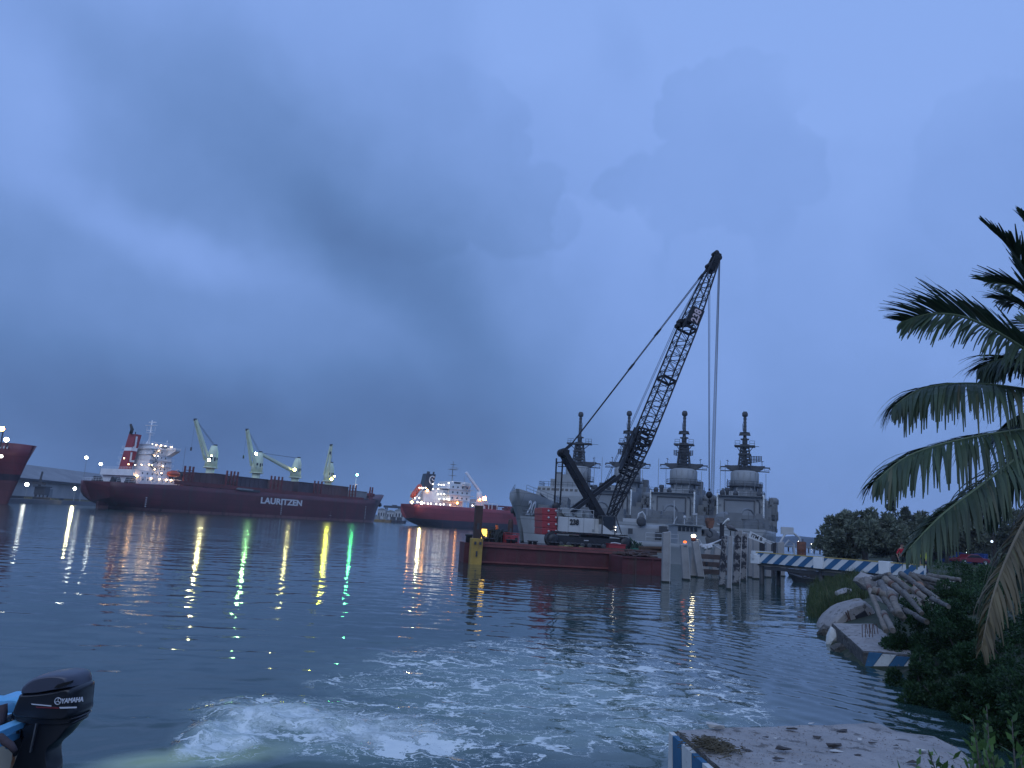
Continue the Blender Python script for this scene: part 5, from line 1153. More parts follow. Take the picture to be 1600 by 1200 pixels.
def barge_gear():
    mpp = lambda off=0: (BA+BN*off).y/FPX        # metres per pixel there
    # yellow spud well and the two spuds
    s = mpp(-.5)
    r = empty('spud_well', (lambda w: (w.x, w.y, 0))(BA+BD*Bxy(744, -.6)-BN*.6), BANG, 'ochre yellow steel well around the left dark post of the barge', 'spud well')
    b = MB(); h = Bz(744, 841, -.6); w_ = 17.5*s
    b.box((0, 0, h/2-.4), (w_, 1.0, h+.8)); b.build('casing', yellow_p, r, bevel=.03)
    b = MB(); b.box((-.15, -.53, h-.35), (.16, .08, .22)); b.box((.25, -.53, h-.35), (.16, .08, .22)); b.box((0, -.53, h-1.15), (.12, .08, .4)); b.build('bracket', dark_st, r)
    for px, yt, wpx, off, lab in ((744.5, 799, 11.5, -.55, 'tall square dark steel post standing in the yellow well'), (796, 811, 8.5, 6.0, 'shorter dark steel post behind the coiled hoses')):
        w = BA+BD*Bxy(px, off)+BN*off; h = Bz(px, yt, off); q = wpx*mpp(off)
        r = empty('spud', (w.x, w.y, 0), BANG, lab, 'steel post', 'spuds of the barge')
        b = MB(); b.lathe((0, 0, 0), [(q/2, -1), (q/2, h-.35), (q*.42, h-.1), (q*.3, h)], 12) if off > 0 else b.box((0, 0, (h+.9)/2-.4), (q, q, h+.9-.1)); b.build('post', spud_st, r)
        b = MB(); b.box((0, -q*.5, h*.72), (q*.3, .08, .5)); b.build('lug', dark_st, r)
    # yellow lit drum, lamp, generator
    r = put('work_light', 754.5, 2.2, 'yellow glowing lantern behind the left post of the barge', 'lantern')
    b = MB(); zb = Bz(754.5, 843, 2.2)-DZ; zt = Bz(754.5, 827, 2.2)-DZ; b.bar((0, 0, 0), (0, 0, zt+.2), .05, 6); b.box((.3, 0, zt+.12), (1.3, .5, .1)); b.build('post', dark_st, r)
    b = MB(); b.lathe((0, -.05, zt-.62), [(.26, 0), (.28, .1), (.28, .5), (.24, .6)], 12); b.build('lamp', emit('lantern_yellow', (1, .62, .12), 2.6), r)
    b = MB(); b.lathe((-.1, -.15, zb-.1), [(.15, 0), (.16, .22)], 10); b.build('small_lamp', emit('lantern_yellow', (1, .62, .12), 2.6), r)
    r = put('generator', 798, 1.3, 'small red engine set in a tube frame at the foot of the short post', 'generator')
    b = MB(); b.box((0, 0, .48), (1.0, .7, .62)); b.lathe((.05, -.36, .55), [(.2, -.03), (.22, 0), (.2, .03)], 12, 'Y'); b.build('body', red_cw, r, bevel=.04)
    b = MB(); b.box((.32, -.36, .42), (.28, .05, .34)); b.box((-.2, -.36, .6), (.3, .04, .06)); b.build('panel', black_p, r)
    b = MB()
    for x in (-.55, .55): b.tube([(x, -.4, .05), (x, -.4, .92), (x, .4, .92), (x, .4, .05)], .03, 6)
    for y in (-.4, .4): b.bar((-.55, y, .92), (.55, y, .92), .03, 6); b.bar((-.55, y, .08), (.55, y, .08), .03, 6)
    b.build('frame', red_p, r)
    # hose rack: dark tangle
    rr = random.Random(12)
    r = put('hose_rack', 775, 2.0, 'dark heap of hoses and chains hung on a rack before the seated man', 'hose heap')
    b = MB()
    for i in range(26):
        x0 = rr.uniform(-1.15, 1.1); x1 = x0+rr.uniform(-.25, .25); z1 = .78+.28*math.cos(x0*1.2)+rr.uniform(-.15, .1)
        b.tube([(x0, rr.uniform(-.3, .1), .1), (x0+rr.uniform(-.1, .1), -.1, z1*.6), (x1, 0, z1), (x1+.15, .15, z1+.05), (x1+.25, .3, .3)], rr.choice((.045, .06, .075)), 6)
    for i in range(12):
        a = rr.uniform(-.9, .9); q = [V(a+.32*math.cos(t)+.02*t, .05+.1*math.sin(3*t), .82+.2*math.sin(t)) for t in [k*.6 for k in range(11)]]; b.tube(q, .055, 6)
    b.build('hoses', mat('hose_rubber', (.016, .022, .02), .6, var=.5, scale=4, col2=(.05, .07, .05), thr=.58), r)
    b = MB()
    for x in (-1.1, -.4, .4, 1.1): b.bar((x, .05, 0), (x, .05, 1.0), .04, 6)
    b.bar((-1.1, .05, 1.0), (1.1, .05, 1.0), .04, 6); b.build('rack', dark_st, r)
    # gear on the deck
    r = put('red_toolbox', 962, .8, 'flat dark red steel box on the deck in front of the crawler tracks', 'steel box')
    b = MB(); b.box((0, 0, .26), (1.42, .7, .5)); b.build('body', red_cw, r, bevel=.03); b = MB(); b.box((0, 0, .54), (1.5, .78, .06)); b.build('lid', red_cw, r); b = MB(); b.tube([(-.45, 0, .62), (-.1, .05, .66), (.4, -.05, .6)], .05, 6); b.build('rope', rail_w, r)
    r = put('steel_pipe', 965, .35, 'long rusty pipe lying along the right part of the barge deck', 'pipe')
    b = MB(); b.tube([(-1.2, 0, .12), (3.3, -.1, .10)], .13, 10); b.build('tube', spud_st, r)
    r = put('rope_heap', 888, .9, 'low yellowish heap of rope on the deck before the tracks', 'rope')
    b = MB()
    for i in range(14): a = rr.uniform(-1.1, 1.1); b.tube([V(a+.45*math.cos(t+i), rr.uniform(-.05, .05)+.25*math.sin(t+i), .05+.02*i*.6) for t in [k*.7 for k in range(8)]], .035, 5)
    b.build('coil', mat('rope_yellow', (.22, .20, .08), .9, var=.4, scale=5), r)
    r = put('green_box', 993, 1.2, 'small green case at the right end of the tracks', 'case'); b = MB(); b.box((0, 0, .15), (.55, .5, .3)); b.build('body', mat('green_case', (.02, .16, .10), .5), r, bevel=.02); b = MB(); b.tube([(-.1, 0, .3), (-.1, 0, .36), (.1, 0, .36), (.1, 0, .3)], .015, 5); b.build('handle', black_p, r)
    r = put('net_heap', 990, 2.4, 'dark green heap of net and hose at the end of the crawler tracks', 'net')
    b = MB()
    for i in range(34):
        a = rr.uniform(-.7, 1.1); h = max(.15, 1.3-abs(a)*.9)*rr.uniform(.4, 1); b.tube([(a, rr.uniform(-.4, .4), .05), (a+rr.uniform(-.3, .3), rr.uniform(-.4, .4), h), (a+rr.uniform(-.2, .7), rr.uniform(-.4, .4), h*.5), (a+rr.uniform(0, .9), rr.uniform(-.4, .4), .05)], .05, 5)
    b.build('netting', mat('net_green', (.03, .07, .05), .9, var=.5, scale=4), r)
    r = put('timber_stack', 1019, .9, 'stack of brown timbers at the right end of the deck', 'timbers')
    for i in range(9):
        b = MB(); b.beam((-1.2+rr.uniform(-.3, .2), rr.uniform(-.5, .6), .12+.16*(i//3)), (1.2+rr.uniform(-.3, .3), rr.uniform(-.5, .6), .12+.16*(i//3)+rr.uniform(0, .1)), .16, .13); b.build('timber', mat('timber_brown', (.11, .07, .05), .9, var=.4, scale=2), r)
barge_gear()

def crawler_crane():
    OFF = 5.2; cx = Bxy(918, OFF); w = BA+BD*cx+BN*OFF
    root = empty('crawler_crane', (w.x, w.y, DZ+.05), BANG, 'crawler crane with tall black lattice boom, white body marked 238 and red counterweight', 'crane')
    Z0 = DZ+.05
    def L(px, py, off=0.0):   # local point of the crane seen at px,py, in the plane off metres nearer (-) or farther than its axis
        lo, hi = -60, 60
        for _ in range(60):
            m = (lo+hi)/2; q = BA+BD*(cx+m)+BN*(OFF+off); z = PY(px, py, q.y).z
            if proj_px(V(q.x, q.y, z)) > px: hi = m
            else: lo = m
        q = BA+BD*(cx+m)+BN*(OFF+off); # the row fixes the height once x is right
        # column depends on height through the roll of the camera: iterate
        x = m
        for _ in range(6):
            q = BA+BD*(cx+x)+BN*(OFF+off); z = PY(px, py, q.y).z
            err = px-proj_px(V(q.x, q.y, z)); 
            d = ray(px, py); t = ((BA+BN*(OFF+off)-CAM).dot(BN))/d.dot(BN); p = CAM+d*t; x = (p-BA).dot(BD)-cx; z = p.z
        return V(x, off, z-Z0)
    # tracks
    for off in (-2.6, 2.0):
        a = L(851, 855, off); e = L(986, 862, off); zb = 0.0; h = 1.25
        b = MB(); r_ = h/2; n = 12; path = []
        x0, x1 = a.x+r_, e.x-r_
        for k in range(n+1): t = math.pi/2+math.pi*k/n; path.append((x0+r_*math.cos(t), r_+r_*math.sin(t)))
        for k in range(n+1): t = -math.pi/2+math.pi*k/n; path.append((x1+r_*.85*math.cos(t), r_*.92+r_*.85*math.sin(t)))
        for k in range(1, 6): q = k/6; path.append((x1+(x0-x1)*q, 2*r_-.04*math.sin(math.pi*q*3)))
        N_ = len(path)
        ring0 = [V(p[0], off-.38, p[1]) for p in path]; ring1 = [V(p[0], off+.38, p[1]) for p in path]
        inn0 = [V((p[0]-(x0+x1)/2)*.97+(x0+x1)/2, off-.38, (p[1]-r_)*.82+r_) for p in path]; inn1 = [V(p.x, off+.38, p.z) for p in inn0]
        b.loft([ring0, ring1], closed=True, cap=False, sm=False); b.loft([inn0, ring0], closed=True, cap=False, sm=False); b.loft([ring1, inn1], closed=True, cap=False, sm=False); b.loft([inn1, inn0], closed=True, cap=False, sm=False)
        tot = int((x1-x0)/.28)
        for k in range(tot+1):
            x = x0+(x1-x0)*k/tot
            for z in (.0, h-.0): b.box((x, off, z+(.03 if z == 0 else .02)), (.2, .82, .08))
        to = b.build('track', mat('track_steel', (.018, .018, .02), .6, var=.4, scale=3, col2=(.09, .06, .05), thr=.55), root)
        b = MB(); b.box(((x0+x1)/2, off, r_), ((x1-x0)*.96, .5, h*.5)); b.build('track_frame', black_p, to)
        for x in (x0, x1):
            b = MB(); b.lathe((x, off, r_), [(.15, -.44), (.46, -.42), (.5, -.3), (.5, .3), (.46, .42), (.15, .44)], 16, 'Y'); b.build('drive_wheel', black_p, to)
        for k in range(9):
            b = MB(); b.lathe((x0+.7+(x1-x0-1.4)*k/8, off, .27), [(.1, -.36), (.2, -.35), (.2, .35), (.1, .36)], 10, 'Y'); b.build('roller', dark_st, to)
        if off < 0: b = MB(); b.box((L(914, 852, off).x, off-.3, .68), (.4, .03, .08)); b.build('plate', rail_w, to)
    b = MB(); b.box((L(918, 850, 0).x, -.3, .75), (2.6, 3.6, .8)); b.lathe((0, -.3, 1.1), [(1.1, 0), (1.1, .4)], 18); b.build('carbody', dark_st, root)
    # house
    F = -1.6; W_ = 3.0
    def slab(name, x0, x1, yt, yb, m, front=F, depth=W_, parent=root, bev=.03, py0=None):
        p = L(x0, yt, front); q = L(x1, yb, front); zt, zb = p.z, L(x0, yb, front).z
        b = MB(); b.box(((p.x+L(x1, yt, front).x)/2, front+depth/2, (zt+zb)/2), (abs(L(x1, yt, front).x-p.x), depth, zt-zb)); return b.build(name, m, parent, bevel=bev)
    ho = slab('house', 872, 936.5, 807, 835, crane_w)
    slab('stripe', 872, 950, 831.5, 833.6, mat('stripe_red', (.28, .02, .04), .5), front=F-.04, depth=.05, bev=0, parent=ho)
    p = L(897.5, 816.2, F-.06); text_obj('238', .62, black_p, ho, TM(p, (1, 0, 0), (0, 0, 1)), bold=.03, ext=.01, sx=.85)
    z = L(905, 821, F-.02).z; b = MB()
    for px in (888, 912, 929): q = L(px, 820, F-.02); b.box((q.x, F-.015, q.z), (.02, .02, 1.3))
    q = L(927, 829, F-.03); b.box((q.x, F-.02, q.z), (.18, .03, .2)); b.build('door_seam', greybox, ho)
    b = MB(); a = L(872, 837.5, F); e = L(975, 838.5, F); b.loft([[V(a.x, F-.12, z) for z in (a.z, a.z-.38)]+[V(a.x, F+W_+.1, z) for z in (a.z-.38, a.z)], [V(e.x-.6, F-.12, z) for z in (a.z, a.z-.38)]+[V(e.x-.6, F+W_+.1, z) for z in (a.z-.38, a.z)], [V(e.x, F-.12, z) for z in (a.z-.1, a.z-.16)]+[V(e.x, F+W_+.1, z) for z in (a.z-.16, a.z-.1)]], closed=True, sm=False)
    b.build('turntable', crane_w, root)
    b = MB(); a = L(878, 842, F); b.box((a.x+1.0, 0, a.z-.05), (2.6, 2.2, .42)); b.build('turntable_beam', crane_w, root)
    # counterweight: four slabs
    for k in range(4):
        y0 = 793+k*10.6; o = slab('counterweight', 847.5, 870.5, y0, y0+10.45, red_cw, front=-1.9, depth=3.0, bev=.05)
        b = MB(); 
        for px in (857, 868.5): q = L(px, y0+5, -1.9); b.lathe((q.x, -1.94, q.z), [(.05, -.05), (.09, -.03), (.09, .03)], 8, 'Y')
        b.build('lifting_lug', rail_w, o)
    # cab
    c = MB(); q0 = L(941, 806, F-.9); q1 = L(966, 837, F-.9); zt, zb = q0.z, q1.z; x0, x1 = q0.x, q1.x; y0 = F-1.0; y1 = F+.2
    for x, y in ((x0, y0), (x0, y1), (x1-.35, y0), (x1-.35, y1)): c.beam((x, y, zb), (x, y, zt), .09, .09)
    c.beam((x1+.25, y0, zb+.15), (x1-.3, y0, zt), .08, .08); c.beam((x1+.25, y1, zb+.15), (x1-.3, y1, zt), .08, .08)
    c.box(((x0+x1-.3)/2, (y0+y1)/2, zt), (x1-x0-.3, y1-y0, .09)); co = c.build('cab', dark_st, root)
    c = MB(); c.add([(x0, y0-.02, zb), (x1, y0-.02, zb), (x1+.2, y0-.02, zb+.2), (x0+.9, y0-.02, zb+.25), (x0, y0-.02, zb+.85), (x0, y1, zb), (x1, y1, zb), (x1+.2, y1, zb+.2), (x0+.9, y1, zb+.25), (x0, y1, zb+.85)], [(0, 1, 2, 3, 4), (9, 8, 7, 6, 5)]+[(i, (i+1) % 5, (i+1) % 5+5, i+5) for i in range(5)]); c.build('lower_panel', crane_w, co)
    c = MB(); c.box(((x0+x1-.3)/2, y0+.03, (zt+zb)/2+.2), (x1-x0-.5, .03, zt-zb-.45)); c.box((x0+.04, (y0+y1)/2, (zt+zb)/2), (.03, y1-y0-.1, zt-zb-.3)); c.build('glass', glass_d, co)
    c = MB(); c.box((x0+.6, (y0+y1)/2, zb+.55), (.5, .5, .8)); c.build('seat', black_p, co)
    q = L(962, 823.5, F-1.2); lamp(co, (q.x, q.y, q.z), E_white, .045, 'cab_lamp'); q = L(961.5, 828, F-1.2); lamp(co, (q.x, q.y, q.z), E_white, .035, 'cab_lamp')
    # rear rails and machinery on the roof
    b = MB(); a = L(872, 806, F); e = L(928, 806, F); h = L(872, 794, F).z-a.z; b.rail([(a.x, F+.1, a.z), (e.x, F+.1, a.z)], h, .022, 1.0); b.rail([(a.x, F+W_-.1, a.z), (e.x, F+W_-.1, a.z)], h, .022, 1.0); b.build('railing', rail_w, root)
    b = MB(); rr = random.Random(2)
    for k in range(18): b.box((rr.uniform(a.x+.1, e.x-.1), rr.uniform(F+.4, F+W_-.4), a.z+rr.uniform(.05, .25)), (rr.uniform(.15, .6), rr.uniform(.2, .7), rr.uniform(.2, .55)))
    for x in (a.x+.9, a.x+1.9): b.lathe((x, 0, a.z+.45), [(.36, -.7), (.36, -.65), (.24, -.6), (.24, .6), (.36, .65), (.36, .7)], 14, 'Y')
    b.build('winch', greybox, root)
    b = MB(); q = L(869, 789, 0); b.lathe((q.x, 0, q.z-.1), [(.1, -.3), (.32, -.28), (.32, .28), (.1, .3)], 14, 'Y'); b.box((q.x, 0, q.z-.25), (.5, .8, .25)); b.build('gantry_sheave', black_p, root)
    # gantry (A-frame) and its back legs
    top = L(878, 708); foot = L(941, 808); g = MB()
    for s in (-.95, .95):
        g.beam(V(foot.x, s, foot.z-.25), V(top.x+.15, s*.75, top.z), .34, .42)
    g.beam(V(top.x+.2, -.9, top.z), V(top.x+.2, .9, top.z), .5, .5)
    for t in (.3, .6): m = foot.lerp(top, t); g.beam(V(m.x, -.9, m.z), V(m.x, .9, m.z), .18, .18)
    go = g.build('gantry', boom_k, root)
    g = MB()
    for s in (-.5, 0, .5): g.lathe((top.x+.05, s, top.z+.05), [(.08, -.12), (.36, -.1), (.36, .1), (.08, .12)], 12, 'Y')
    b2 = L(893, 694); g.beam(V(top.x+.1, 0, top.z+.15), V(b2.x, 0, b2.z), .2, .26); g.build('bridle', boom_k, go)
    g = MB()
    for px0, px1 in ((869.5, 866.5), (879.5, 875)):
        a_, b_ = L(px0, 716), L(px1, 789)
        for s in (-.12, .12): g.bar(V(a_.x, s, a_.z), V(b_.x, s, b_.z), .042, 4)
    g.build('gantry_rope', boom_k, go)
    # backstop struts from the house to the boom
    b = MB(); a_, e_ = L(888, 802), L(966, 743)
    for s in (-.8, .8): b.beam(V(a_.x, s, a_.z), V(e_.x, s, e_.z), .26, .30)
    b.build('backstop', boom_k, root)
    # boom
    P0, P1 = L(955, 806), L(1119, 402)
    D = (P1-P0); D.y = 0; LEN = D.length; D.normalize(); Nn = V(-D.z, 0, D.x)  # Nn: across the boom in its own plane (towards the back)
    s_ = (BA+BD*cx+BN*OFF).y/FPX
    def W(t):   # half depth (seen width) and half breadth
        if t < .27: k = t/.27; return .26+k*.40, .5+k*.34
        if t < .70: return .66, .84
        k = (t-.70)/.30; return .66-.38*k, .84-.44*k
    def C(t, i):
        hw, hb = W(t); sx, sy = ((1, 1), (1, -1), (-1, -1), (-1, 1))[i]
        return P0+D*(LEN*t)+Nn*(hw*sx)+V(0, hb*sy, 0)
    ts = [k/34 for k in range(35)]
    b = MB()
    for i in range(4):
        for a_, e_ in zip(ts, ts[1:]): b.bar(C(a_, i), C(e_, i), .075, 6, cap=False)
    bo = b.build('boom', boom_k, root)
    b = MB()
    for k, (a_, e_) in enumerate(zip(ts, ts[1:])):
        for i in range(4):
            j = (i+1) % 4; b.bar(C(a_, i), C(a_, j), .032, 4, cap=False)
            if k % 2: b.bar(C(a_, i), C(e_, j), .036, 4, cap=False)
            else: b.bar(C(a_, j), C(e_, i), .036, 4, cap=False)
        if a_ < .30: b.bar(C(a_, 0), C(e_, 2), .035, 4, cap=False); b.bar(C(a_, 1), C(e_, 3), .035, 4, cap=False)
    b.build('lacing', boom_k, bo)
    # joints and the dense butt section: plates, walkway and spreader
    b = MB()
    for t in (.27, .272, .50, .505, .70, .705):
        for i in range(4): j = (i+1) % 4; b.bar(C(t, i), C(t, j), .07, 5)
    for t in (.15, .17, .19, .21, .23, .25, .27, .29, .305):
        c_ = P0+D*(LEN*t); b.beam(c_+Nn*.66+V(0, -.78, 0), c_-Nn*.64+D*.25+V(0, -.78, 0), .07, .16); b.beam(c_+Nn*.66+V(0, .78, 0), c_-Nn*.62+V(0, .78, 0), .06, .2, .5); b.beam(c_+Nn*.66+V(0, -.75, 0), c_+Nn*.66+V(0, .75, 0), .07, .16)
    c0, c1 = P0+D*(LEN*.15)+Nn*.8, P0+D*(LEN*.31)+Nn*.8
    b.beam(c0, c1, .9, .12); b.beam(P0+D*(LEN*.17)+Nn*1.15, P0+D*(LEN*.30)+Nn*1.15+V(0, -.4, 0), .16, .16)
    rr = random.Random(6)
    for k in range(22):
        t = rr.uniform(.15, .31); c_ = P0+D*(LEN*t)+Nn*rr.uniform(-.7, .95)+V(0, rr.uniform(-.9, .9), 0); b.beam(c_, c_+D*rr.uniform(.3, .8)+Nn*rr.uniform(-.35, .35), .07, .14)
    b.build('butt_section', boom_k, bo)
    # sign and guide sheaves near the top
    q = L(1084, 499); sd_ = MB(); Mx = V(0, -1, 0)
    sc = P0+D*((q-P0).dot(D)); hw, hb = W((q-P0).dot(D)/LEN)
    sd_.beam(sc-D*.75+V(0, -hb-.06, 0), sc+D*.85+V(0, -hb-.06, 0), .05, 1.35); so = sd_.build('number_board', boom_k, bo)
    text_obj('238', .95, mat('number_pink_white', (.62, .50, .52), .6, var=.1), so, TM(sc+D*.05+V(0, -hb-.10, 0)-Nn*.12, D, Nn), bold=.02, ext=.01, sx=.95)
    sd_ = MB(); q = L(1062, 503); q2 = L(1059, 509)
    for p_ in (q, q2):
        sd_.lathe((p_.x, -.2, p_.z), [(.06, -.1), (.24, -.08), (.18, 0), (.24, .08), (.06, .1)], 12, 'Y'); sd_.lathe((p_.x, .2, p_.z), [(.06, -.1), (.24, -.08), (.18, 0), (.24, .08), (.06, .1)], 12, 'Y')
    sd_.beam(V(q.x, 0, q.z), sc, .2, .3); sd_.beam(V(q2.x, 0, q2.z), sc-D*.6, .2, .4); sd_.box(sc-D*.5+Nn*.2, (.5, 1.2, .5)); sd_.build('guide_sheave', boom_k, bo)
    # head
    h = MB()
    for s in (-.32, 0, .32):
        h.lathe((P1.x+.1, s, P1.z-.1), [(.08, -.1), (.34, -.08), (.28, 0), (.34, .08), (.08, .1)], 14, 'Y'); h.lathe((P1.x-.1, s, P1.z+.35), [(.08, -.1), (.24, -.08), (.24, .08), (.08, .1)], 12, 'Y'); h.lathe((P1.x-.75, s, P1.z-.95), [(.08, -.1), (.24, -.08), (.24, .08), (.08, .1)], 12, 'Y')
    h.beam(P1-D*1.6+V(0, -.38, 0), P1+D*.35+V(0, -.38, 0), .06, .55); h.beam(P1-D*1.6+V(0, .38, 0), P1+D*.35+V(0, .38, 0), .06, .55); h.build('boom_head', boom_k, bo)
    # pendants from the bridle to the head
    c = MB(); hd = P1-D*.9+Nn*.25
    for s in (-.35, .35):
        c.bar(V(b2.x, s*.5, b2.z), hd+V(0, s, 0), .035, 4)
        for t in (.41, .60, .93): m = V(b2.x, s*.5, b2.z).lerp(hd+V(0, s, 0), t); d_ = (hd-b2).normalized(); c.beam(m-d_*.35, m+d_*.35, .09, .12)
    c.build('pendant', boom_k, bo)
    # hoist ropes behind the boom, to the drum
    c = MB(); dr = L(948, 766); drb = L(925, 800)
    for s, q_, k in ((-.2, q, 0), (.2, q2, 1)):
        c.bar(V(drb.x, s, drb.z), V(q_.x-.2, s, q_.z), .022, 4); c.bar(V(q_.x-.15, s, q_.z+.1), P1-D*1.0+Nn*.35+V(0, s, 0), .022, 4)
    c.build('hoist_rope', boom_k, bo)
    # falls in front: light line with the ball, heavy falls with the block
    at_ = L(1108, 452); bl = L(1108.2, 767)
    c = MB()
    for dx in (-.09, .07): c.bar(V(P1.x-.75+dx, -.1, P1.z-1.1), V(bl.x+dx*.4, 0, bl.z), .026, 4)
    c.build('line', boom_k, bo)
    c = MB(); c.ball((bl.x, 0, bl.z-.35), .29, 14, (1, 1, 1.1)); c.bar((bl.x, 0, bl.z), (bl.x, 0, bl.z+.2), .09, 8)
    c.tube([(bl.x, 0, bl.z-.6), (bl.x, 0, bl.z-.8), (bl.x+.13, 0, bl.z-.92), (bl.x+.1, 0, bl.z-1.08), (bl.x-.06, 0, bl.z-1.1), (bl.x-.14, 0, bl.z-.98)], .055, 8); c.build('hook_ball', boom_k, bo)
    hb_ = L(1108.5, 812); c = MB()
    for x0_, x1_ in ((.30, -.12), (.36, -.02), (.42, .10), (.46, .2)): c.bar(V(P1.x+x0_, .1, P1.z-.2), V(hb_.x+x1_+.15, 0, hb_.z+.1), .024, 4)
    c.build('falls', mat('rope_grey', (.09, .10, .12), .5), bo)
    c = MB(); z = hb_.z
    c.prism([(hb_.x-.30, z+.15), (hb_.x+.34, z+.15), (hb_.x+.40, z-.15), (hb_.x+.22, z-.75), (hb_.x-.16, z-.75), (hb_.x-.34, z-.15)], -.22, .22, 'Y'); hk = c.build('hook_block', mat('hook_block_rust', (.20, .085, .05), .7, var=.4, scale=3, col2=(.06, .04, .035), thr=.5), bo)
    c = MB(); c.tube([(hb_.x+.03, 0, z-.75), (hb_.x+.03, 0, z-.95)]+[V(hb_.x+.03+.27*math.sin(t), 0, z-1.24+.27*math.cos(t)) for t in [R(20+k*27) for k in range(11)]], .085, 8); c.build('hook', dark_st, hk)
crawler_crane()
# ================================================================ PILES, WALKWAY, TUG
pile_c = mat('pile_concrete', (0.30, 0.29, 0.28), .85, var=.2, scale=1.2, col2=(.15, .14, .13), thr=.60, streak=True, bump=.3)
pile_d = mat('pile_stained', (0.27, 0.26, 0.25), .85, var=.25, scale=.8, col2=(.028, .028, .035), thr=.47, soft=.05, bump=.4)
pile_dark = mat('pile_black', (0.03, 0.03, 0.035), .85, var=.4, scale=1.2, col2=(.12, .12, .12), thr=.60)
pile_edge = mat('pile_pale_edge', (0.46, 0.45, 0.44), .8, var=.15, scale=1)
def water_at(px, d):   # point on the water at column px and distance d ahead
    w = PY(px, 900, d); return V(w.x, d, 0)
def pile(px, yt, yb, wpx, lean, label, m=None, depth=None, edge=True, group='concrete piles standing in the water', flat=1.0, cat='pile'):
    """px: column at the waterline; yb: row of the waterline; lean: columns the top is shifted by"""
    w = PZ(px, yb) if depth is None else water_at(px, depth)
    s = w.y/FPX; h = PY(px+lean, yt, w.y).z; tx = PY(px+lean, yt, w.y).x-w.x; q = wpx*s
    r = empty('concrete_pile', (w.x, w.y, 0), 0, label, cat, group)
    b = MB(); k = -1.5/h
    c0, c1 = V(tx*k, 0, -1.5), V(tx, 0, h); d = q*.8*flat
    b.add([c+V(sx*q/2, sy*d/2, (0.10*q*sx if c is c1 else 0)) for c in (c0, c1) for sx, sy in ((-1, -1), (1, -1), (1, 1), (-1, 1))], [(0, 1, 2, 3), (7, 6, 5, 4), (0, 4, 5, 1), (1, 5, 6, 2), (2, 6, 7, 3), (3, 7, 4, 0)])
    b.build('shaft', m or pile_c, r, bevel=.04)
    if edge:
        b = MB(); e0, e1 = V(q*.42, -d/2-.02, 0), V(tx+q*.42, -d/2-.02, h); b.beam(e0, e1, .03, q*.14); b.build('pale_edge', pile_edge, r)
    b = MB(); b.box((tx*.01, 0, .03), (q*1.12, d*1.15, .14)); b.build('waterline_growth', mat('pile_growth', (.03, .035, .03), .9), r)
    return r
PL = [(1040, 831, 910, 12, 1.5, 'thick grey concrete pile standing next to the red float', pile_c, True),
      (1072.5, 850, 906, 11, -4, 'leaning grey pile with a small orange lamp on its top', pile_c, True),
      (1082, 843, 901, 9.5, 5, 'grey pile with a white lamp on its top', pile_c, False),
      (1095, 846, 902.5, 10, -9, 'grey pile leaning left, crossing behind the white lamp pile', pile_c, True),
      (1128, 838, 916, 8, 4, 'stained pile with a ragged black upper half, left of the slim pale pile', pile_d, False),
      (1139, 837, 921, 6.5, 2, 'slim pale pile with the pelican perched on top', pile_c, True),
      (1150, 828, 913, 10, 4, 'stained black and grey pile right of the slim pale pile', pile_d, True),
      (1161, 833, 907, 9, 2, 'black stained pile nearest to the end of the striped walkway', pile_d, True)]
P_ = [pile(px, yt, yb, w_, ln, lab, m, edge=e) for px, yt, yb, w_, ln, lab, m, e in PL]
for px, yt, w_, ln, d, m, lab in ((1101, 852, 9, 5, 68, pile_c, 'short grey pile leaning right behind the white cloth'), (1116, 853, 9, 6, 68, pile_c, 'short grey pile leaning right, close to the black stained one'), (1127, 817, 6, 1, 74, pile_dark, 'tall black post behind the stained piles, left of the pelican'),
                                  (1173, 838, 7, 0, 66, pile_c, 'grey pile under the low end of the slanted sign'), (1181, 840, 9, 0, 64, pile_c, 'broad grey pile left of a black one, before the walkway end'), (1190, 846, 7, 1, 66, pile_dark, 'black pile between two grey ones behind the walkway'),
                                  (1200, 846, 8, 1, 68, pile_c, 'grey pile right of the black one behind the walkway'), (1209, 848, 5, 1, 70, pile_dark, 'thin black pile behind the walkway'), (1220, 847, 10, -1, 72, pile_c, 'last broad grey pile behind the striped walkway')):
    pile(px, yt, None, w_, ln, lab, m, depth=d, edge=False)
def topof(px, py, r): return PY(px, py, r.location.y)
def pile_lamp(r, px, py, E, rad, label, base):
    p = topof(px, py, r); e = empty('pile_lamp', (p.x, p.y-.15, p.z-rad*1.6), 0, label, 'lamp'); b = MB(); b.lathe((0, 0, 0), [(rad*1.3, -rad*1.5), (rad*1.2, 0), (rad*.8, rad*.4)], 10); b.build('base', base, e)
    b = MB(); b.ball((0, 0, rad*1.1), rad, 10, (1.25, 1, .8)); b.build('lens', E, e)
pile_lamp(P_[1], 1069.5, 845.5, emit('beacon_orange', (1, .16, .04), 2.4), .11, 'small orange beacon on top of the leaning pile', rail_w)
pile_lamp(P_[2], 1083, 836, emit('beacon_white', (1, .90, .6), 16), .15, 'white lamp shining on top of a grey pile', mat('lamp_base_rust', (.25, .07, .04), .7))
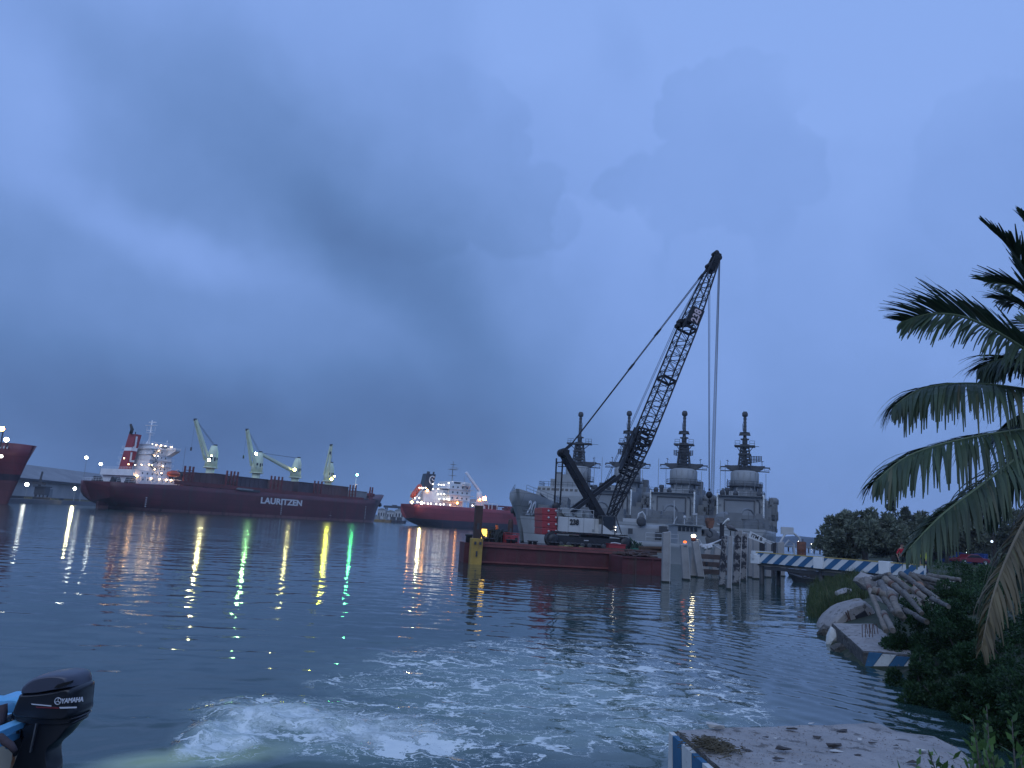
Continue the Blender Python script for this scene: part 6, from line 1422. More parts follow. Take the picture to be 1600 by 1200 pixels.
# timber pontoon and cloth slung between the piles
w = water_at(1112, 64); r = empty('timber_fender', (w.x, w.y, 0), 0, 'dark horizontal timber fender between the grey piles', 'fender')
for z in (.35, .95, 1.55): b = MB(); b.box((0, 0, z), (2.6, .4, .38)); b.build('beam', mat('fender_timber', (.075, .055, .05), .9, var=.4, scale=2), r)
b = MB(); b.box((-.5, -.24, 1.0), (.18, .1, .25)); b.box((.7, -.24, .75), (.7, .1, .12)); b.build('bolt', black_p, r)
def cloth():
    rr = random.Random(3); A, B = PY(1094, 850, 56), PY(1126, 843, 56); b = MB()
    pts = [(1094, 851), (1099, 854), (1105, 853), (1110, 852), (1116, 848), (1121, 846), (1127, 843)]; r = empty('torn_cloth', PY(1106, 853, 56), 0, 'pale torn cloth slung between the grey piles', 'cloth'); o = r.location
    b.tube([PY(x, y, 56)-o for x, y in pts], [.10, .16, .14, .15, .06, .06, .04], 7)
    for x, y in ((1098, 855), (1101, 857), (1107, 856), (1110, 855)): b.tube([PY(x, y-3, 56)-o, PY(x+1, y, 55.9)-o, PY(x, y+3, 56)-o], [.16, .14, .05], 6)
    b.build('cloth', mat('cloth_white', (.5, .5, .5), .8, var=.2, scale=3), r); b = MB(); b.tube([PY(1092, 842, 56.4)-o, PY(1098, 853, 56.4)-o], .03, 5); b.tube([PY(1112, 850, 56.2)-o, PY(1126, 858, 56.2)-o], .05, 5); b.build('rope', rail_w, r)
cloth()
# pelican on the slim pile
def pelican():
    p = topof(1141, 837, P_[5]); r = empty('pelican', p, 0, 'brown pelican with white head perched on the slim pale pile', 'pelican'); s = 1.15
    b = MB(); secs = [((.34, 0, .30), .03), ((.20, 0, .36), .10), ((.02, 0, .42), .15), ((-.12, 0, .50), .12), ((-.17, 0, .60), .065), ((-.12, 0, .72), .05), ((-.10, 0, .80), .05)]
    b.tube([V(*c)*s for c, _ in secs], [q*s for _, q in secs], 10); b.build('body', mat('pelican_brown', (.13, .12, .12), .8, var=.4, scale=6), r)
    b = MB(); b.ball(V(-.12, 0, .86)*s, .085*s, 10); b.tube([V(-.17, 0, .86)*s, V(-.30, 0, .74)*s, V(-.44, 0, .58)*s], [.05*s, .04*s, .012*s], 6); b.build('head', mat('pelican_white', (.66, .66, .62), .7, var=.1), r)
    b = MB(); b.ball(V(-.14, -.075, .88)*s, .014*s, 6); b.build('eye', black_p, r)
    b = MB(); b.tube([V(.38, -.10, .26)*s, V(.15, -.13, .38)*s, V(-.05, -.11, .46)*s], [.02*s, .09*s, .05*s], 8); b.build('wing', mat('pelican_wing', (.09, .085, .09), .8, var=.4, scale=8), r)
    b = MB(); 
    for y in (-.05, .05): b.bar((.02, y, 0), (.02, y, .3), .018); b.box((-.02, y, .01), (.14, .06, .02))
    b.build('foot', black_p, r)
pelican()
# slanted sign
def sign():
    D = 62; A, B = PY(1171, 835, D), PY(1206, 850, D); o = A; r = empty('slanted_sign', o, 0, 'slanted pale board with dark letters above the walkway end', 'sign')
    d = (B-A); n = d.normalized(); u = V(-n.z, 0, n.x)
    b = MB(); b.add([V(0, y, 0)+u*s_ for y in (0, .06) for s_ in (-.28, .28)]+[n*1.35+V(0, y, 0)+u*s_ for y in (0, .06) for s_ in (-.22, .20)], [(0, 1, 3, 2), (4, 6, 7, 5), (0, 4, 5, 1), (2, 3, 7, 6), (1, 5, 7, 3), (0, 2, 6, 4)]); b.build('board', mat('sign_board', (.55, .56, .55), .6, var=.1), r)
    b = MB(); b.beam(n*1.2, n*(d.length), .06, .10); b.build('arm', rail_w, r)
    text_obj('ITM B', .38, black_p, r, TM(n*.62+V(0, -.02, 0), n, u), bold=.01, ext=.004)
    b = MB(); b.bar(d, V(d.x, 0, -o.z+.2), .06); b.build('post', dark_st, r)
sign()

def walkway():
    A = PZ(1181, 905); A = V(PY(1181, 880, 57).x, 57, 0); B = V(PY(1444, 890, 46.5).x, 46.5, 0); d = (B-A); L = d.length; d.normalize(); ang = math.atan2(d.y, d.x)
    r = empty('striped_walkway', (A.x, A.y, 0), ang, 'raised walkway with blue and white diagonally striped side, running to the right bank', 'walkway')
    z1 = PY(1190, 864, 56.6).z; z0 = PY(1195, 880, 56.5).z; H = z1-z0
    def xa(px, z=2.0):
        lo, hi = -5, L+10
        for _ in range(50):
            m = (lo+hi)/2
            if proj_px(A+d*m+V(0, 0, z)) > px: hi = m
            else: lo = m
        return lo
    blue = mat('stripe_blue', (.028, .115, .235), .6, var=.2, scale=1.5, col2=(.20, .26, .30), thr=.66); wht = mat('stripe_white', (.60, .62, .62), .6, var=.12, scale=1.5, col2=(.3, .29, .27), thr=.64)
    b = MB(); b.box((L/2, .12, (z0+z1)/2), (L, .24, H)); b.build('parapet', wht, r)
    # blue bands: slanted parallelograms just proud of the parapet
    b = MB(); x = -.6; P = 1.04; sl = .84
    while x < L:
        q = [(x, z0+.002), (x+P*.5, z0+.002), (x+P*.5+sl, z1-.002), (x+sl, z1-.002)]
        lo, hi = 0.02, L-.02
        def clip(poly, xm, keep):
            out = []
            for i in range(len(poly)):
                a, c = poly[i], poly[(i+1) % len(poly)]; ia, ic = keep(a[0], xm), keep(c[0], xm)
                if ia: out.append(a)
                if ia != ic: t = (xm-a[0])/(c[0]-a[0]); out.append((xm, a[1]+(c[1]-a[1])*t))
            return out
        q = clip(q, lo, lambda a, m: a >= m); q = clip(q, hi, lambda a, m: a <= m) if q else q
        if len(q) > 2: b.prism(q, -.012, .0, 'Y')
        x += P
    b.build('blue_stripe', blue, r)
    b = MB(); b.box((L/2, .13, z1+.03), (L, .3, .06)); b.build('coping', mat('coping_yellow', (.42, .32, .10), .7, var=.3, scale=1), r)
    b = MB(); b.box((L/2, 1.3, z0-.10), (L, 2.2, .2)); b.build('deck', mat('deck_concrete', (.2, .19, .18), .9), r)
    b = MB(); b.box((xa(1250), .35, z0-.34), (xa(1312)-xa(1188), .35, .22)); b.build('girder', dark_st, r)
    for px, w_, yt, yb in ((1181.5, 15, 866, 880.5), (1280.5, 16, 870.6, 888.5), (1383.5, 17, 877, 897.5)):
        x = xa(px); s = (A+d*x).y/FPX; h0 = PY(px, yb, (A+d*x).y).z; h1 = PY(px, yt, (A+d*x).y).z
        b = MB(); b.box((x, .05, (h0+h1)/2), (w_*s, .5, h1-h0)); b.build('white_block', mat('block_white', (.72, .73, .72), .6, var=.1, scale=1.5), r, bevel=.02)
    for px, k in ((1186, 0), (1191, 1), (1279, 2), (1283, 3)):
        x = xa(px, .5); b = MB(); b.bar((x, .3+(k % 2)*1.5, -1.5), (x, .3+(k % 2)*1.5, z0-.2), .17, 8); b.build('leg', dark_st, r)
    b = MB(); x = xa(1183); b.box((x-.2, .8, z0+.55), (.2, 2.2, H*.8)); b.build('end_wall', wht, r)
    x = xa(1426); b = MB(); b.box((x, .3, z0-.5), (2.4, .6, .9)); b.build('abutment', wht, r)
    # rusty drum and tyre on the walkway, a white gangway rail beyond
    x = xa(1234); w = A+d*x+V(-d.y, d.x, 0)*1.3
    zt = PY(1234, 845, w.y).z; q = empty('rusty_drum', (w.x, w.y, z0), ang, 'rusty brown drum standing on the striped walkway', 'drum'); b = MB(); h = zt-z0; b.lathe((0, 0, 0), [(.30, 0), (.33, .05), (.31, h*.3), (.34, h*.33), (.31, h*.36), (.31, h*.65), (.34, h*.68), (.31, h*.72), (.33, h-.05), (.25, h)], 16); b.build('barrel', mat('drum_rust', (.16, .06, .035), .8, var=.4, scale=3, col2=(.05, .035, .03), thr=.5), q)
    b = MB(); b.bar((.12, 0, h), (.12, 0, h+.2), .04); b.build('spout', dark_st, q)
    w = V(PY(1222, 860, 75).x, 75, 0); r2 = empty('white_gangway', (w.x, w.y, 0), 0, 'white arched gangway frame beyond the walkway, left of the rusty drum', 'gangway')
    b = MB(); z = 3.0; b.tube([(-.2, 0, 0), (-.2, 0, z), (.3, 0, z+.9), (1.0, 0, z+1.1), (1.7, 0, z+.6), (1.8, 0, 0)], .12, 8); b.tube([(.2, .4, 0), (.2, .4, z-.4), (.8, .4, z+.3), (1.3, .4, z), (1.4, .4, 0)], .09, 6); b.box((.5, 0, z+1.2), (1.2, .2, .7)); b.build('frame', rail_w, r2)
    b = MB(); b.bar((-5.5, 3, z+1.5), (0, 0, z-.2), .05, 5); b.bar((-5.5, 3, z+.7), (0, 0, z-.9), .05, 5); b.build('handrail', rail_w, r2)
    return z0
WZ0 = walkway()

# ================================================================ TUG between the piles and the warships
def tug():
    D = 88; w = water_at(1072, D); s = D/FPX
    r = empty('grey_patrol_boat', (w.x, w.y, 0), R(4), 'grey patrol boat with a row of wheelhouse windows behind the piles', 'boat')
    Z = lambda py, px=1068: PY(px, py, D).z
    b = MB(); hull(b, [(-13, 2.2, 2.2, 1.8, 0), (-2, 2.2, 2.6, 2.3, 0), (5, 2.6, 2.2, 1.6, .3), (9, 3.2, .3, .1, 1.2)]); b.build('hull', navy_g, r)
    x = lambda px: (px-1072)*s
    b = MB(); b.box(((x(1048)+x(1094))/2, 0, (Z(836)+1.8)/2), (x(1094)-x(1048), 4.2, Z(836)-1.8)); b.box(((x(1050)+x(1087))/2, 0, (Z(836)+Z(822))/2), (x(1087)-x(1050), 3.6, Z(822)-Z(836))); b.box(((x(1047)+x(1089))/2, 0, Z(820.5)), (x(1089)-x(1047), 4.4, .14))
    c = b.build('wheelhouse', navy_g, r)
    b = MB()
    for i in range(5): b.box((x(1053+i*6.2), -1.83, Z(826.5)), (4.2*s, .08, 6.6*s))
    b.box((x(1089.5), -1.5, Z(829)), (.1, 1, .5)); b.build('window', glass_d, c)
    b = MB(); b.bar((x(1052), 0, Z(820)), (x(1051), 0, Z(783)), .05, 5); b.beam((x(1046), -1, Z(820)), (x(1052), -1, Z(808)), .07, .07); b.bar((x(1087), 0, Z(820)), (x(1087), 0, Z(801)), .05, 5); b.box((x(1084), 0, Z(802)), (.5, .3, .2)); b.bar((x(1068), 0, Z(820)), (x(1068), 0, Z(808)), .06, 5); b.ball((x(1068), 0, Z(808)), .2, 8); b.build('antenna', rail_w, r)
    b = MB(); b.rail([(x(1000), -2.3, 2.3), (x(1048), -2.6, 2.3)], .9, .03, 1.2); b.build('railing', rail_w, r)
    b = MB(); b.lathe((x(1102), -1.2, 0), [(.3, 1.8), (1.1, 2.2), (1.25, 3.0), (.9, 3.8), (.2, 4.1)], 12); b.build('canvas_cover', mat('canvas', (.10, .10, .10), .9, var=.3, scale=2), r)
    # moored barge-like float with a pale gun cover in front of the warships
    w = water_at(1000, 96); r = empty('grey_work_float', (w.x, w.y, 0), R(-2), 'low grey work float with a rounded pale housing behind the crawler tracks', 'float'); s = 96/FPX; x = lambda px: (px-1000)*s
    Z = lambda py, px=1000: PY(px, py, 96).z
    b = MB(); b.box((0, 0, .8), (16, 5, 3.2)); b.box((0, -2.55, 1.9), (16, .12, .25)); b.build('hull', navy_g, r)
    b = MB(); b.loft([[V(a*k+x(1017), c*k, z) for a, c in ((-1.9, -1.3), (1.6, -1.3), (1.6, 1.3), (-1.9, 1.3))] for z, k in ((2.3, 1), (Z(824), .95), (Z(819), .62))], closed=True, sm=False); b.build('housing', navy_g, r, bevel=.15)
    b = MB(); b.loft([[V(a*k+x(992), c*k, z) for a, c in ((-2.8, -1.3), (2.2, -1.3), (2.2, 1.3), (-2.8, 1.3))] for z, k in ((2.3, 1), (Z(826), .95), (Z(822), .8))], closed=True, sm=False); b.build('housing', navy_g, r, bevel=.1)
    b = MB(); b.box((x(981), -1, Z(814)), (22*s, .5, 5*s)); b.tube([(x(992), -1, Z(813)), (x(994), -1, Z(803)), (x(999), -1, Z(800)), (x(1003), -1, Z(806)), (x(1004), -1, Z(820))], .12, 8); b.build('davit', rail_w, r)
    b = MB(); rr = random.Random(5)
    for i in range(22): px = rr.uniform(968, 1060); b.box((x(px), rr.uniform(-2.2, 2), rr.uniform(2.4, 3.4)), (rr.uniform(.3, 1.2), .6, rr.uniform(.4, 1.6)))
    b.lathe((x(997), -1.4, Z(815)), [(.2, -.2), (.55, -.18), (.6, .0), (.55, .18), (.2, .2)], 14, 'Y'); b.build('deck_gear', navy_d, r)
    # small boats by the bank behind the walkway
    for px, D, lab, c, L_ in ((1268, 62, 'dark open skiff afloat under the striped walkway', (.03, .035, .04), 3.4), (1262, 74, 'dark low boat behind the skiff at the walkway leg', (.05, .05, .055), 4)):
        w = water_at(px, D); r = empty('skiff', (w.x, w.y, 0), R(150), lab, 'boat'); b = MB(); hull(b, [(-L_/2, .45, .7, .6, 0), (L_*.2, .45, .75, .6, 0), (L_/2, .7, .08, .04, .3)], ); b.build('hull', mat('skiff_%d' % px, c, .7), r)
        b = MB(); b.box((-.3, 0, .62), (.7, .9, .5)); b.box((.5, 0, .5), (.25, 1.2, .06)); b.build('thwart', black_p, r)
tug()
# ================================================================ VEGETATION
def leaf_cloud(P, Nrm, L, Wd, seed, fold=.0):
    """one diamond-shaped leaf of two triangles-as-quad per point P, growing along Nrm with scatter"""
    rng = np.random.default_rng(seed); n = len(P); d = Nrm+rng.normal(0, .55, (n, 3)); d /= np.linalg.norm(d, axis=1, keepdims=True)+1e-9
    u = np.cross(d, rng.normal(0, 1, (n, 3))); u /= np.linalg.norm(u, axis=1, keepdims=True)+1e-9
    l = (L*rng.uniform(.5, 1.45, n))[:, None]; w = (Wd*rng.uniform(.7, 1.25, n))[:, None]
    a = P; b = P+d*l*.45+u*w*.5; c = P+d*l; e = P+d*l*.45-u*w*.5
    Vv = np.stack([a, b, c, e], 1).reshape(-1, 3); F = np.arange(4*n).reshape(n, 4); return Vv, F
def clumps(centres, radii, per, seed, squash=(1, 1, 1), shell=.55):
    rng = np.random.default_rng(seed); PP = []; NN = []
    for c, r, k in zip(centres, radii, per):
        d = rng.normal(0, 1, (k, 3)); d /= np.linalg.norm(d, axis=1, keepdims=True); rr = r*(shell+(1-shell)*rng.random(k))**.8; p = d*rr[:, None]*np.array(squash); PP.append(np.array(c)+p); NN.append(d+np.array([0, 0, .35]))
    return np.concatenate(PP), np.concatenate(NN)
bark = mat('bark_grey', (.11, .10, .09), .9, var=.3, scale=3, bump=.5)
leaf_dark = leafmat('leaf_dark', (.10, .125, .085), (.18, .20, .14), c3=(.24, .26, .19))
leaf_bush = leafmat('leaf_mangrove', (.020, .052, .022), (.050, .105, .040), c3=(.10, .18, .07), spec=.25)
leaf_front = leafmat('leaf_front', (.045, .095, .026), (.10, .19, .05), c3=(.17, .27, .08))
leaf_cas = leafmat('leaf_casuarina', (.09, .11, .08), (.14, .16, .12))
def tree(name, base, h, crown, seed, label, leafm=leaf_dark, nleaf=9000, lsz=.32, trunk_r=.25, group='trees beyond the walkway', lean=0, cz=.62, ncl=60, spiky=False):
    """crown: (rx, ry, rz) half axes of the crown whose middle is at cz*h"""
    rnd = random.Random(seed); r = empty(name, base, 0, label, 'tree', group)
    t = MB(); top = V(lean, 0, h*.5); t.tube([V(0, 0, -.4), V(lean*.3, 0, h*.2), V(lean*.6, 0, h*.36), top], [trunk_r*1.25, trunk_r, trunk_r*.8, trunk_r*.55], 8)
    C = []; Rd = []
    for i in range(ncl):
        if spiky: z = rnd.uniform(-.95, 1); a = rnd.uniform(0, 6.28); q = rnd.uniform(.1, 1.3)*(1.1-z)/2; c = V(crown[0]*q*math.cos(a)*1.9, crown[1]*q*math.sin(a)*1.9, h*cz+crown[2]*z+.5*q)
        else:
            while True:
                c = V(rnd.uniform(-1, 1), rnd.uniform(-1, 1), rnd.uniform(-.9, 1))
                if .30 < c.length < 1: break
            c = V(c.x*crown[0], c.y*crown[1], c.z*crown[2]+h*cz)
        C.append(c+V(lean, 0, 0)); Rd.append(min(crown)*rnd.uniform(.10, .27)*(1 if not spiky else 1.1))
    for i in range(0, ncl, 3):
        s = V(lean*.5, 0, h*rnd.uniform(.22, .48)); m = s.lerp(C[i], .5)+V(rnd.uniform(-.4, .4), rnd.uniform(-.4, .4), rnd.uniform(0, .5)); t.tube([s, m, C[i]], [trunk_r*.42, trunk_r*.24, trunk_r*.07], 5)
    t.build('trunk', bark, r)
    tot = sum(q*q for q in Rd); P, N_ = clumps(C, Rd, [max(20, int(nleaf*q*q/tot)) for q in Rd], seed, shell=.25)
    Vv, F = leaf_cloud(P, N_, lsz, lsz*.5, seed); np_mesh('crown', Vv, F, leafm, r); return r
def g3(px, d): w = PY(px, 880, d); return V(w.x, d, hland(w.x, d)-.05)
# the big round tree and its neighbours, taken from their outline in the picture
def tree_px(px, ytop, half_px, D, seed, label, **k):
    b = g3(px, D); top = PY(px, ytop, D).z; h = top-b.z; rx = half_px*D/FPX
    return tree(k.pop('name', 'broadleaf_tree'), b, h*.98, (rx, rx, k.pop('rz', h*.40)), seed, label, **k)
tree_px(1352, 797, 58, 82, 11, 'large round bushy tree behind the middle of the striped walkway', nleaf=10500, lsz=.40, ncl=95, cz=.56, trunk_r=.3)
tree_px(1310, 812, 34, 84, 12, 'lower left shoulder tree leaning over the water beside the big round tree', nleaf=4800, lsz=.36, ncl=50, cz=.54)
tree_px(1405, 812, 45, 86, 13, 'dense dark tree touching the right side of the big round tree', nleaf=9000, lsz=.4, ncl=60, cz=.54)
tree_px(1396, 782, 9, 100, 14, 'thin pointed casuarina rising above the round tree', name='casuarina_tree', leafm=leaf_cas, nleaf=2600, lsz=.45, ncl=36, spiky=True, cz=.66)
tree_px(1416, 800, 12, 104, 15, 'casuarina with loose top right of the pointed one', name='casuarina_tree', leafm=leaf_cas, nleaf=3000, lsz=.45, ncl=34, spiky=True, cz=.64)
tree_px(1434, 808, 11, 108, 16, 'small casuarina just left of the palm fronds', name='casuarina_tree', leafm=leaf_cas, nleaf=2600, lsz=.45, ncl=30, spiky=True, cz=.64)
tree_px(1480, 800, 50, 92, 17, 'dark tree seen through the hanging palm fronds', nleaf=8000, lsz=.42, ncl=55)
tree_px(1555, 785, 60, 95, 18, 'tall dark tree behind the blue containers', nleaf=9000, lsz=.42, ncl=60)
tree_px(1630, 790, 50, 90, 19, 'dark tree at the right edge behind the palm', nleaf=5000, lsz=.42, ncl=40)
tree_px(1460, 835, 40, 100, 20, 'low dark tree behind the people by the walkway', nleaf=5000, lsz=.42, ncl=36)
tree_px(1520, 838, 45, 108, 21, 'low tree directly above the blue containers', nleaf=5000, lsz=.42, ncl=36)
# far-off tree line
def treeline():
    rng = np.random.default_rng(5); C = []; Rd = []
    for i in range(150):
        d = rng.uniform(118, 150); px = rng.uniform(1296, 1700); w = PY(px, 880, d); C.append((w.x, d, 1.7+rng.uniform(.5, 4.5))); Rd.append(rng.uniform(1.2, 2.4))
    P, N_ = clumps(C, Rd, [150]*len(C), 6); Vv, F = leaf_cloud(P, N_, .6, .32, 6); o = np_mesh('far_treeline', Vv, F, leaf_dark); tag(o, 'dark line of far trees behind the bank', 'tree line', kind='stuff')
treeline()

def bush(name, centre, rad, seed, label, leafm, n, L, W_, ncl, zmin=0.0, group=None, shell=.35, stems=14, cat='bush'):
    rnd = random.Random(seed); c0 = V(*centre); r = empty(name, (c0.x, c0.y, zmin), 0, label, cat, group); C = []; Rd = []
    for i in range(ncl):
        while True:
            q = V(rnd.uniform(-1, 1), rnd.uniform(-1, 1), rnd.uniform(-.3, 1))
            if q.length < 1: break
        out = rnd.random() < .3; k = rnd.uniform(1.0, 1.28) if out else 1; C.append(V(q.x*rad[0]*k, q.y*rad[1]*k, max(.05, q.z*rad[2]*k))); Rd.append((rnd.uniform(.07, .15) if out else rnd.uniform(.16, .34))*min(rad))
    tot = sum(q*q for q in Rd); P, N_ = clumps(C, Rd, [max(10, int(n*q*q/tot)) for q in Rd], seed, shell=shell)
    Vv, F = leaf_cloud(P, N_, L, W_, seed)
    s = MB()
    for i in range(stems):
        c = C[i % len(C)]; a = V(c.x*.3, c.y*.3, -.3); s.tube([a, a.lerp(c, .5)+V(0, 0, .1), c], [.035, .025, .008], 5)
    s.build('stems', bark, r); np_mesh('foliage', Vv, F, leafm, r); return r
def gw(px, py, z=0.3): return PZ(px, py, z)
for i, (px, py, rx, ry, rz, lab, n) in enumerate(((1462, 1040, 1.25, 1.0, 1.35, 'mangrove bush hiding the right end of the striped block', 15000), (1520, 1062, 1.3, 1.0, 1.5, 'mangrove bush directly below the hanging brown frond', 15000), (1592, 1075, 1.4, 1.1, 1.8, 'mangrove bush at the right edge, beside the hanging frond', 16000),
        (1442, 985, 1.15, 1.1, .95, 'mangrove bush at the foot of the log pile', 11000), (1505, 985, 1.7, 1.3, 1.5, 'mangrove bush behind the hanging frond, above the others', 16000), (1590, 985, 2.0, 1.5, 1.8, 'tall mangrove bush by the right edge, behind the others', 14000),
        (1490, 1095, .9, .6, .6, 'low mangrove bush dipping its leaves in the water', 9000), (1570, 1118, 1.1, .7, .8, 'dark mangrove bush in deep shade at the right edge', 10000), (1650, 1130, 1.2, 1, 1.2, 'mangrove bush cut by the right edge above the bright shoots', 9000), (1416, 1038, .55, .5, .55, 'small mangrove tuft touching the striped block', 5000),
        (1540, 1020, 1.5, 1.2, 1.3, 'mangrove bush in the middle of the bank thicket', 14000), (1475, 1015, 1.2, 1.0, 1.2, 'mangrove bush between the log pile and the frond tip', 12000), (1535, 1095, 1.2, .8, 1.1, 'mangrove bush over the dark water below the frond tip', 12000), (1620, 1050, 1.3, 1.0, 1.7, 'tall mangrove bush cut by the right edge, mid height', 11000),
        (1500, 948, 1.3, 1.2, .8, 'low mangrove bush right of the palm logs', 9000), (1570, 940, 1.6, 1.2, 1.0, 'mangrove bush on the bank below the red car', 10000), (1440, 1065, .8, .5, .8, 'mangrove tuft over the water, right of the striped block', 7000), (1610, 1165, .9, .6, .9, 'dark mangrove bush behind the bright shoots', 8000))):
    w = gw(px, py, .1); bush('mangrove_bush', (w.x, w.y, 0), (rx, ry, rz), 30+i, lab, leaf_bush, n, .078, .040, 40, zmin=max(-.05, hland(w.x, w.y)-.35), group='mangrove bushes along the bank')
def front_bush():
    for i, (px, py, D, h, lab) in enumerate(((1545, 1105, 6.4, .95, 'bright green leafy shoot, tallest in the lower right corner'), (1585, 1125, 6.1, .9, 'bright green leafy shoots at the lower right edge'), (1522, 1150, 6.6, .6, 'small bright shoot leftmost in the lower right corner'), (1600, 1170, 5.6, .8, 'green shoots lowest in the right corner'))):
        top = PY(px, py, D); r = empty('leafy_shrub', (top.x, D, top.z-h-.5), 0, lab, 'shrub', 'bright shoots in the lower right corner'); rnd = random.Random(60+i); s = MB(); P = []; N_ = []
        for k in range(9 if i != 2 else 5):
            a = rnd.uniform(0, 6.28); sp = rnd.uniform(.05, .38) if k else 0.02; hh = (h+.5)*(1-.45*rnd.random() if k else 1); tip = V(sp*math.cos(a), sp*math.sin(a), hh); s.tube([V(0, 0, 0), tip*.5+V(0, 0, .05), tip], [.012, .009, .004], 5)
            m = 26
            for j in range(m):
                t = .35+.65*j/m; p = V(0, 0, 0).lerp(tip, t)+V(0, 0, .05*math.sin(t*3)); an = j*2.4+a; P.append(tuple(p)); N_.append((math.cos(an)*.8, math.sin(an)*.8, .55+t*.5))
        for k in range(500):
            q = V(rnd.gauss(0, .28), rnd.gauss(0, .25), rnd.uniform(0, (h+.5)*.68)); P.append(tuple(q)); N_.append((rnd.uniform(-1, 1), rnd.uniform(-1, 1), .6))
        s.build('stems', bark, r); Vv, F = leaf_cloud(np.array(P), np.array(N_)*1.6, .085, .045, 70+i); np_mesh('foliage', Vv, F, leaf_front, r)
front_bush()

def grass():
    rng = np.random.default_rng(9)
    def blades(region, n, hmin, hmax, label, name, m):
        # region: image-space outline of ground points
        P = []
        while len(P) < n:
            px = rng.uniform(*region[0]); py = rng.uniform(*region[1]); w = PZ(px, py, region[2]); z = hland(w.x, w.y)
            if z > -.25: P.append((w.x+rng.normal(0, .1), w.y+rng.normal(0, .2), z-.03))
        P = np.array(P); cl = np.array([noise.noise(V(x*2.1, y*1.2, 3)) for x, y, _ in P]); h = rng.uniform(hmin, hmax, n)*(1+1.1*np.clip(cl, -.6, .9)); a = rng.uniform(0, 6.28, n); lean = rng.uniform(.05, .45, n)*h; w = .012+.006*rng.random(n)
        dx = np.cos(a)*lean; dy = np.sin(a)*lean; t = rng.uniform(0, 6.28, n); ux = np.cos(t)*w; uy = np.sin(t)*w
        Z = np.zeros(n); a0 = P+np.stack([ux, uy, Z], 1); a1 = P-np.stack([ux, uy, Z], 1); c1 = P+np.stack([dx-ux*.3, dy-uy*.3, h], 1); c0 = P+np.stack([dx+ux*.3, dy+uy*.3, h], 1)
        Vv = np.stack([a0, a1, c1, c0], 1).reshape(-1, 3); o = np_mesh(name, Vv, np.arange(4*n).reshape(n, 4), m); tag(o, label, 'grass', kind='stuff')
    gm = leafmat('grass_green', (.03, .06, .022), (.085, .11, .045), c3=(.17, .16, .09), trans=.2)
    blades(((1266, 1352), (925, 962), 0.1), 13000, .22, .55, 'tall green reeds growing on the bank edge below the walkway', 'reeds', gm)
    blades(((1275, 1350), (903, 930), 0.2), 7000, .2, .42, 'green reeds between the walkway leg and the log pile', 'reeds', gm)
    blades(((1400, 1600), (883, 935), 1.4), 16000, .08, .28, 'short grass on the ground right of the log pile', 'grass', gm)
grass()

# ================================================================ PALM
palm_leaf = leafmat('palm_leaf', (.026, .050, .030), (.060, .090, .044), c3=(.10, .10, .055), trans=.18, spec=.4)
palm_old = leafmat('palm_leaf_old', (.085, .07, .036), (.15, .12, .062), c3=(.05, .09, .03), trans=.15)
rachis = mat('palm_rachis', (.10, .13, .06), .6, var=.2, scale=3)
rachis_o = mat('palm_rachis_old', (.17, .14, .09), .7, var=.2, scale=3)
def frond(parent, origin, pts, L, hang, seed, m=palm_leaf, n=74, width=.042, rm=rachis, both=True, fan=.9, up=None):
    n = int(n*1.2)
    """pts: rachis in world space base->tip ; L: leaflet length ; hang 0 stiff .. 1 drooping"""
    rnd = random.Random(seed); P = [Vector(p)-Vector(origin) for p in pts]
    # catmull-rom
    def cr(t):
        k = t*(len(P)-1); i = min(int(k), len(P)-2); f = k-i; p0 = P[max(i-1, 0)]; p1 = P[i]; p2 = P[i+1]; p3 = P[min(i+2, len(P)-1)]
        return .5*((2*p1)+(-p0+p2)*f+(2*p0-5*p1+4*p2-p3)*f*f+(-p0+3*p1-3*p2+p3)*f**3)
    S = [cr(i/30) for i in range(31)]
    b = MB(); b.tube(S, [.032*(1-.85*i/30)+.003 for i in range(31)], 6); o = b.build('frond', rm, parent)
    Vv = []; F = []
    for i in range(n):
        t = .10+.90*(i/(n-1))**.96; p = cr(min(t, .999)); d = (cr(min(t+.01, 1))-cr(max(t-.01, 0))).normalized()
        side0 = d.cross(V(0, 0, 1)); side0 = side0.normalized() if side0.length > .05 else V(0, 1, 0)
        if up is not None: side0 = (side0*(1-up)+V(0, 0, 1)*up).normalized()
        prof = math.sin(math.pi*min(1, .12+t*.83))**.6*(1 if t < .9 else .85); ln = L*prof
        for sg in (-1, 1):
            if rnd.random() < .05: continue
            l = ln*rnd.uniform(.68, 1.12); ang = fan*(1-.45*t)+rnd.uniform(-.12, .12)
            dr = (d*math.cos(ang)+side0*sg*math.sin(ang)+V(0, 0, .12-.1*hang)+V(rnd.uniform(-.06, .06), rnd.uniform(-.06, .06), rnd.uniform(-.06, .06))).normalized()
            K = 5; q = p.copy(); dirn = dr.copy(); base = len(Vv); wv = dirn.cross(V(rnd.uniform(-.3, .3), rnd.uniform(-.3, .3), 1)); wv = wv.normalized() if wv.length > .05 else d
            h = hang*rnd.uniform(.6, 1.4)
            for k in range(K+1):
                w = width*.5*(1-abs(k/K-.35)*1.15 if k else .5)
                w = max(w, .002); Vv += [q+wv*w, q-wv*w]
                dirn = (dirn+V(0, 0, -1)*h*.62*(1+.4*k)/K*2.2).normalized(); q = q+dirn*(l/K)
            F += [(base+2*k, base+2*k+1, base+2*k+3, base+2*k+2) for k in range(K)]
    np_mesh('leaflets', np.array([tuple(v) for v in Vv]), np.array(F), m, o)
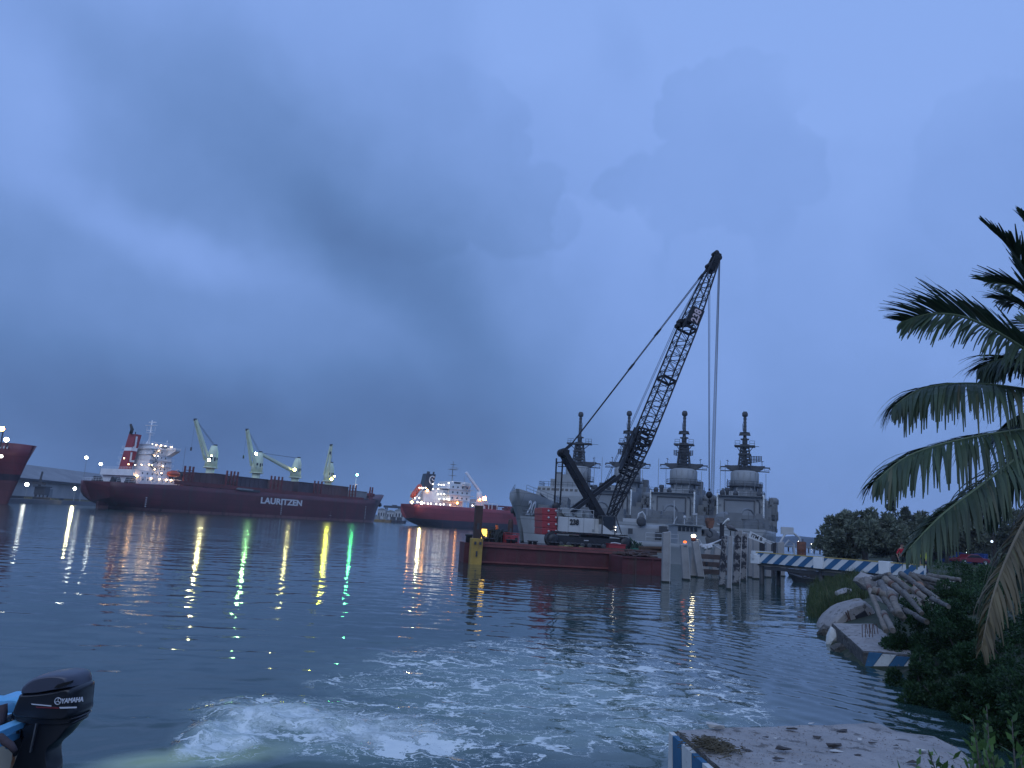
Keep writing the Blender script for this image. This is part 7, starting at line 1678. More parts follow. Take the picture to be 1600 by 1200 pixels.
def palm():
    D = 13.5; c = PY(1705, 640, D); base = V(c.x+.5, c.y+.3, hland(c.x+.5, c.y+.3)-.2)
    r = empty('coconut_palm', base, 0, 'coconut palm reaching in from the right edge with long drooping fronds', 'palm')
    b = MB(); o = V(*base); n = 26; pts = [V(0, 0, 0).lerp(c-o, i/n)+V(.25*math.sin(i/n*3.1), 0, 0) for i in range(n+1)]
    b.tube(pts, [.19-.06*i/n+.012*(i % 2) for i in range(n+1)], 12); b.ball(c-o, .28, 10, (1, 1, 1.3)); b.build('trunk', mat('palm_trunk', (.15, .13, .11), .9, var=.3, scale=4, bump=.5), r)
    def W(*q): return [c-o+o*1]+[PY(px, py, d) for px, py, d in q]
    fr = [ # (points after the crown, leaflet length, hang, upturn, n)
        (((1660, 560, 13.3), (1625, 470, 12.9), (1590, 400, 12.7), (1552, 360, 12.5)), .95, .05, .55, 96),
        (((1680, 560, 13.2), (1640, 490, 12.9), (1595, 452, 12.6), (1545, 441, 12.4)), .9, .12, .5, 90),
        (((1668, 600, 13.0), (1600, 545, 12.4), (1520, 500, 11.9), (1460, 490, 11.6), (1410, 502, 11.4)), 1.0, .16, .72, 120),
        (((1665, 626, 13.2), (1600, 608, 12.8), (1510, 599, 12.3), (1440, 608, 12.0), (1398, 634, 11.8)), 1.2, .72, .22, 130),
        (((1665, 660, 13.0), (1600, 670, 12.4), (1500, 687, 11.8), (1420, 712, 11.4), (1368, 752, 11.2)), 1.2, .68, .2, 130),
        (((1665, 668, 12.8), (1610, 700, 12.0), (1530, 760, 11.3), (1470, 806, 10.9), (1420, 858, 10.7)), .95, .75, .2, 110),
        (((1668, 690, 12.2), (1640, 750, 11.2), (1590, 835, 10.6), (1555, 920, 10.2), (1534, 1010, 10.0)), .78, .85, .1, 90),
        (((1680, 700, 12.6), (1655, 760, 12.2), (1620, 840, 12.0), (1590, 905, 11.9)), .80, 1.0, .1, 80),
        (((1750, 600, 14), (1800, 560, 14.5), (1860, 560, 15)), .8, .5, None, 40),
        (((1700, 560, 14.5), (1690, 500, 15.5), (1680, 470, 16.5), (1660, 480, 17)), .75, .3, .5, 60),
        (((1680, 640, 14.5), (1640, 640, 16), (1590, 650, 17), (1540, 690, 17.5)), 1.0, .8, .2, 80),
        (((1690, 610, 14.3), (1660, 560, 15.5), (1620, 520, 16.5), (1590, 500, 17)), .9, .3, .6, 80),
        (((1680, 660, 13.5), (1640, 690, 13.5), (1580, 740, 13.5), (1540, 810, 13.4)), .95, .9, .2, 90),
        (((1680, 600, 13.6), (1640, 560, 13.8), (1590, 555, 13.9), (1540, 590, 14)), .95, .6, .3, 90), (((1690, 640, 14), (1650, 650, 14.3), (1600, 690, 14.6), (1560, 760, 14.8)), 1.0, .8, .2, 90),
        (((1690, 680, 13), (1670, 740, 12.9), (1640, 820, 12.8), (1615, 900, 12.8)), .85, .9, .1, 80), (((1690, 570, 13.4), (1670, 480, 13.2), (1640, 400, 13), (1600, 340, 12.9)), .9, .1, .6, 90),
        (((1670, 610, 13.2), (1630, 580, 13), (1575, 560, 12.9), (1530, 575, 12.8)), 1.0, .5, .35, 100), (((1680, 590, 13.6), (1640, 520, 13.5), (1600, 478, 13.4), (1560, 468, 13.3)), .85, .2, .5, 90)]
    for i, (q, L, hg, up, n) in enumerate(fr):
        old = i in (6, 7); frond(r, o, W(*q), L, hg, 100+i, palm_old if i == 6 else palm_leaf, n, rm=rachis_o if old else rachis, up=up, width=.046 if i == 6 else .058)
palm()
# ================================================================ BANK: BLOCKS, LOGS, PEOPLE, FAR THINGS
rough_c = mat('block_concrete', (.32, .30, .285), .9, var=.22, scale=2.0, bump=.7, col2=(.13, .12, .11), thr=.56, soft=.06, bscale=22)
barn = mat('barnacled_concrete', (.10, .095, .085), .95, var=.5, scale=5, bump=1.0, col2=(.24, .22, .18), thr=.56, soft=.08, bscale=18)
st_blue = mat('block_stripe_blue', (.032, .13, .24), .75, var=.25, scale=3, col2=(.22, .22, .21), thr=.63, soft=.05)
st_white = mat('block_stripe_white', (.60, .60, .56), .8, var=.2, scale=3, col2=(.3, .28, .25), thr=.6, soft=.06)
def rough_slab(name, top, z0, seed, parent, m_top, m_side, amp=.05, inner=10, dz=None):
    """slab with a ragged outline: top ring resampled and jittered, sides roughened"""
    rnd = random.Random(seed); pts = []
    for i, p in enumerate(top):
        q = top[(i+1) % len(top)]; n = max(1, int((q-p).length/.10))
        for k in range(n): pts.append(p.lerp(q, k/n))
    n = len(pts); c = sum(pts, V(0, 0, 0))/n; rings = []
    for lv, (sc, dzv, j) in enumerate(((1, z0-c.z, .3), (1.0, -.34, .8), (1.0, -.15, 1), (.995, -.04, .8), (.975, 0.0, .5))):
        R_ = []
        for i, p in enumerate(pts):
            w = noise.noise(V(p.x*3, p.y*3, seed+lv*1.7))*amp*j*1.6+noise.noise(V(p.x*11, p.y*11, seed+lv))*amp*j*.8
            d = (p-c); d.z = 0; d.normalize(); z = p.z+dzv if lv else z0
            R_.append(V(c.x+(p.x-c.x)*sc, c.y+(p.y-c.y)*sc, z)+d*w+V(0, 0, w*.25 if lv else 0))
        rings.append(R_)
    b = MB(); b.mi(1).loft(rings, closed=True, cap=False, sm=False)
    # top as shrinking rings with slight unevenness
    tr = [rings[-1]]
    for k in range(1, inner+1):
        f = 1-k/(inner+.001); tr.append([V(c.x+(p.x-c.x)*f, c.y+(p.y-c.y)*f, c.z+(p.z-c.z)*f+noise.noise(V((c.x+(p.x-c.x)*f)*2.2, (c.y+(p.y-c.y)*f)*2.2, seed))*.035+noise.noise(V((c.x+(p.x-c.x)*f)*9, (c.y+(p.y-c.y)*f)*9, seed))*.014) for p in rings[-1]])
    b.mi(0).loft(tr, closed=True, cap=False, sm=False)
    return b.build(name, [m_top, m_side], parent)
def near_block():
    Zt = 1.12; out = [(1053, 1140), (1130, 1136), (1250, 1133), (1372, 1129), (1402, 1142), (1462, 1150), (1500, 1168), (1545, 1205), (1580, 1290), (1350, 1330), (1190, 1262)]
    P = [PZ(x, y, Zt) for x, y in out]; o = P[0]; r = empty('concrete_block', (o.x, o.y, 0), 0, 'broad sandy concrete block with litter, blue and white striped end, nearest the camera', 'concrete block'); off = V(o.x, o.y, 0)
    rough_slab('slab', [p-off for p in P], -1.0, 3, r, rough_c, barn, amp=.035, inner=14)
    # striped left end: from the back corner to the front corner
    a, e = P[0]-off, P[-1]-off; d = (e-a); L = d.length; d.normalize(); n = V(d.y, -d.x, 0)
    if n.x > 0: n = -n
    b = MB(); b2 = MB(); x = -.02; k = 0
    while x < L:
        w_ = .30 if k else .13
        q = [(x+.02, Zt-.025), (min(x+w_, L)-.0, Zt-.025), (min(x+w_+.16, L+.1), -.3), (x+.18 if k else x+.02, -.3)]
        (b if k % 2 == 0 else b2).add([a*0+d*u+n*.055+V(0, 0, z)+V(a.x, a.y, 0) for u, z in q]+[a*0+d*u+n*.0+V(0, 0, z)+V(a.x, a.y, 0) for u, z in q], [(0, 1, 2, 3), (7, 6, 5, 4), (0, 4, 5, 1), (1, 5, 6, 2), (2, 6, 7, 3), (3, 7, 4, 0)])
        x += w_; k += 1
    b.build('white_stripe', st_white, r); b2.build('blue_stripe', st_blue, r)
    # litter on the top: dry weed, chips, shells
    rnd = random.Random(4); litter = mat('litter_brown', (.06, .05, .045), .9, var=.4, scale=9); chip = mat('litter_pale', (.5, .48, .44), .8, var=.2, scale=9)
    o2 = PZ(1112, 1172, Zt); r2 = empty('dry_weed_heap', o2, 0, 'small heap of dry brown weed on the left end of the near block', 'weed heap')
    b = MB()
    for i in range(330):
        a_ = rnd.uniform(0, 6.28); q = abs(rnd.gauss(0, .12)); p = V(q*math.cos(a_)*1.2, q*math.sin(a_)*1.6, .02+max(0, .07-q*.3)*rnd.random()); b.tube([p, p+V(rnd.uniform(-.05, .05), rnd.uniform(-.05, .05), rnd.uniform(0, .03)), p+V(rnd.uniform(-.09, .09), rnd.uniform(-.09, .09), rnd.uniform(-.01, .02))], .004, 3)
    b.build('weed', mat('dry_weed', (.10, .085, .055), .95, var=.4, scale=12), r2)
    names = [('wood_chip', 'chip', litter, 'dark wood chip'), ('stone_chip', 'chip', chip, 'pale shell chip')]
    spots = [(1240, 1140, 0, .09), (1315, 1141, 0, .08), (1228, 1172, 0, .10), (1302, 1166, 0, .12), (1278, 1152, 0, .05), (1362, 1161, 0, .05), (1167, 1173, 0, .07), (1218, 1186, 0, .07), (1398, 1165, 0, .05), (1195, 1152, 0, .04), (1340, 1180, 0, .05),
             (1342, 1155, 1, .05), (1308, 1174, 1, .07), (1440, 1172, 1, .05), (1138, 1164, 1, .05), (1212, 1154, 1, .035), (1120, 1137, 1, .16), (1270, 1131.5, 1, .05), (1424, 1190, 0, .08), (1250, 1194, 1, .04)]
    where = ['near the back edge of the block, middle', 'near the back edge of the block, right of middle', 'large, in the middle of the block top', 'large, beside a pale chip in the middle', 'tiny, behind the two large middle ones', 'small, right half of the block top', 'small, just right of the weed heap', 'small, front middle of the block top', 'small, towards the right rim', 'tiny, left half behind the weed heap', 'small, front of the right half',
             'small, right half behind the dark chip', 'touching the large dark chip in the middle', 'on the far right of the block top', 'behind the dry weed heap', 'tiny, left of middle', 'long, on the back left edge', 'standing on the middle of the back edge', 'at the front right rim', 'at the front edge in the middle']
    for i, (x, y, k, s) in enumerate(spots):
        p = PZ(x, y, Zt+.02); nm, cat, m, lb = names[k]
        e = MB(); pts = [V(rnd.uniform(-1, 1)*s, rnd.uniform(-.6, .6)*s, rnd.uniform(-.1, .3)*s) for _ in range(9)]
        bm = bmesh.new()
        for q in pts: bm.verts.new(q)
        bmesh.ops.convex_hull(bm, input=bm.verts); me = bpy.data.meshes.new(nm); bm.to_mesh(me); bm.free(); me.materials.append(m)
        ob = bpy.data.objects.new(nm, me); COL.objects.link(ob); ob.location = p; tag(ob, lb+', '+where[i], cat, 'dark chips on the near block' if k == 0 else 'pale chips on the near block')
    Vv = []; n = 1500; rng = np.random.default_rng(2)
    c = np.array([[*PZ(rng.uniform(1075, 1520), rng.uniform(1134, 1199), Zt+.004)] for _ in range(n)]); keep = [i for i in range(n) if True]
    s = (rng.uniform(.002, .008, n)*rng.uniform(.5, 1.6, n))[:, None]; an = rng.uniform(0, 6.28, n)
    base = c[:, None, :]+np.stack([np.stack([np.cos(an+k*2.1), np.sin(an+k*2.1), 0*an], 1) for k in range(3)], 1)*s[:, None]; tip = c+np.stack([0*an, 0*an, s[:, 0]*.5+.003], 1)
    Vv = np.concatenate([base, tip[:, None]], 1).reshape(-1, 3); i = np.arange(n)*4; F = np.concatenate([np.stack([i, i+1, i+3], 1), np.stack([i+1, i+2, i+3], 1), np.stack([i+2, i, i+3], 1)])
    # keep only grit inside the outline of the block
    poly = [(p.x, p.y) for p in P]
    def inside(x, y):
        c_ = False
        for (ax, ay), (bx, by) in zip(poly, poly[1:]+poly[:1]):
            if (ay > y) != (by > y) and x < (bx-ax)*(y-ay)/(by-ay)+ax: c_ = not c_
        return c_
    ok = np.array([inside(x, y) for x, y in c[:, :2]]); F = F[ok[F[:, 0]//4]]
    ob = np_mesh('grit', Vv, F, mat('grit_mixed', (.20, .175, .16), .95, var=.6, scale=30)); tag(ob, 'fine grit and crumbs strewn over the near block', 'grit', kind='stuff')
near_block()

def mid_blocks():
    # tilted block with striped face
    FL, FR, BL = PZ(1349, 1043, -.05), PZ(1432, 1056, -.05), PZ(1300, 1004, -.05); r = empty('tilted_block', (FL.x, FL.y, 0), 0, 'tilted grey concrete block with blue and white diagonal stripes, half under the bushes', 'concrete block')
    u = FR-FL; w = BL-FL; u.z = w.z = 0; H = PY(1350, 1012, FL.y).z
    T = [V(0, 0, H*.82), u+V(0, 0, H*1.02), u+w+V(0, 0, H*1.55), w+V(0, 0, H*1.25)]
    rough_slab('slab', [t for t in T], -.8, 8, r, rough_c, barn, amp=.05, inner=8)
    un = u.normalized(); n = V(un.y, -un.x, 0); n = n if n.y < 0 else -n; L = u.length; b = MB(); b2 = MB(); x = -.25; k = 0
    while x < L:
        w_ = .33; q = [(max(x, 0), -.25 if x >= 0 else -.25), (max(x+w_, .05), -.25), (min(x+w_+.42, L), H*.86), (max(x+.42, 0.0), H*.80)]
        (b if k % 2 else b2).add([un*a_+n*.10+V(0, 0, z) for a_, z in q]+[un*a_+n*.02+V(0, 0, z) for a_, z in q], [(0, 1, 2, 3), (7, 6, 5, 4), (0, 4, 5, 1), (1, 5, 6, 2), (2, 6, 7, 3), (3, 7, 4, 0)]); x += w_; k += 1
    b.build('white_stripe', st_white, r); b2.build('blue_stripe', st_blue, r)
    b = MB()
    for px in (1347, 1352, 1358, 1363): p = PY(px, 976, FL.y+1.6)-V(FL.x, FL.y, 0); b.tube([p+V(0, 0, -.35), p, p+V(.12, 0, .02), p+V(.16, 0, -.25)], .011, 5)
    b.build('rebar', mat('rebar_rust', (.10, .05, .035), .8), r)
    # broken chunk behind with dark hollows
    def chunk(name, px, py, z, size, seed, lab, m, n=26, cat='rubble'):
        rnd = random.Random(seed); p = PZ(px, py, z); bm = bmesh.new()
        for i in range(n):
            d = V(rnd.gauss(0, 1), rnd.gauss(0, 1), rnd.gauss(0, 1)).normalized(); bm.verts.new(V(d.x*size[0], d.y*size[1], d.z*size[2])*rnd.uniform(.85, 1.05))
        bmesh.ops.convex_hull(bm, input=bm.verts); g = [v for v in bm.verts if not v.link_faces]; bmesh.ops.delete(bm, geom=g, context='VERTS')
        bmesh.ops.subdivide_edges(bm, edges=bm.edges, cuts=2, use_grid_fill=True)
        for v in bm.verts: v.co += V(*noise.noise_vector(v.co*2.5+V(seed, 0, 0)))*.06*min(size)
        me = bpy.data.meshes.new(name); bm.to_mesh(me); bm.free(); me.materials.append(m); o = bpy.data.objects.new(name, me); COL.objects.link(o); o.location = p; o.rotation_euler = (rnd.uniform(-.2, .2), rnd.uniform(-.2, .2), rnd.uniform(0, 3)); tag(o, lab, cat); return o
    p = PZ(1322, 980, .1); r = empty('broken_block', (p.x, p.y, 0), 0, 'broken pale concrete chunk with two dark hollows, behind the tilted block', 'rubble'); sc = p.y/FPX; Y = p.y
    def Lp(zx, zy): q = PY(1260+zx/6, 860+zy/6, Y); return V(q.x-p.x, 0, q.z)
    ol = [(150, 760), (175, 690), (225, 620), (330, 530), (400, 495), (505, 465), (570, 520), (610, 590), (640, 690), (560, 700), (390, 720), (290, 770), (200, 790)]
    b = MB(); b.loft([[Lp(*q)+V(0, y, 0)+(Lp(*q)-Lp(400, 640))*(k-1) for q in ol] for y, k in ((-.55, .86), (-.38, 1.0), (.5, 1.0), (1.1, .8))], closed=True, sm=False); b.build('chunk', rough_c, r, bevel=.02)
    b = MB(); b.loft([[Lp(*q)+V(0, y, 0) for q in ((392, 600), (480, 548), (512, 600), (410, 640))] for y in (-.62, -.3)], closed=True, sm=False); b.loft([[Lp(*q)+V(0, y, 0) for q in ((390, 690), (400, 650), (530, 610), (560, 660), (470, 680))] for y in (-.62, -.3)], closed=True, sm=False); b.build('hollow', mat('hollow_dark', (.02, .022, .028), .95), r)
    b = MB()
    for q in (((300, 560), (330, 620), (310, 650)), ((520, 560), (560, 640)), ((320, 545), (345, 640))): b.tube([Lp(*k)+V(0, -.6, 0) for k in q], .02, 5)
    b.build('rebar', MATS['rebar_rust'], r)
    o = chunk('blue_white_chunk', 1300, 1000, .12, (.22, .2, .42), 5, 'small chunk of rubble with white and blue paint at the water edge', st_white); 
    chunk('blue_chunk', 1303, 987, .28, (.2, .15, .12), 9, 'small blue painted fragment between the two large blocks', st_blue)
    for i, (px, py, z, s, lab) in enumerate(((1290, 990, .05, (.35, .3, .3), 'dark wet stone at the water edge, leftmost below the reeds'), (1312, 1018, .0, (.3, .3, .25), 'dark stone in the water left of the tilted block'), (1340, 946, .9, (.5, .4, .3), 'pale stone half buried in the reeds'), (1318, 925, 1.0, (1.1, .3, .18), 'long pale slab lying in the reeds'),
            (1352, 908, 1.9, (.42, .4, .35), 'pale boulder at the upper left end of the log pile'), (1362, 912, 1.8, (.32, .3, .3), 'smaller pale boulder beside the log ends'), (1378, 915, 1.75, (.5, .4, .3), 'grey boulder between the upper logs'), (1383, 930, 1.5, (.5, .5, .35), 'grey boulder in the middle of the log pile'), (1425, 938, 1.5, (.4, .4, .3), 'grey boulder beside the orange ended log'), (1478, 925, 1.4, (.35, .3, .25), 'pale stone at the right end of the logs'), (1488, 912, 1.6, (.3, .3, .25), 'pale stone farthest right by the logs'), (1312, 881, 1.0, (1.6, .8, .5), 'pale rounded slab under the striped walkway'), (1296, 879, .7, (.9, .7, .5), 'grey slab under the walkway, left of the pale one'), (1405, 955, 1.2, (.35, .35, .25), 'grey stone below the crossed logs'))):
        chunk('boulder', px, py, z, s, 20+i, lab, barn if i < 2 else rough_c, cat='boulder')
mid_blocks()

def logs():
    log_m = mat('log_bark', (.155, .145, .13), .9, var=.3, scale=3, bump=.8, col2=(.10, .085, .075), thr=.5, bscale=14); log_p = mat('log_peeled', (.215, .185, .15), .85, var=.25, scale=3, bump=.6, col2=(.16, .13, .11), thr=.55, bscale=14); band = mat('log_red_band', (.15, .09, .07), .85, var=.3, scale=6)
    Q = [((1353, 905), (1384, 986), 4.6, 1, 'palm log leftmost, sloping down to the rubble'), ((1363, 922), (1413, 968), 6.4, 1, 'thick pale log second from the left, bent over the others'), ((1382, 904), (1444, 952), 5.6, 1, 'long log in the middle with a reddish band'),
         ((1392, 901), (1421, 923), 4.6, 0, 'short grey log at the top of the pile'), ((1408, 896), (1466, 937), 4.8, 0, 'grey log, upper of the long pair at the right'), ((1420, 897), (1474, 931), 4.8, 0, 'grey log outermost on the upper right'),
         ((1426, 899), (1478, 911), 5.2, 0, 'almost level grey log pointing right'), ((1435, 915), (1454, 948), 7.4, 2, 'stubby log with an orange cut end'), ((1392, 928), (1406, 960), 6.6, 1, 'stubby upright log under the long middle one'),
         ((1381, 958), (1395, 985), 5.2, 1, 'short log showing low between the left ones'), ((1366, 904), (1390, 897), 4.2, 0, 'dark log lying crosswise at the back of the pile'), ((1405, 948), (1448, 972), 5.0, 0, 'low log running under the bush'),
         ((1376, 911), (1390, 936), 5.8, 0, 'grey log between the boulders and the long middle one'), ((1444, 925), (1470, 941), 4.6, 0, 'short log at the right above the bushes'), ((1398, 915), (1430, 945), 5.2, 0, 'log lying beneath the upper pair'), ((1416, 905), (1448, 925), 4.6, 0, 'log wedged between the upper grey ones'),
         ((1436, 903), (1488, 922), 4.4, 0, 'long grey log reaching farthest right'), ((1450, 899), (1500, 906), 4.2, 0, 'thin level log on the grass right of the pile'), ((1428, 920), (1462, 950), 5.0, 1, 'peeled log beside the orange ended one'), ((1412, 925), (1440, 958), 4.6, 0, 'grey log in the lower right of the pile'), ((1372, 922), (1398, 958), 4.8, 0, 'grey log squeezed under the thick pale one'), ((1400, 905), (1452, 942), 4.4, 1, 'peeled log lying along the long middle one'), ((1456, 935), (1482, 948), 4.2, 0, 'short grey log half hidden at the lower right')]
    for i, (a, e, rp, k, lab) in enumerate(Q):
        za = 1.98 if i not in (9, 11, 13) else 1.5; ze = 1.3 if e[1] > 940 else 1.65
        A = PZ(a[0], a[1], za); E = PZ(e[0], e[1], ze)
        if A.y > 27: A = PY(a[0], a[1], 26+.15*i)
        if E.y < A.y-3.6: E = PY(e[0], e[1], A.y-3.6)
        if E.y > A.y+1: E = PY(e[0], e[1], A.y-1)
        r = empty('palm_log', A, 0, lab, 'log', 'palm logs piled on the bank'); rd = rp*.86*A.lerp(E, .5).y/FPX; n = 14; rnd = random.Random(i)
        sag = V(0, 0, .18 if i == 1 else .0); pts = [V(0, 0, 0).lerp(E-A, j/n)+sag*math.sin(math.pi*j/n)+V(rnd.uniform(-.012, .012), 0, rnd.uniform(-.012, .012)) for j in range(n+1)]
        b = MB(); b.tube(pts, [rd*(1+.16*math.exp(-j*.9)-.12*j/n+.03*(j % 2)) for j in range(n+1)], 12); b.build('bark', log_p if k else log_m, r)
        d = (E-A).normalized()
        b = MB(); b.bar(E-A-d*.02, E-A+d*.015, rd*.86, 12); b.build('cut_end', log_p, r)
        if k: 
            b = MB(); t0 = .0 if k == 2 else .16; b.tube([V(0, 0, 0).lerp(E-A, t0)+sag*math.sin(math.pi*t0)-d*(.02 if k == 2 else 0), V(0, 0, 0).lerp(E-A, t0+(.42 if k == 2 else .07))+sag*math.sin(math.pi*(t0+.06))], [rd*1.14, rd*1.06], 12); b.build('band', mat('log_orange', (.24, .135, .09), .85, var=.3, scale=6) if k == 2 else band, r)
logs()

# ---------------------------------------------------------------- people
skin = mat('skin', (.30, .17, .12), .6, var=.1, scale=8); hair = mat('hair', (.012, .011, .012), .7)
def skinned(name, joints, edges, m, parent, sub=2):
    me = bpy.data.meshes.new(name); me.from_pydata([j[0] for j in joints], edges, []); me.materials.append(m); o = bpy.data.objects.new(name, me); COL.objects.link(o); setparent(o, parent)
    o.modifiers.new('skin', 'SKIN'); ly = me.skin_vertices[0].data if me.skin_vertices else None
    if ly:
        for i, j in enumerate(joints): ly[i].radius = (j[1], j[1] if len(j) < 3 else j[2]); ly[i].use_root = (i == 0)
    s = o.modifiers.new('sub', 'SUBSURF'); s.levels = 1; s.render_levels = sub; return o
def person(base, rz, label, shirt, trousers, pose='stand', cap=None, vest=None):
    r = empty('person', base, rz, label, 'person'); S = 1.0
    if pose == 'sit': hip = .45; kn = [(-.11, -.42, .48), (.13, -.40, .50)]; ft = [(-.12, -.44, .07), (.15, -.50, .07)]; toe = [(-.13, -.60, .04), (.16, -.66, .04)]; hands = [(-.17, -.36, .58), (.19, -.38, .60)]; elb = [(-.30, -.12, .68), (.31, -.14, .70)]
    else: hip = .92; kn = [(-.11, -.04, .50), (.12, .03, .50)]; ft = [(-.13, .0, .08), (.14, .06, .08)]; toe = [(-.14, -.17, .04), (.17, -.10, .04)]; hands = [(-.27, -.08, .80), (.30, -.20, .98)]; elb = [(-.29, .05, 1.08), (.32, .04, 1.10)]
    h = V(0, 0, hip); ch = V(0, -.02 if pose == 'stand' else -.10, hip+.42); nk = ch+V(0, -.01, .16); hd = nk+V(0, -.03, .13)
    J = [(h, .125, .10), (h+(ch-h)*.5, .125, .10), (ch, .145, .11), (nk, .055), (hd, .088, .10), (hd+V(0, -.005, .09), .075, .09)]; E = [(0, 1), (1, 2), (2, 3), (3, 4), (4, 5)]
    for i in (0, 1):
        s = -1 if i == 0 else 1; b0 = len(J); J += [(ch+V(s*.17, 0, .04), .058), (V(*elb[i]), .042), (V(*hands[i]), .030), (V(*hands[i])+(V(*hands[i])-V(*elb[i])).normalized()*.08, .034, .018)]; E += [(2, b0), (b0, b0+1), (b0+1, b0+2), (b0+2, b0+3)]
        b0 = len(J); J += [(h+V(s*.09, 0, -.05), .085), (V(*kn[i]), .058), (V(*ft[i]), .040), (V(*toe[i]), .038, .028)]; E += [(0, b0), (b0, b0+1), (b0+1, b0+2), (b0+2, b0+3)]
    skinned('body', J, E, skin, r)
    T = [(h, .145, .12), (h+(ch-h)*.5, .142, .118), (ch, .165, .128), (nk-V(0, 0, .05), .07)]; ET = [(0, 1), (1, 2), (2, 3)]
    for i in (0, 1): s = -1 if i == 0 else 1; b0 = len(T); e_ = V(*elb[i]); T += [(ch+V(s*.17, 0, .04), .072), (e_, .056)]; ET += [(2, b0), (b0, b0+1)]
    skinned('shirt', T, ET, shirt, r)
    T = [(h+V(0, 0, .02), .142, .12)]; ET = []
    for i in (0, 1): s = -1 if i == 0 else 1; b0 = len(T); T += [(h+V(s*.09, 0, -.06), .10), (V(*kn[i]), .074), (V(*ft[i])+V(0, 0, .04), .056)]; ET += [(0, b0), (b0, b0+1), (b0+1, b0+2)]
    skinned('trousers', T, ET, trousers, r)
    b = MB(); b.ball(hd+V(0, .02, .075), .108, 12, (.9, 1, .95)); b.build('cap' if cap else 'hair', cap or hair, r)
    b = MB(); b.ball(hd+V(-.032, -.098, .045), .012, 6); b.ball(hd+V(.032, -.098, .045), .012, 6); b.build('eyes', hair, r)
    b = MB(); b.ball(hd+V(0, -.115, .012), .018, 6, (.8, 1, 1.2)); b.box(hd+V(0, -.10, -.035), (.045, .012, .01)); b.ball(hd+V(-.092, .0, .02), .022, 6, (.5, .8, 1.3)); b.ball(hd+V(.092, .0, .02), .022, 6, (.5, .8, 1.3)); b.build('face', skin, r)
    for i in (0, 1): s = -1 if i == 0 else 1; b = MB(); t = V(*toe[i]); f = V(*ft[i]); b.tube([f+V(0, .05, -.03), f.lerp(t, .5)+V(0, 0, -.01), t], [.05, .052, .035], 8); b.build('shoe', black_p, r)
    for i in (0, 1):
        hp_ = V(*hands[i]); dd = (hp_-V(*elb[i])).normalized(); b = MB()
        for f in range(4): o_ = V((f-1.5)*.017, 0, 0); b.tube([hp_+dd*.07+o_, hp_+dd*(.11+.01*(f in (1, 2)))+o_+V(0, -.012, 0), hp_+dd*(.14+.01*(f in (1, 2)))+o_+V(0, -.03, -.01)], [.009, .008, .006], 6)
        b.tube([hp_+dd*.03+V(-.02, -.01, 0), hp_+dd*.07+V(-.04, -.03, 0), hp_+dd*.10+V(-.035, -.04, 0)], [.011, .009, .007], 6); b.build('fingers', skin, r)
    return r
def cloth_m(n, c): return mat(n, c, .85, var=.25, scale=7)
px = 774; x = Bxy(px, 2.9); w = BA+BD*x+BN*2.9; zz = Bz(px, 818.5, 2.9)
seat = empty('crate_seat', (w.x, w.y+.0, DZ+.05), BANG, 'dark steel box behind the hose heap that the man sits on', 'crate'); b = MB(); hz = max(.35, zz-.96-DZ-.05); b.box((0, .1, hz/2), (1.1, .6, hz)); b.build('body', dark_st, seat, bevel=.02); b = MB(); b.box((0, .1, hz+.02), (1.16, .66, .04)); b.build('lid', dark_st, seat)
person(V(w.x, w.y, DZ+.05+hz-.36), BANG, 'seated person with orange hood, dark cap and dark green clothes behind the hose heap', cloth_m('shirt_dark_green', (.03, .045, .035)), cloth_m('trousers_dark', (.03, .03, .035)), 'sit', cap=cloth_m('cap_dark', (.03, .02, .02)))
b = MB(); hw = V(w.x, w.y, 0)
ob_r = [o for o in bpy.data.objects if o.name.startswith('person') and o.type == 'EMPTY'][-1]
b.ball((0, -.13, 1.13), .135, 12, (.95, .9, 1.15)); b.ball((0, -.12, .98), .17, 10, (1.0, .75, .8)); b.build('hood', mat('hood_orange', (.75, .17, .05), .8, var=.15, scale=6), ob_r)
w = PY(1409, 880, 49); person(V(w.x, w.y, 1.72), R(10), 'standing person in a red shirt at the right end of the walkway', cloth_m('shirt_red', (.42, .015, .03)), cloth_m('trousers_navy', (.03, .035, .06)))
w = PY(1445, 880, 48); person(V(w.x, w.y, 1.55), R(-20), 'standing person in a yellow safety vest right of the red shirt', cloth_m('vest_yellow', (.42, .48, .05)), cloth_m('trousers_navy', (.03, .035, .06)))
w = PY(1396, 880, 60)

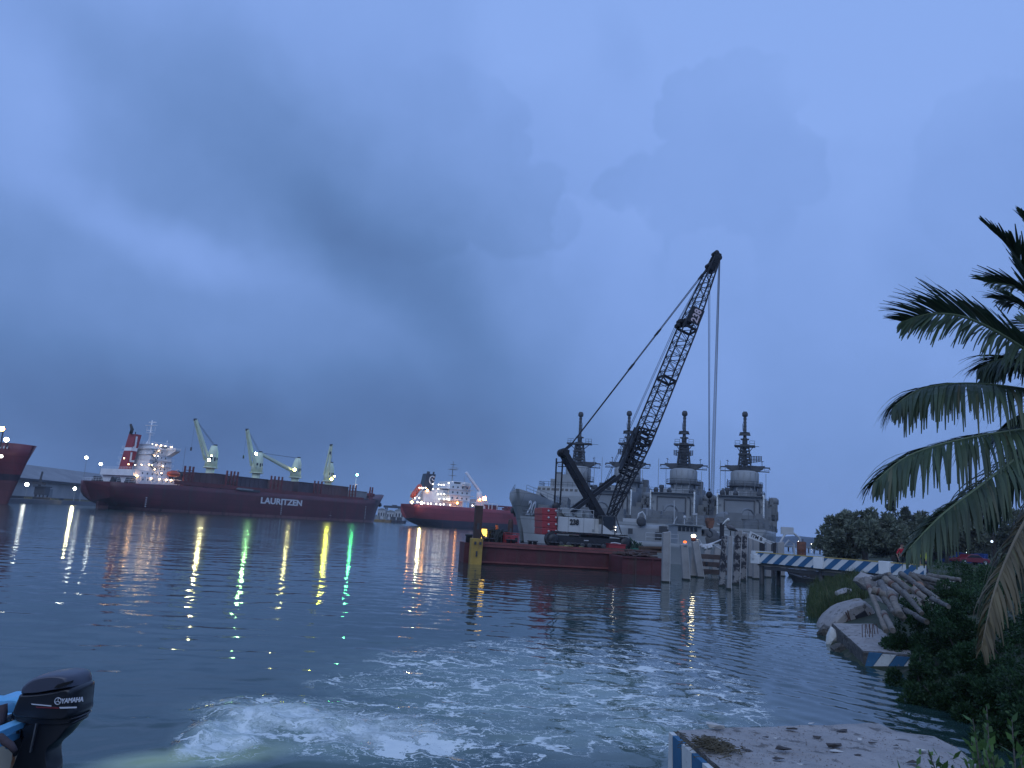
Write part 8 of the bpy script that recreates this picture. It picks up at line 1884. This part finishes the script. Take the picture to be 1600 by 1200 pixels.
def far_right():
    # blue skips, lamp, car
    for i, px in enumerate((1489, 1511, 1533)):
        D = 104; w = PY(px, 880, D); g = hland(w.x, D); zt = PY(px, 862.5+(px-1489)*.06, D).z; h = zt-g
        r = empty('blue_container', (w.x, D, g), 0, ('leftmost', 'middle', 'rightmost')[i]+' of three blue containers in the trees at the right', 'container', 'blue containers among the trees')
        b = MB(); b.box((0, .7, h/2), (1.85, 1.4, h)); b.build('body', mat('skip_blue', (.02, .07, .30), .5, var=.2), r)
        b = MB()
        for k in range(5): b.box((-.8+k*.4, -.03, h/2), (.08, .07, h*.9))
        b.box((0, -.03, h-.05), (1.9, .1, .12)); b.build('rib', mat('skip_blue_rib', (.03, .09, .33), .5), r)
        b = MB(); b.box((-.2, -.08, h*.62), (.28, .02, .3)); b.build('label_plate', mat('plate_pale', (.5, .55, .6), .6), r)
    w = PY(1511, 880, 98); r = empty('yard_lamp', (w.x, 98, hland(w.x, 98)), 0, 'small white lamp on a pole over the blue containers', 'lamp'); z = PY(1511, 862, 98).z-hland(w.x, 98); b = MB(); b.bar((0, 0, 0), (0, 0, z), .05, 6); b.build('pole', dark_st, r); lamp(r, (0, -.1, z), emit('yard_lamp_white', (.8, 1, .95), 9), .16, 'lamp')
    for px, py, D, c, lb in ((1480.5, 864, 97, (.6, .7, 1), 'small bluish lamp by the left blue container'), (1549, 846, 90, (.7, .8, 1), 'small bluish lamp in the trees over the red car')):
        w = PY(px, py, D); r = empty('yard_lamp', (w.x, D, hland(w.x, D)), 0, lb, 'lamp'); z = w.z-hland(w.x, D); b = MB(); b.bar((0, 0, 0), (0, 0, z), .04, 6); b.build('pole', dark_st, r); lamp(r, (0, -.1, z), emit('yard_lamp_blue', (.6, .75, 1), 3), .13, 'lamp')
    D = 88; w = PY(1515, 880, D); g = hland(w.x, D); r = empty('red_car', (w.x, D, g), R(6), 'red low car parked before the blue containers', 'car'); pr = [(-1.95, .35), (-1.95, .62), (-1.5, .74), (-.95, .80), (-.45, 1.20), (.55, 1.22), (1.15, .86), (1.8, .78), (2.0, .62), (2.0, .35)]
    b = MB(); b.loft([[V(x*k, y, z*(1 if z < .8 else kz)) for x, z in pr] for y, k, kz in ((-.82, .97, .93), (-.7, 1, 1), (.7, 1, 1), (.82, .97, .93))], closed=True, sm=False); b.build('body', mat('car_red', (.16, .02, .03), .3, var=.05), r, bevel=.04)
    b = MB(); b.loft([[V(x, y, z) for x, z in ((-.85, .84), (-.42, 1.13), (.5, 1.15), (.98, .88))] for y in (-.845, .845)], closed=True, sm=False); b.build('window', glass_d, r)
    for x in (-1.25, 1.3):
        for y in (-.8, .8): b = MB(); b.lathe((x, y, .31), [(.12, -.1), (.29, -.1), (.32, -.06), (.32, .06), (.29, .1), (.12, .1)], 16, 'Y'); wo = b.build('wheel', black_p, r); b = MB(); b.lathe((x, y+(.11 if y > 0 else -.11), .31), [(.04, -.01), (.18, -.01), (.18, .01), (.04, .01)], 12, 'Y'); b.build('rim', rail_w, wo)
    # far lights and pier on the right horizon
    for i, (px, py, D, c, s, rad, lb) in enumerate(((1248, 846, 600, (1, .95, .85), 30, .5, 'white light far off left of the trees'), (1258, 849, 560, (1, .50, .15), 45, .7, 'orange light far off just left of the trees'), (1268, 850, 620, (1, .9, .7), 14, .35, 'faint pale light far off beside the orange one'))):
        w = PY(px, py, D); r = empty('far_light', (w.x, w.y, 0), 0, lb, 'lamp', 'far lights on the right horizon'); b = MB(); b.bar((0, .6, -1), (0, .6, w.z), .25, 6); b.build('pole', dark_st, r); lamp(r, (0, 0, w.z), emit('far_lamp%d' % i, c, s), rad, 'lamp')
    A, B = PY(1252, 855, 300), PY(1300, 858, 260); r = empty('far_jetty', (A.x, A.y, 0), 0, 'low far jetty between the drum and the trees', 'jetty'); b = MB(); b.beam(V(-6, 0, 1.6), B-A+V(8, 0, 0)*1+V(0, 0, 1.6-(B-A).z), 3, .6); b.build('deck', greybox, r); b = MB()
    for k in range(9): p = V(-5, 0, 0).lerp(V(B.x-A.x, B.y-A.y, 0), k/8); b = MB(); b.bar(p+V(0, 0, -2), p+V(0, 0, 1.4), .3, 6); b.build('leg', dark_st, r)
far_right()

# ================================================================ OUTBOARD BOAT, lower left
def boat():
    D = 6.95; o = PY(18, 1190, D); o = V(o.x, D, 0); K = 6.665
    def Q(x, y, dy=0.0): q = PY(x/K, 1020+y/K, D+dy); return V(q.x-o.x, dy, q.z)
    r = empty('outboard_motor', o, 0, 'black outboard motor with pale lettering on its cowling, tilted at the lower left', 'outboard motor')
    black = mat('motor_black', (.012, .014, .02), .28, var=.2, scale=3, spec=.5); lid_m = mat('motor_grey_lid', (.055, .06, .085), .33, var=.15, scale=3)
    def pillow(name, ol, th, m, parent, c, rr=.82):
        C = Q(*c); b = MB(); secs = []
        for t in (-1, -.94, -.80, -.45, 0, .45, .80, .94, 1):
            s = rr+(1-rr)*math.sqrt(max(0, 1-abs(t)**2.6)); secs.append([C+(Q(*p)-C)*s+V(0, t*th/2, 0) for p in ol])
        b.loft(secs, closed=True, sm=True); return b.build(name, m, parent)
    def curve(pts, n=4):
        out = []; N_ = len(pts)
        for i in range(N_):
            p0, p1, p2, p3 = [V(*pts[(i+k) % N_], 0) for k in (-1, 0, 1, 2)]
            for j in range(n):
                f = j/n; q = .5*((2*p1)+(-p0+p2)*f+(2*p0-5*p1+4*p2-p3)*f*f+(-p0+3*p1-3*p2+p3)*f**3); out.append((q.x, q.y))
        return out
    pillow('cowling', curve([(236, 600), (262, 510), (300, 415), (330, 382), (500, 372), (700, 345), (890, 312), (900, 420), (888, 525), (872, 632), (700, 655), (450, 640), (300, 622)]), .40, black, r, (580, 500), .80)
    lid = pillow('cowling_lid', curve([(312, 390), (322, 330), (360, 285), (430, 235), (540, 198), (700, 180), (820, 192), (868, 220), (888, 300), (870, 322), (700, 350), (500, 385), (380, 392)]), .38, lid_m, r, (600, 300), .72)
    b = MB(); q = [(705, 318), (740, 280), (800, 262), (868, 248), (862, 272), (790, 300)]; b.loft([[Q(*p)+V(0, y, 0) for p in q] for y in (-.205, -.15)], closed=True, sm=False); b.build('air_vent', mat('vent_black', (.004, .004, .006), .9), lid)
    pillow('apron', curve([(240, 598), (300, 605), (600, 640), (875, 632), (865, 668), (800, 700), (400, 700), (236, 655)]), .30, black, r, (560, 650), .85)
    leg = pillow('leg', curve([(345, 690), (860, 660), (800, 740), (700, 860), (585, 965), (572, 1080), (555, 1300), (180, 1300), (215, 1120), (270, 980), (320, 830)]), .24, black, r, (470, 900), .86)
    b = MB(); b.beam(Q(382, 735, -.15), Q(318, 1035, -.15), .012, .02); b.build('trim_tube', mat('steel_dull', (.25, .26, .28), .35, .8), leg)
    b = MB(); b.box(Q(383, 655, -.16), (.062, .02, .03)); b.build('badge', letter_w, r)
    sil = mat('silver_lettering', (.55, .56, .60), .4, var=.1)
    text_obj('YAMAHA', .050, sil, r, TM(Q(752, 496, -.212), Q(838, 490)-Q(640, 508), V(0, 0, 1)), bold=.0016, ext=.003, sx=.88, shear=.15)
    b = MB(); C = Q(603, 503, -.212); b.tube([C+V(.026*math.cos(t), 0, .026*math.sin(t)) for t in [k*math.pi/12 for k in range(25)]], .0035, 5)
    for k in range(3): a_ = math.pi/2+k*2.094; b.bar(C, C+V(.024*math.cos(a_), 0, .024*math.sin(a_)), .003, 5)
    b.build('emblem', sil, r)
    b = MB(); b.add([Q(x, y, -.214) for x, y in ((322, 528), (535, 548), (535, 560), (330, 540))]+[Q(x, y, -.19) for x, y in ((322, 528), (535, 548), (535, 560), (330, 540))], [(0, 1, 2, 3), (7, 6, 5, 4), (0, 4, 5, 1), (2, 6, 7, 3)])
    b.add([Q(x, y, -.214) for x, y in ((615, 565), (800, 560), (798, 576), (625, 582))]+[Q(x, y, -.19) for x, y in ((615, 565), (800, 560), (798, 576), (625, 582))], [(0, 1, 2, 3), (7, 6, 5, 4), (0, 4, 5, 1), (2, 6, 7, 3)]); b.build('pale_stripe', sil, r)
    b = MB(); b.add([Q(x, y, -.214) for x, y in ((370, 560), (612, 568), (612, 582), (380, 574))]+[Q(x, y, -.19) for x, y in ((370, 560), (612, 568), (612, 582), (380, 574))], [(0, 1, 2, 3), (7, 6, 5, 4), (0, 4, 5, 1), (2, 6, 7, 3)]); b.build('red_stripe', mat('stripe_dark_red', (.16, .02, .03), .4), r)
    b = MB(); b.beam(Q(150, 680), Q(330, 700), .10, .12); b.beam(Q(330, 700), Q(290, 1020), .22, .09); b.beam(Q(250, 870, .02), Q(300, 1010, .02), .26, .10); b.tube([Q(235, 615), Q(190, 640), Q(90, 680), Q(20, 660)], [.035, .03, .026, .02], 8); b.build('bracket', black, r)
    b = MB(); b.tube([Q(0, 770, -.1), Q(60, 720, -.1), Q(120, 700, -.1), Q(200, 740, -.1), Q(180, 840, -.1)], .012, 6); b.tube([Q(100, 690, -.12), Q(110, 860, -.12)], .010, 6); b.tube([Q(190, 730, -.08), Q(270, 740, -.08)], .014, 6); b.build('cable', black_p, r)
    # the boat: white hull running out of the picture to the left
    o2 = o; r2 = empty('motor_boat', (o.x, D, 0), 0, 'stern of a small white boat with rust stains and light blue inside, lower left corner', 'boat')
    whi = mat('boat_white', (.50, .48, .42), .5, var=.15, scale=2, col2=(.25, .11, .05), thr=.60, soft=.05, streak=True); blu = mat('boat_light_blue', (.14, .42, .66), .45, var=.12, scale=3)
    zt = Q(200, 895, -.5).z; xt = Q(300, 870).x; n = 9; secs = []
    for x in (0, -.02, -1.2, -2.6, -3.8, -4.6):
        k = {0: 1, -.02: 1, -1.2: 1.05, -2.6: 1.0, -3.8: .7, -4.6: .12}[x]; t = zt+(0 if x > -2 else (-x-2)*.07)
        secs.append([V(xt+x+(-.10 if z < .1 else 0), y*k, z if z < .2 else (t if z > .5 else t-.12)) for y, z in ((-.62, .9), (-.60, .4), (-.52, 0), (0, -.18), (.52, 0), (.60, .4), (.62, .9), (.54, .9), (.50, .1), (0, .02), (-.50, .1), (-.54, .9))])
    b = MB(); b.loft(secs, closed=True, cap=True, sm=False); b.build('hull', whi, r2)
    b = MB(); 
    for y in (-.58, .58): b.tube([V(xt-.02, y, zt+.01), V(xt-1.2, y*1.05, zt+.01), V(xt-2.6, y, zt+.05), V(xt-3.8, y*.7, zt+.13)], .035, 8)
    b.beam(V(xt-.04, -.58, zt), V(xt-.04, .58, zt), .10, .05); b.build('gunwale', blu, r2)
    b = MB(); b.box((xt-.35, 0, zt-.10), (.6, 1.0, .06)); b.build('inner_deck', blu, r2)
    b = MB(); c0 = Q(238, 830, .1); b.prism([(c0.x-.05, c0.z-.10), (c0.x+.055, c0.z-.10), (c0.x+.03, c0.z+.01), (c0.x, c0.z+.045), (c0.x-.04, c0.z+.02)], -.05, .30, 'Y'); b.build('transom_horn', blu, r2, bevel=.015)
    s = MB(); ol = curve([(0, 500), (90, 492), (170, 505), (195, 550), (185, 620), (140, 652), (40, 650), (-120, 650), (-160, 560), (-120, 500)]); C = Q(20, 570, .25)
    s.loft([[C+(Q(*p)+V(0, .25, 0)-C)*k+V(0, y, 0) for p in ol] for y, k in ((-.16, .8), (-.12, 1), (.12, 1), (.16, .8))], closed=True, sm=False)
    q = s.build('seat', blu, r2, loc=V(0, 0, 0)); s = MB(); s.loft([[C+(Q(*p)+V(0, .25, 0)-C)*k+V(0, y, 0) for p in ol] for y, k in ((-.175, .55), (-.165, .72))], closed=True, sm=False); s.build('recess', mat('seat_darker_blue', (.07, .26, .46), .5), q)
    s = MB(); s.bar(C+V(0, 0, -.1), V(C.x, .25, zt-.1), .05, 8); s.build('post', blu, q)
    s = MB(); s.tube([Q(30, 540, -.12), Q(40, 620, -.12), Q(30, 700, -.12), Q(10, 760, -.12)], [.035, .03, .028, .02], 8); s.tube([Q(0, 870, -.62), Q(60, 930, -.66), Q(110, 960, -.68), Q(160, 1030, -.68)], [.028, .03, .028, .02], 8); 
    e = empty('dark_rope', o, 0, 'thick dark rope and bag hanging over the boat side', 'rope'); s.build('rope', mat('rope_dark', (.05, .035, .04), .9, var=.4, scale=8), e)
boat()
# quay the camera stands on, behind the picture's lower edge
b = MB(); b.box((0, -4.2, .1), (14, 8, 2.6)); b.build('quay', mat('near_quay_concrete', (.3, .28, .26), .9, scale=1), kind='structure')
# ================================================================ HAZE
def haze():
    b = MB(); b.box((0, 610, 40), (2600, 1400, 88)); m = bpy.data.materials.new('haze'); m.use_nodes = True; N = m.node_tree.nodes; N.remove(N['Principled BSDF'])
    v = N.new('ShaderNodeVolumePrincipled'); v.inputs['Color'].default_value = (.85, .9, 1, 1); v.inputs['Density'].default_value = HAZE_D; v.inputs['Anisotropy'].default_value = .3
    m.node_tree.links.new(v.outputs[0], N['Material Output'].inputs['Volume']); b.build('haze', m, label='thin bluish evening haze over the harbour', cat='haze', kind='stuff')
HAZE_D = 0.00024
haze()
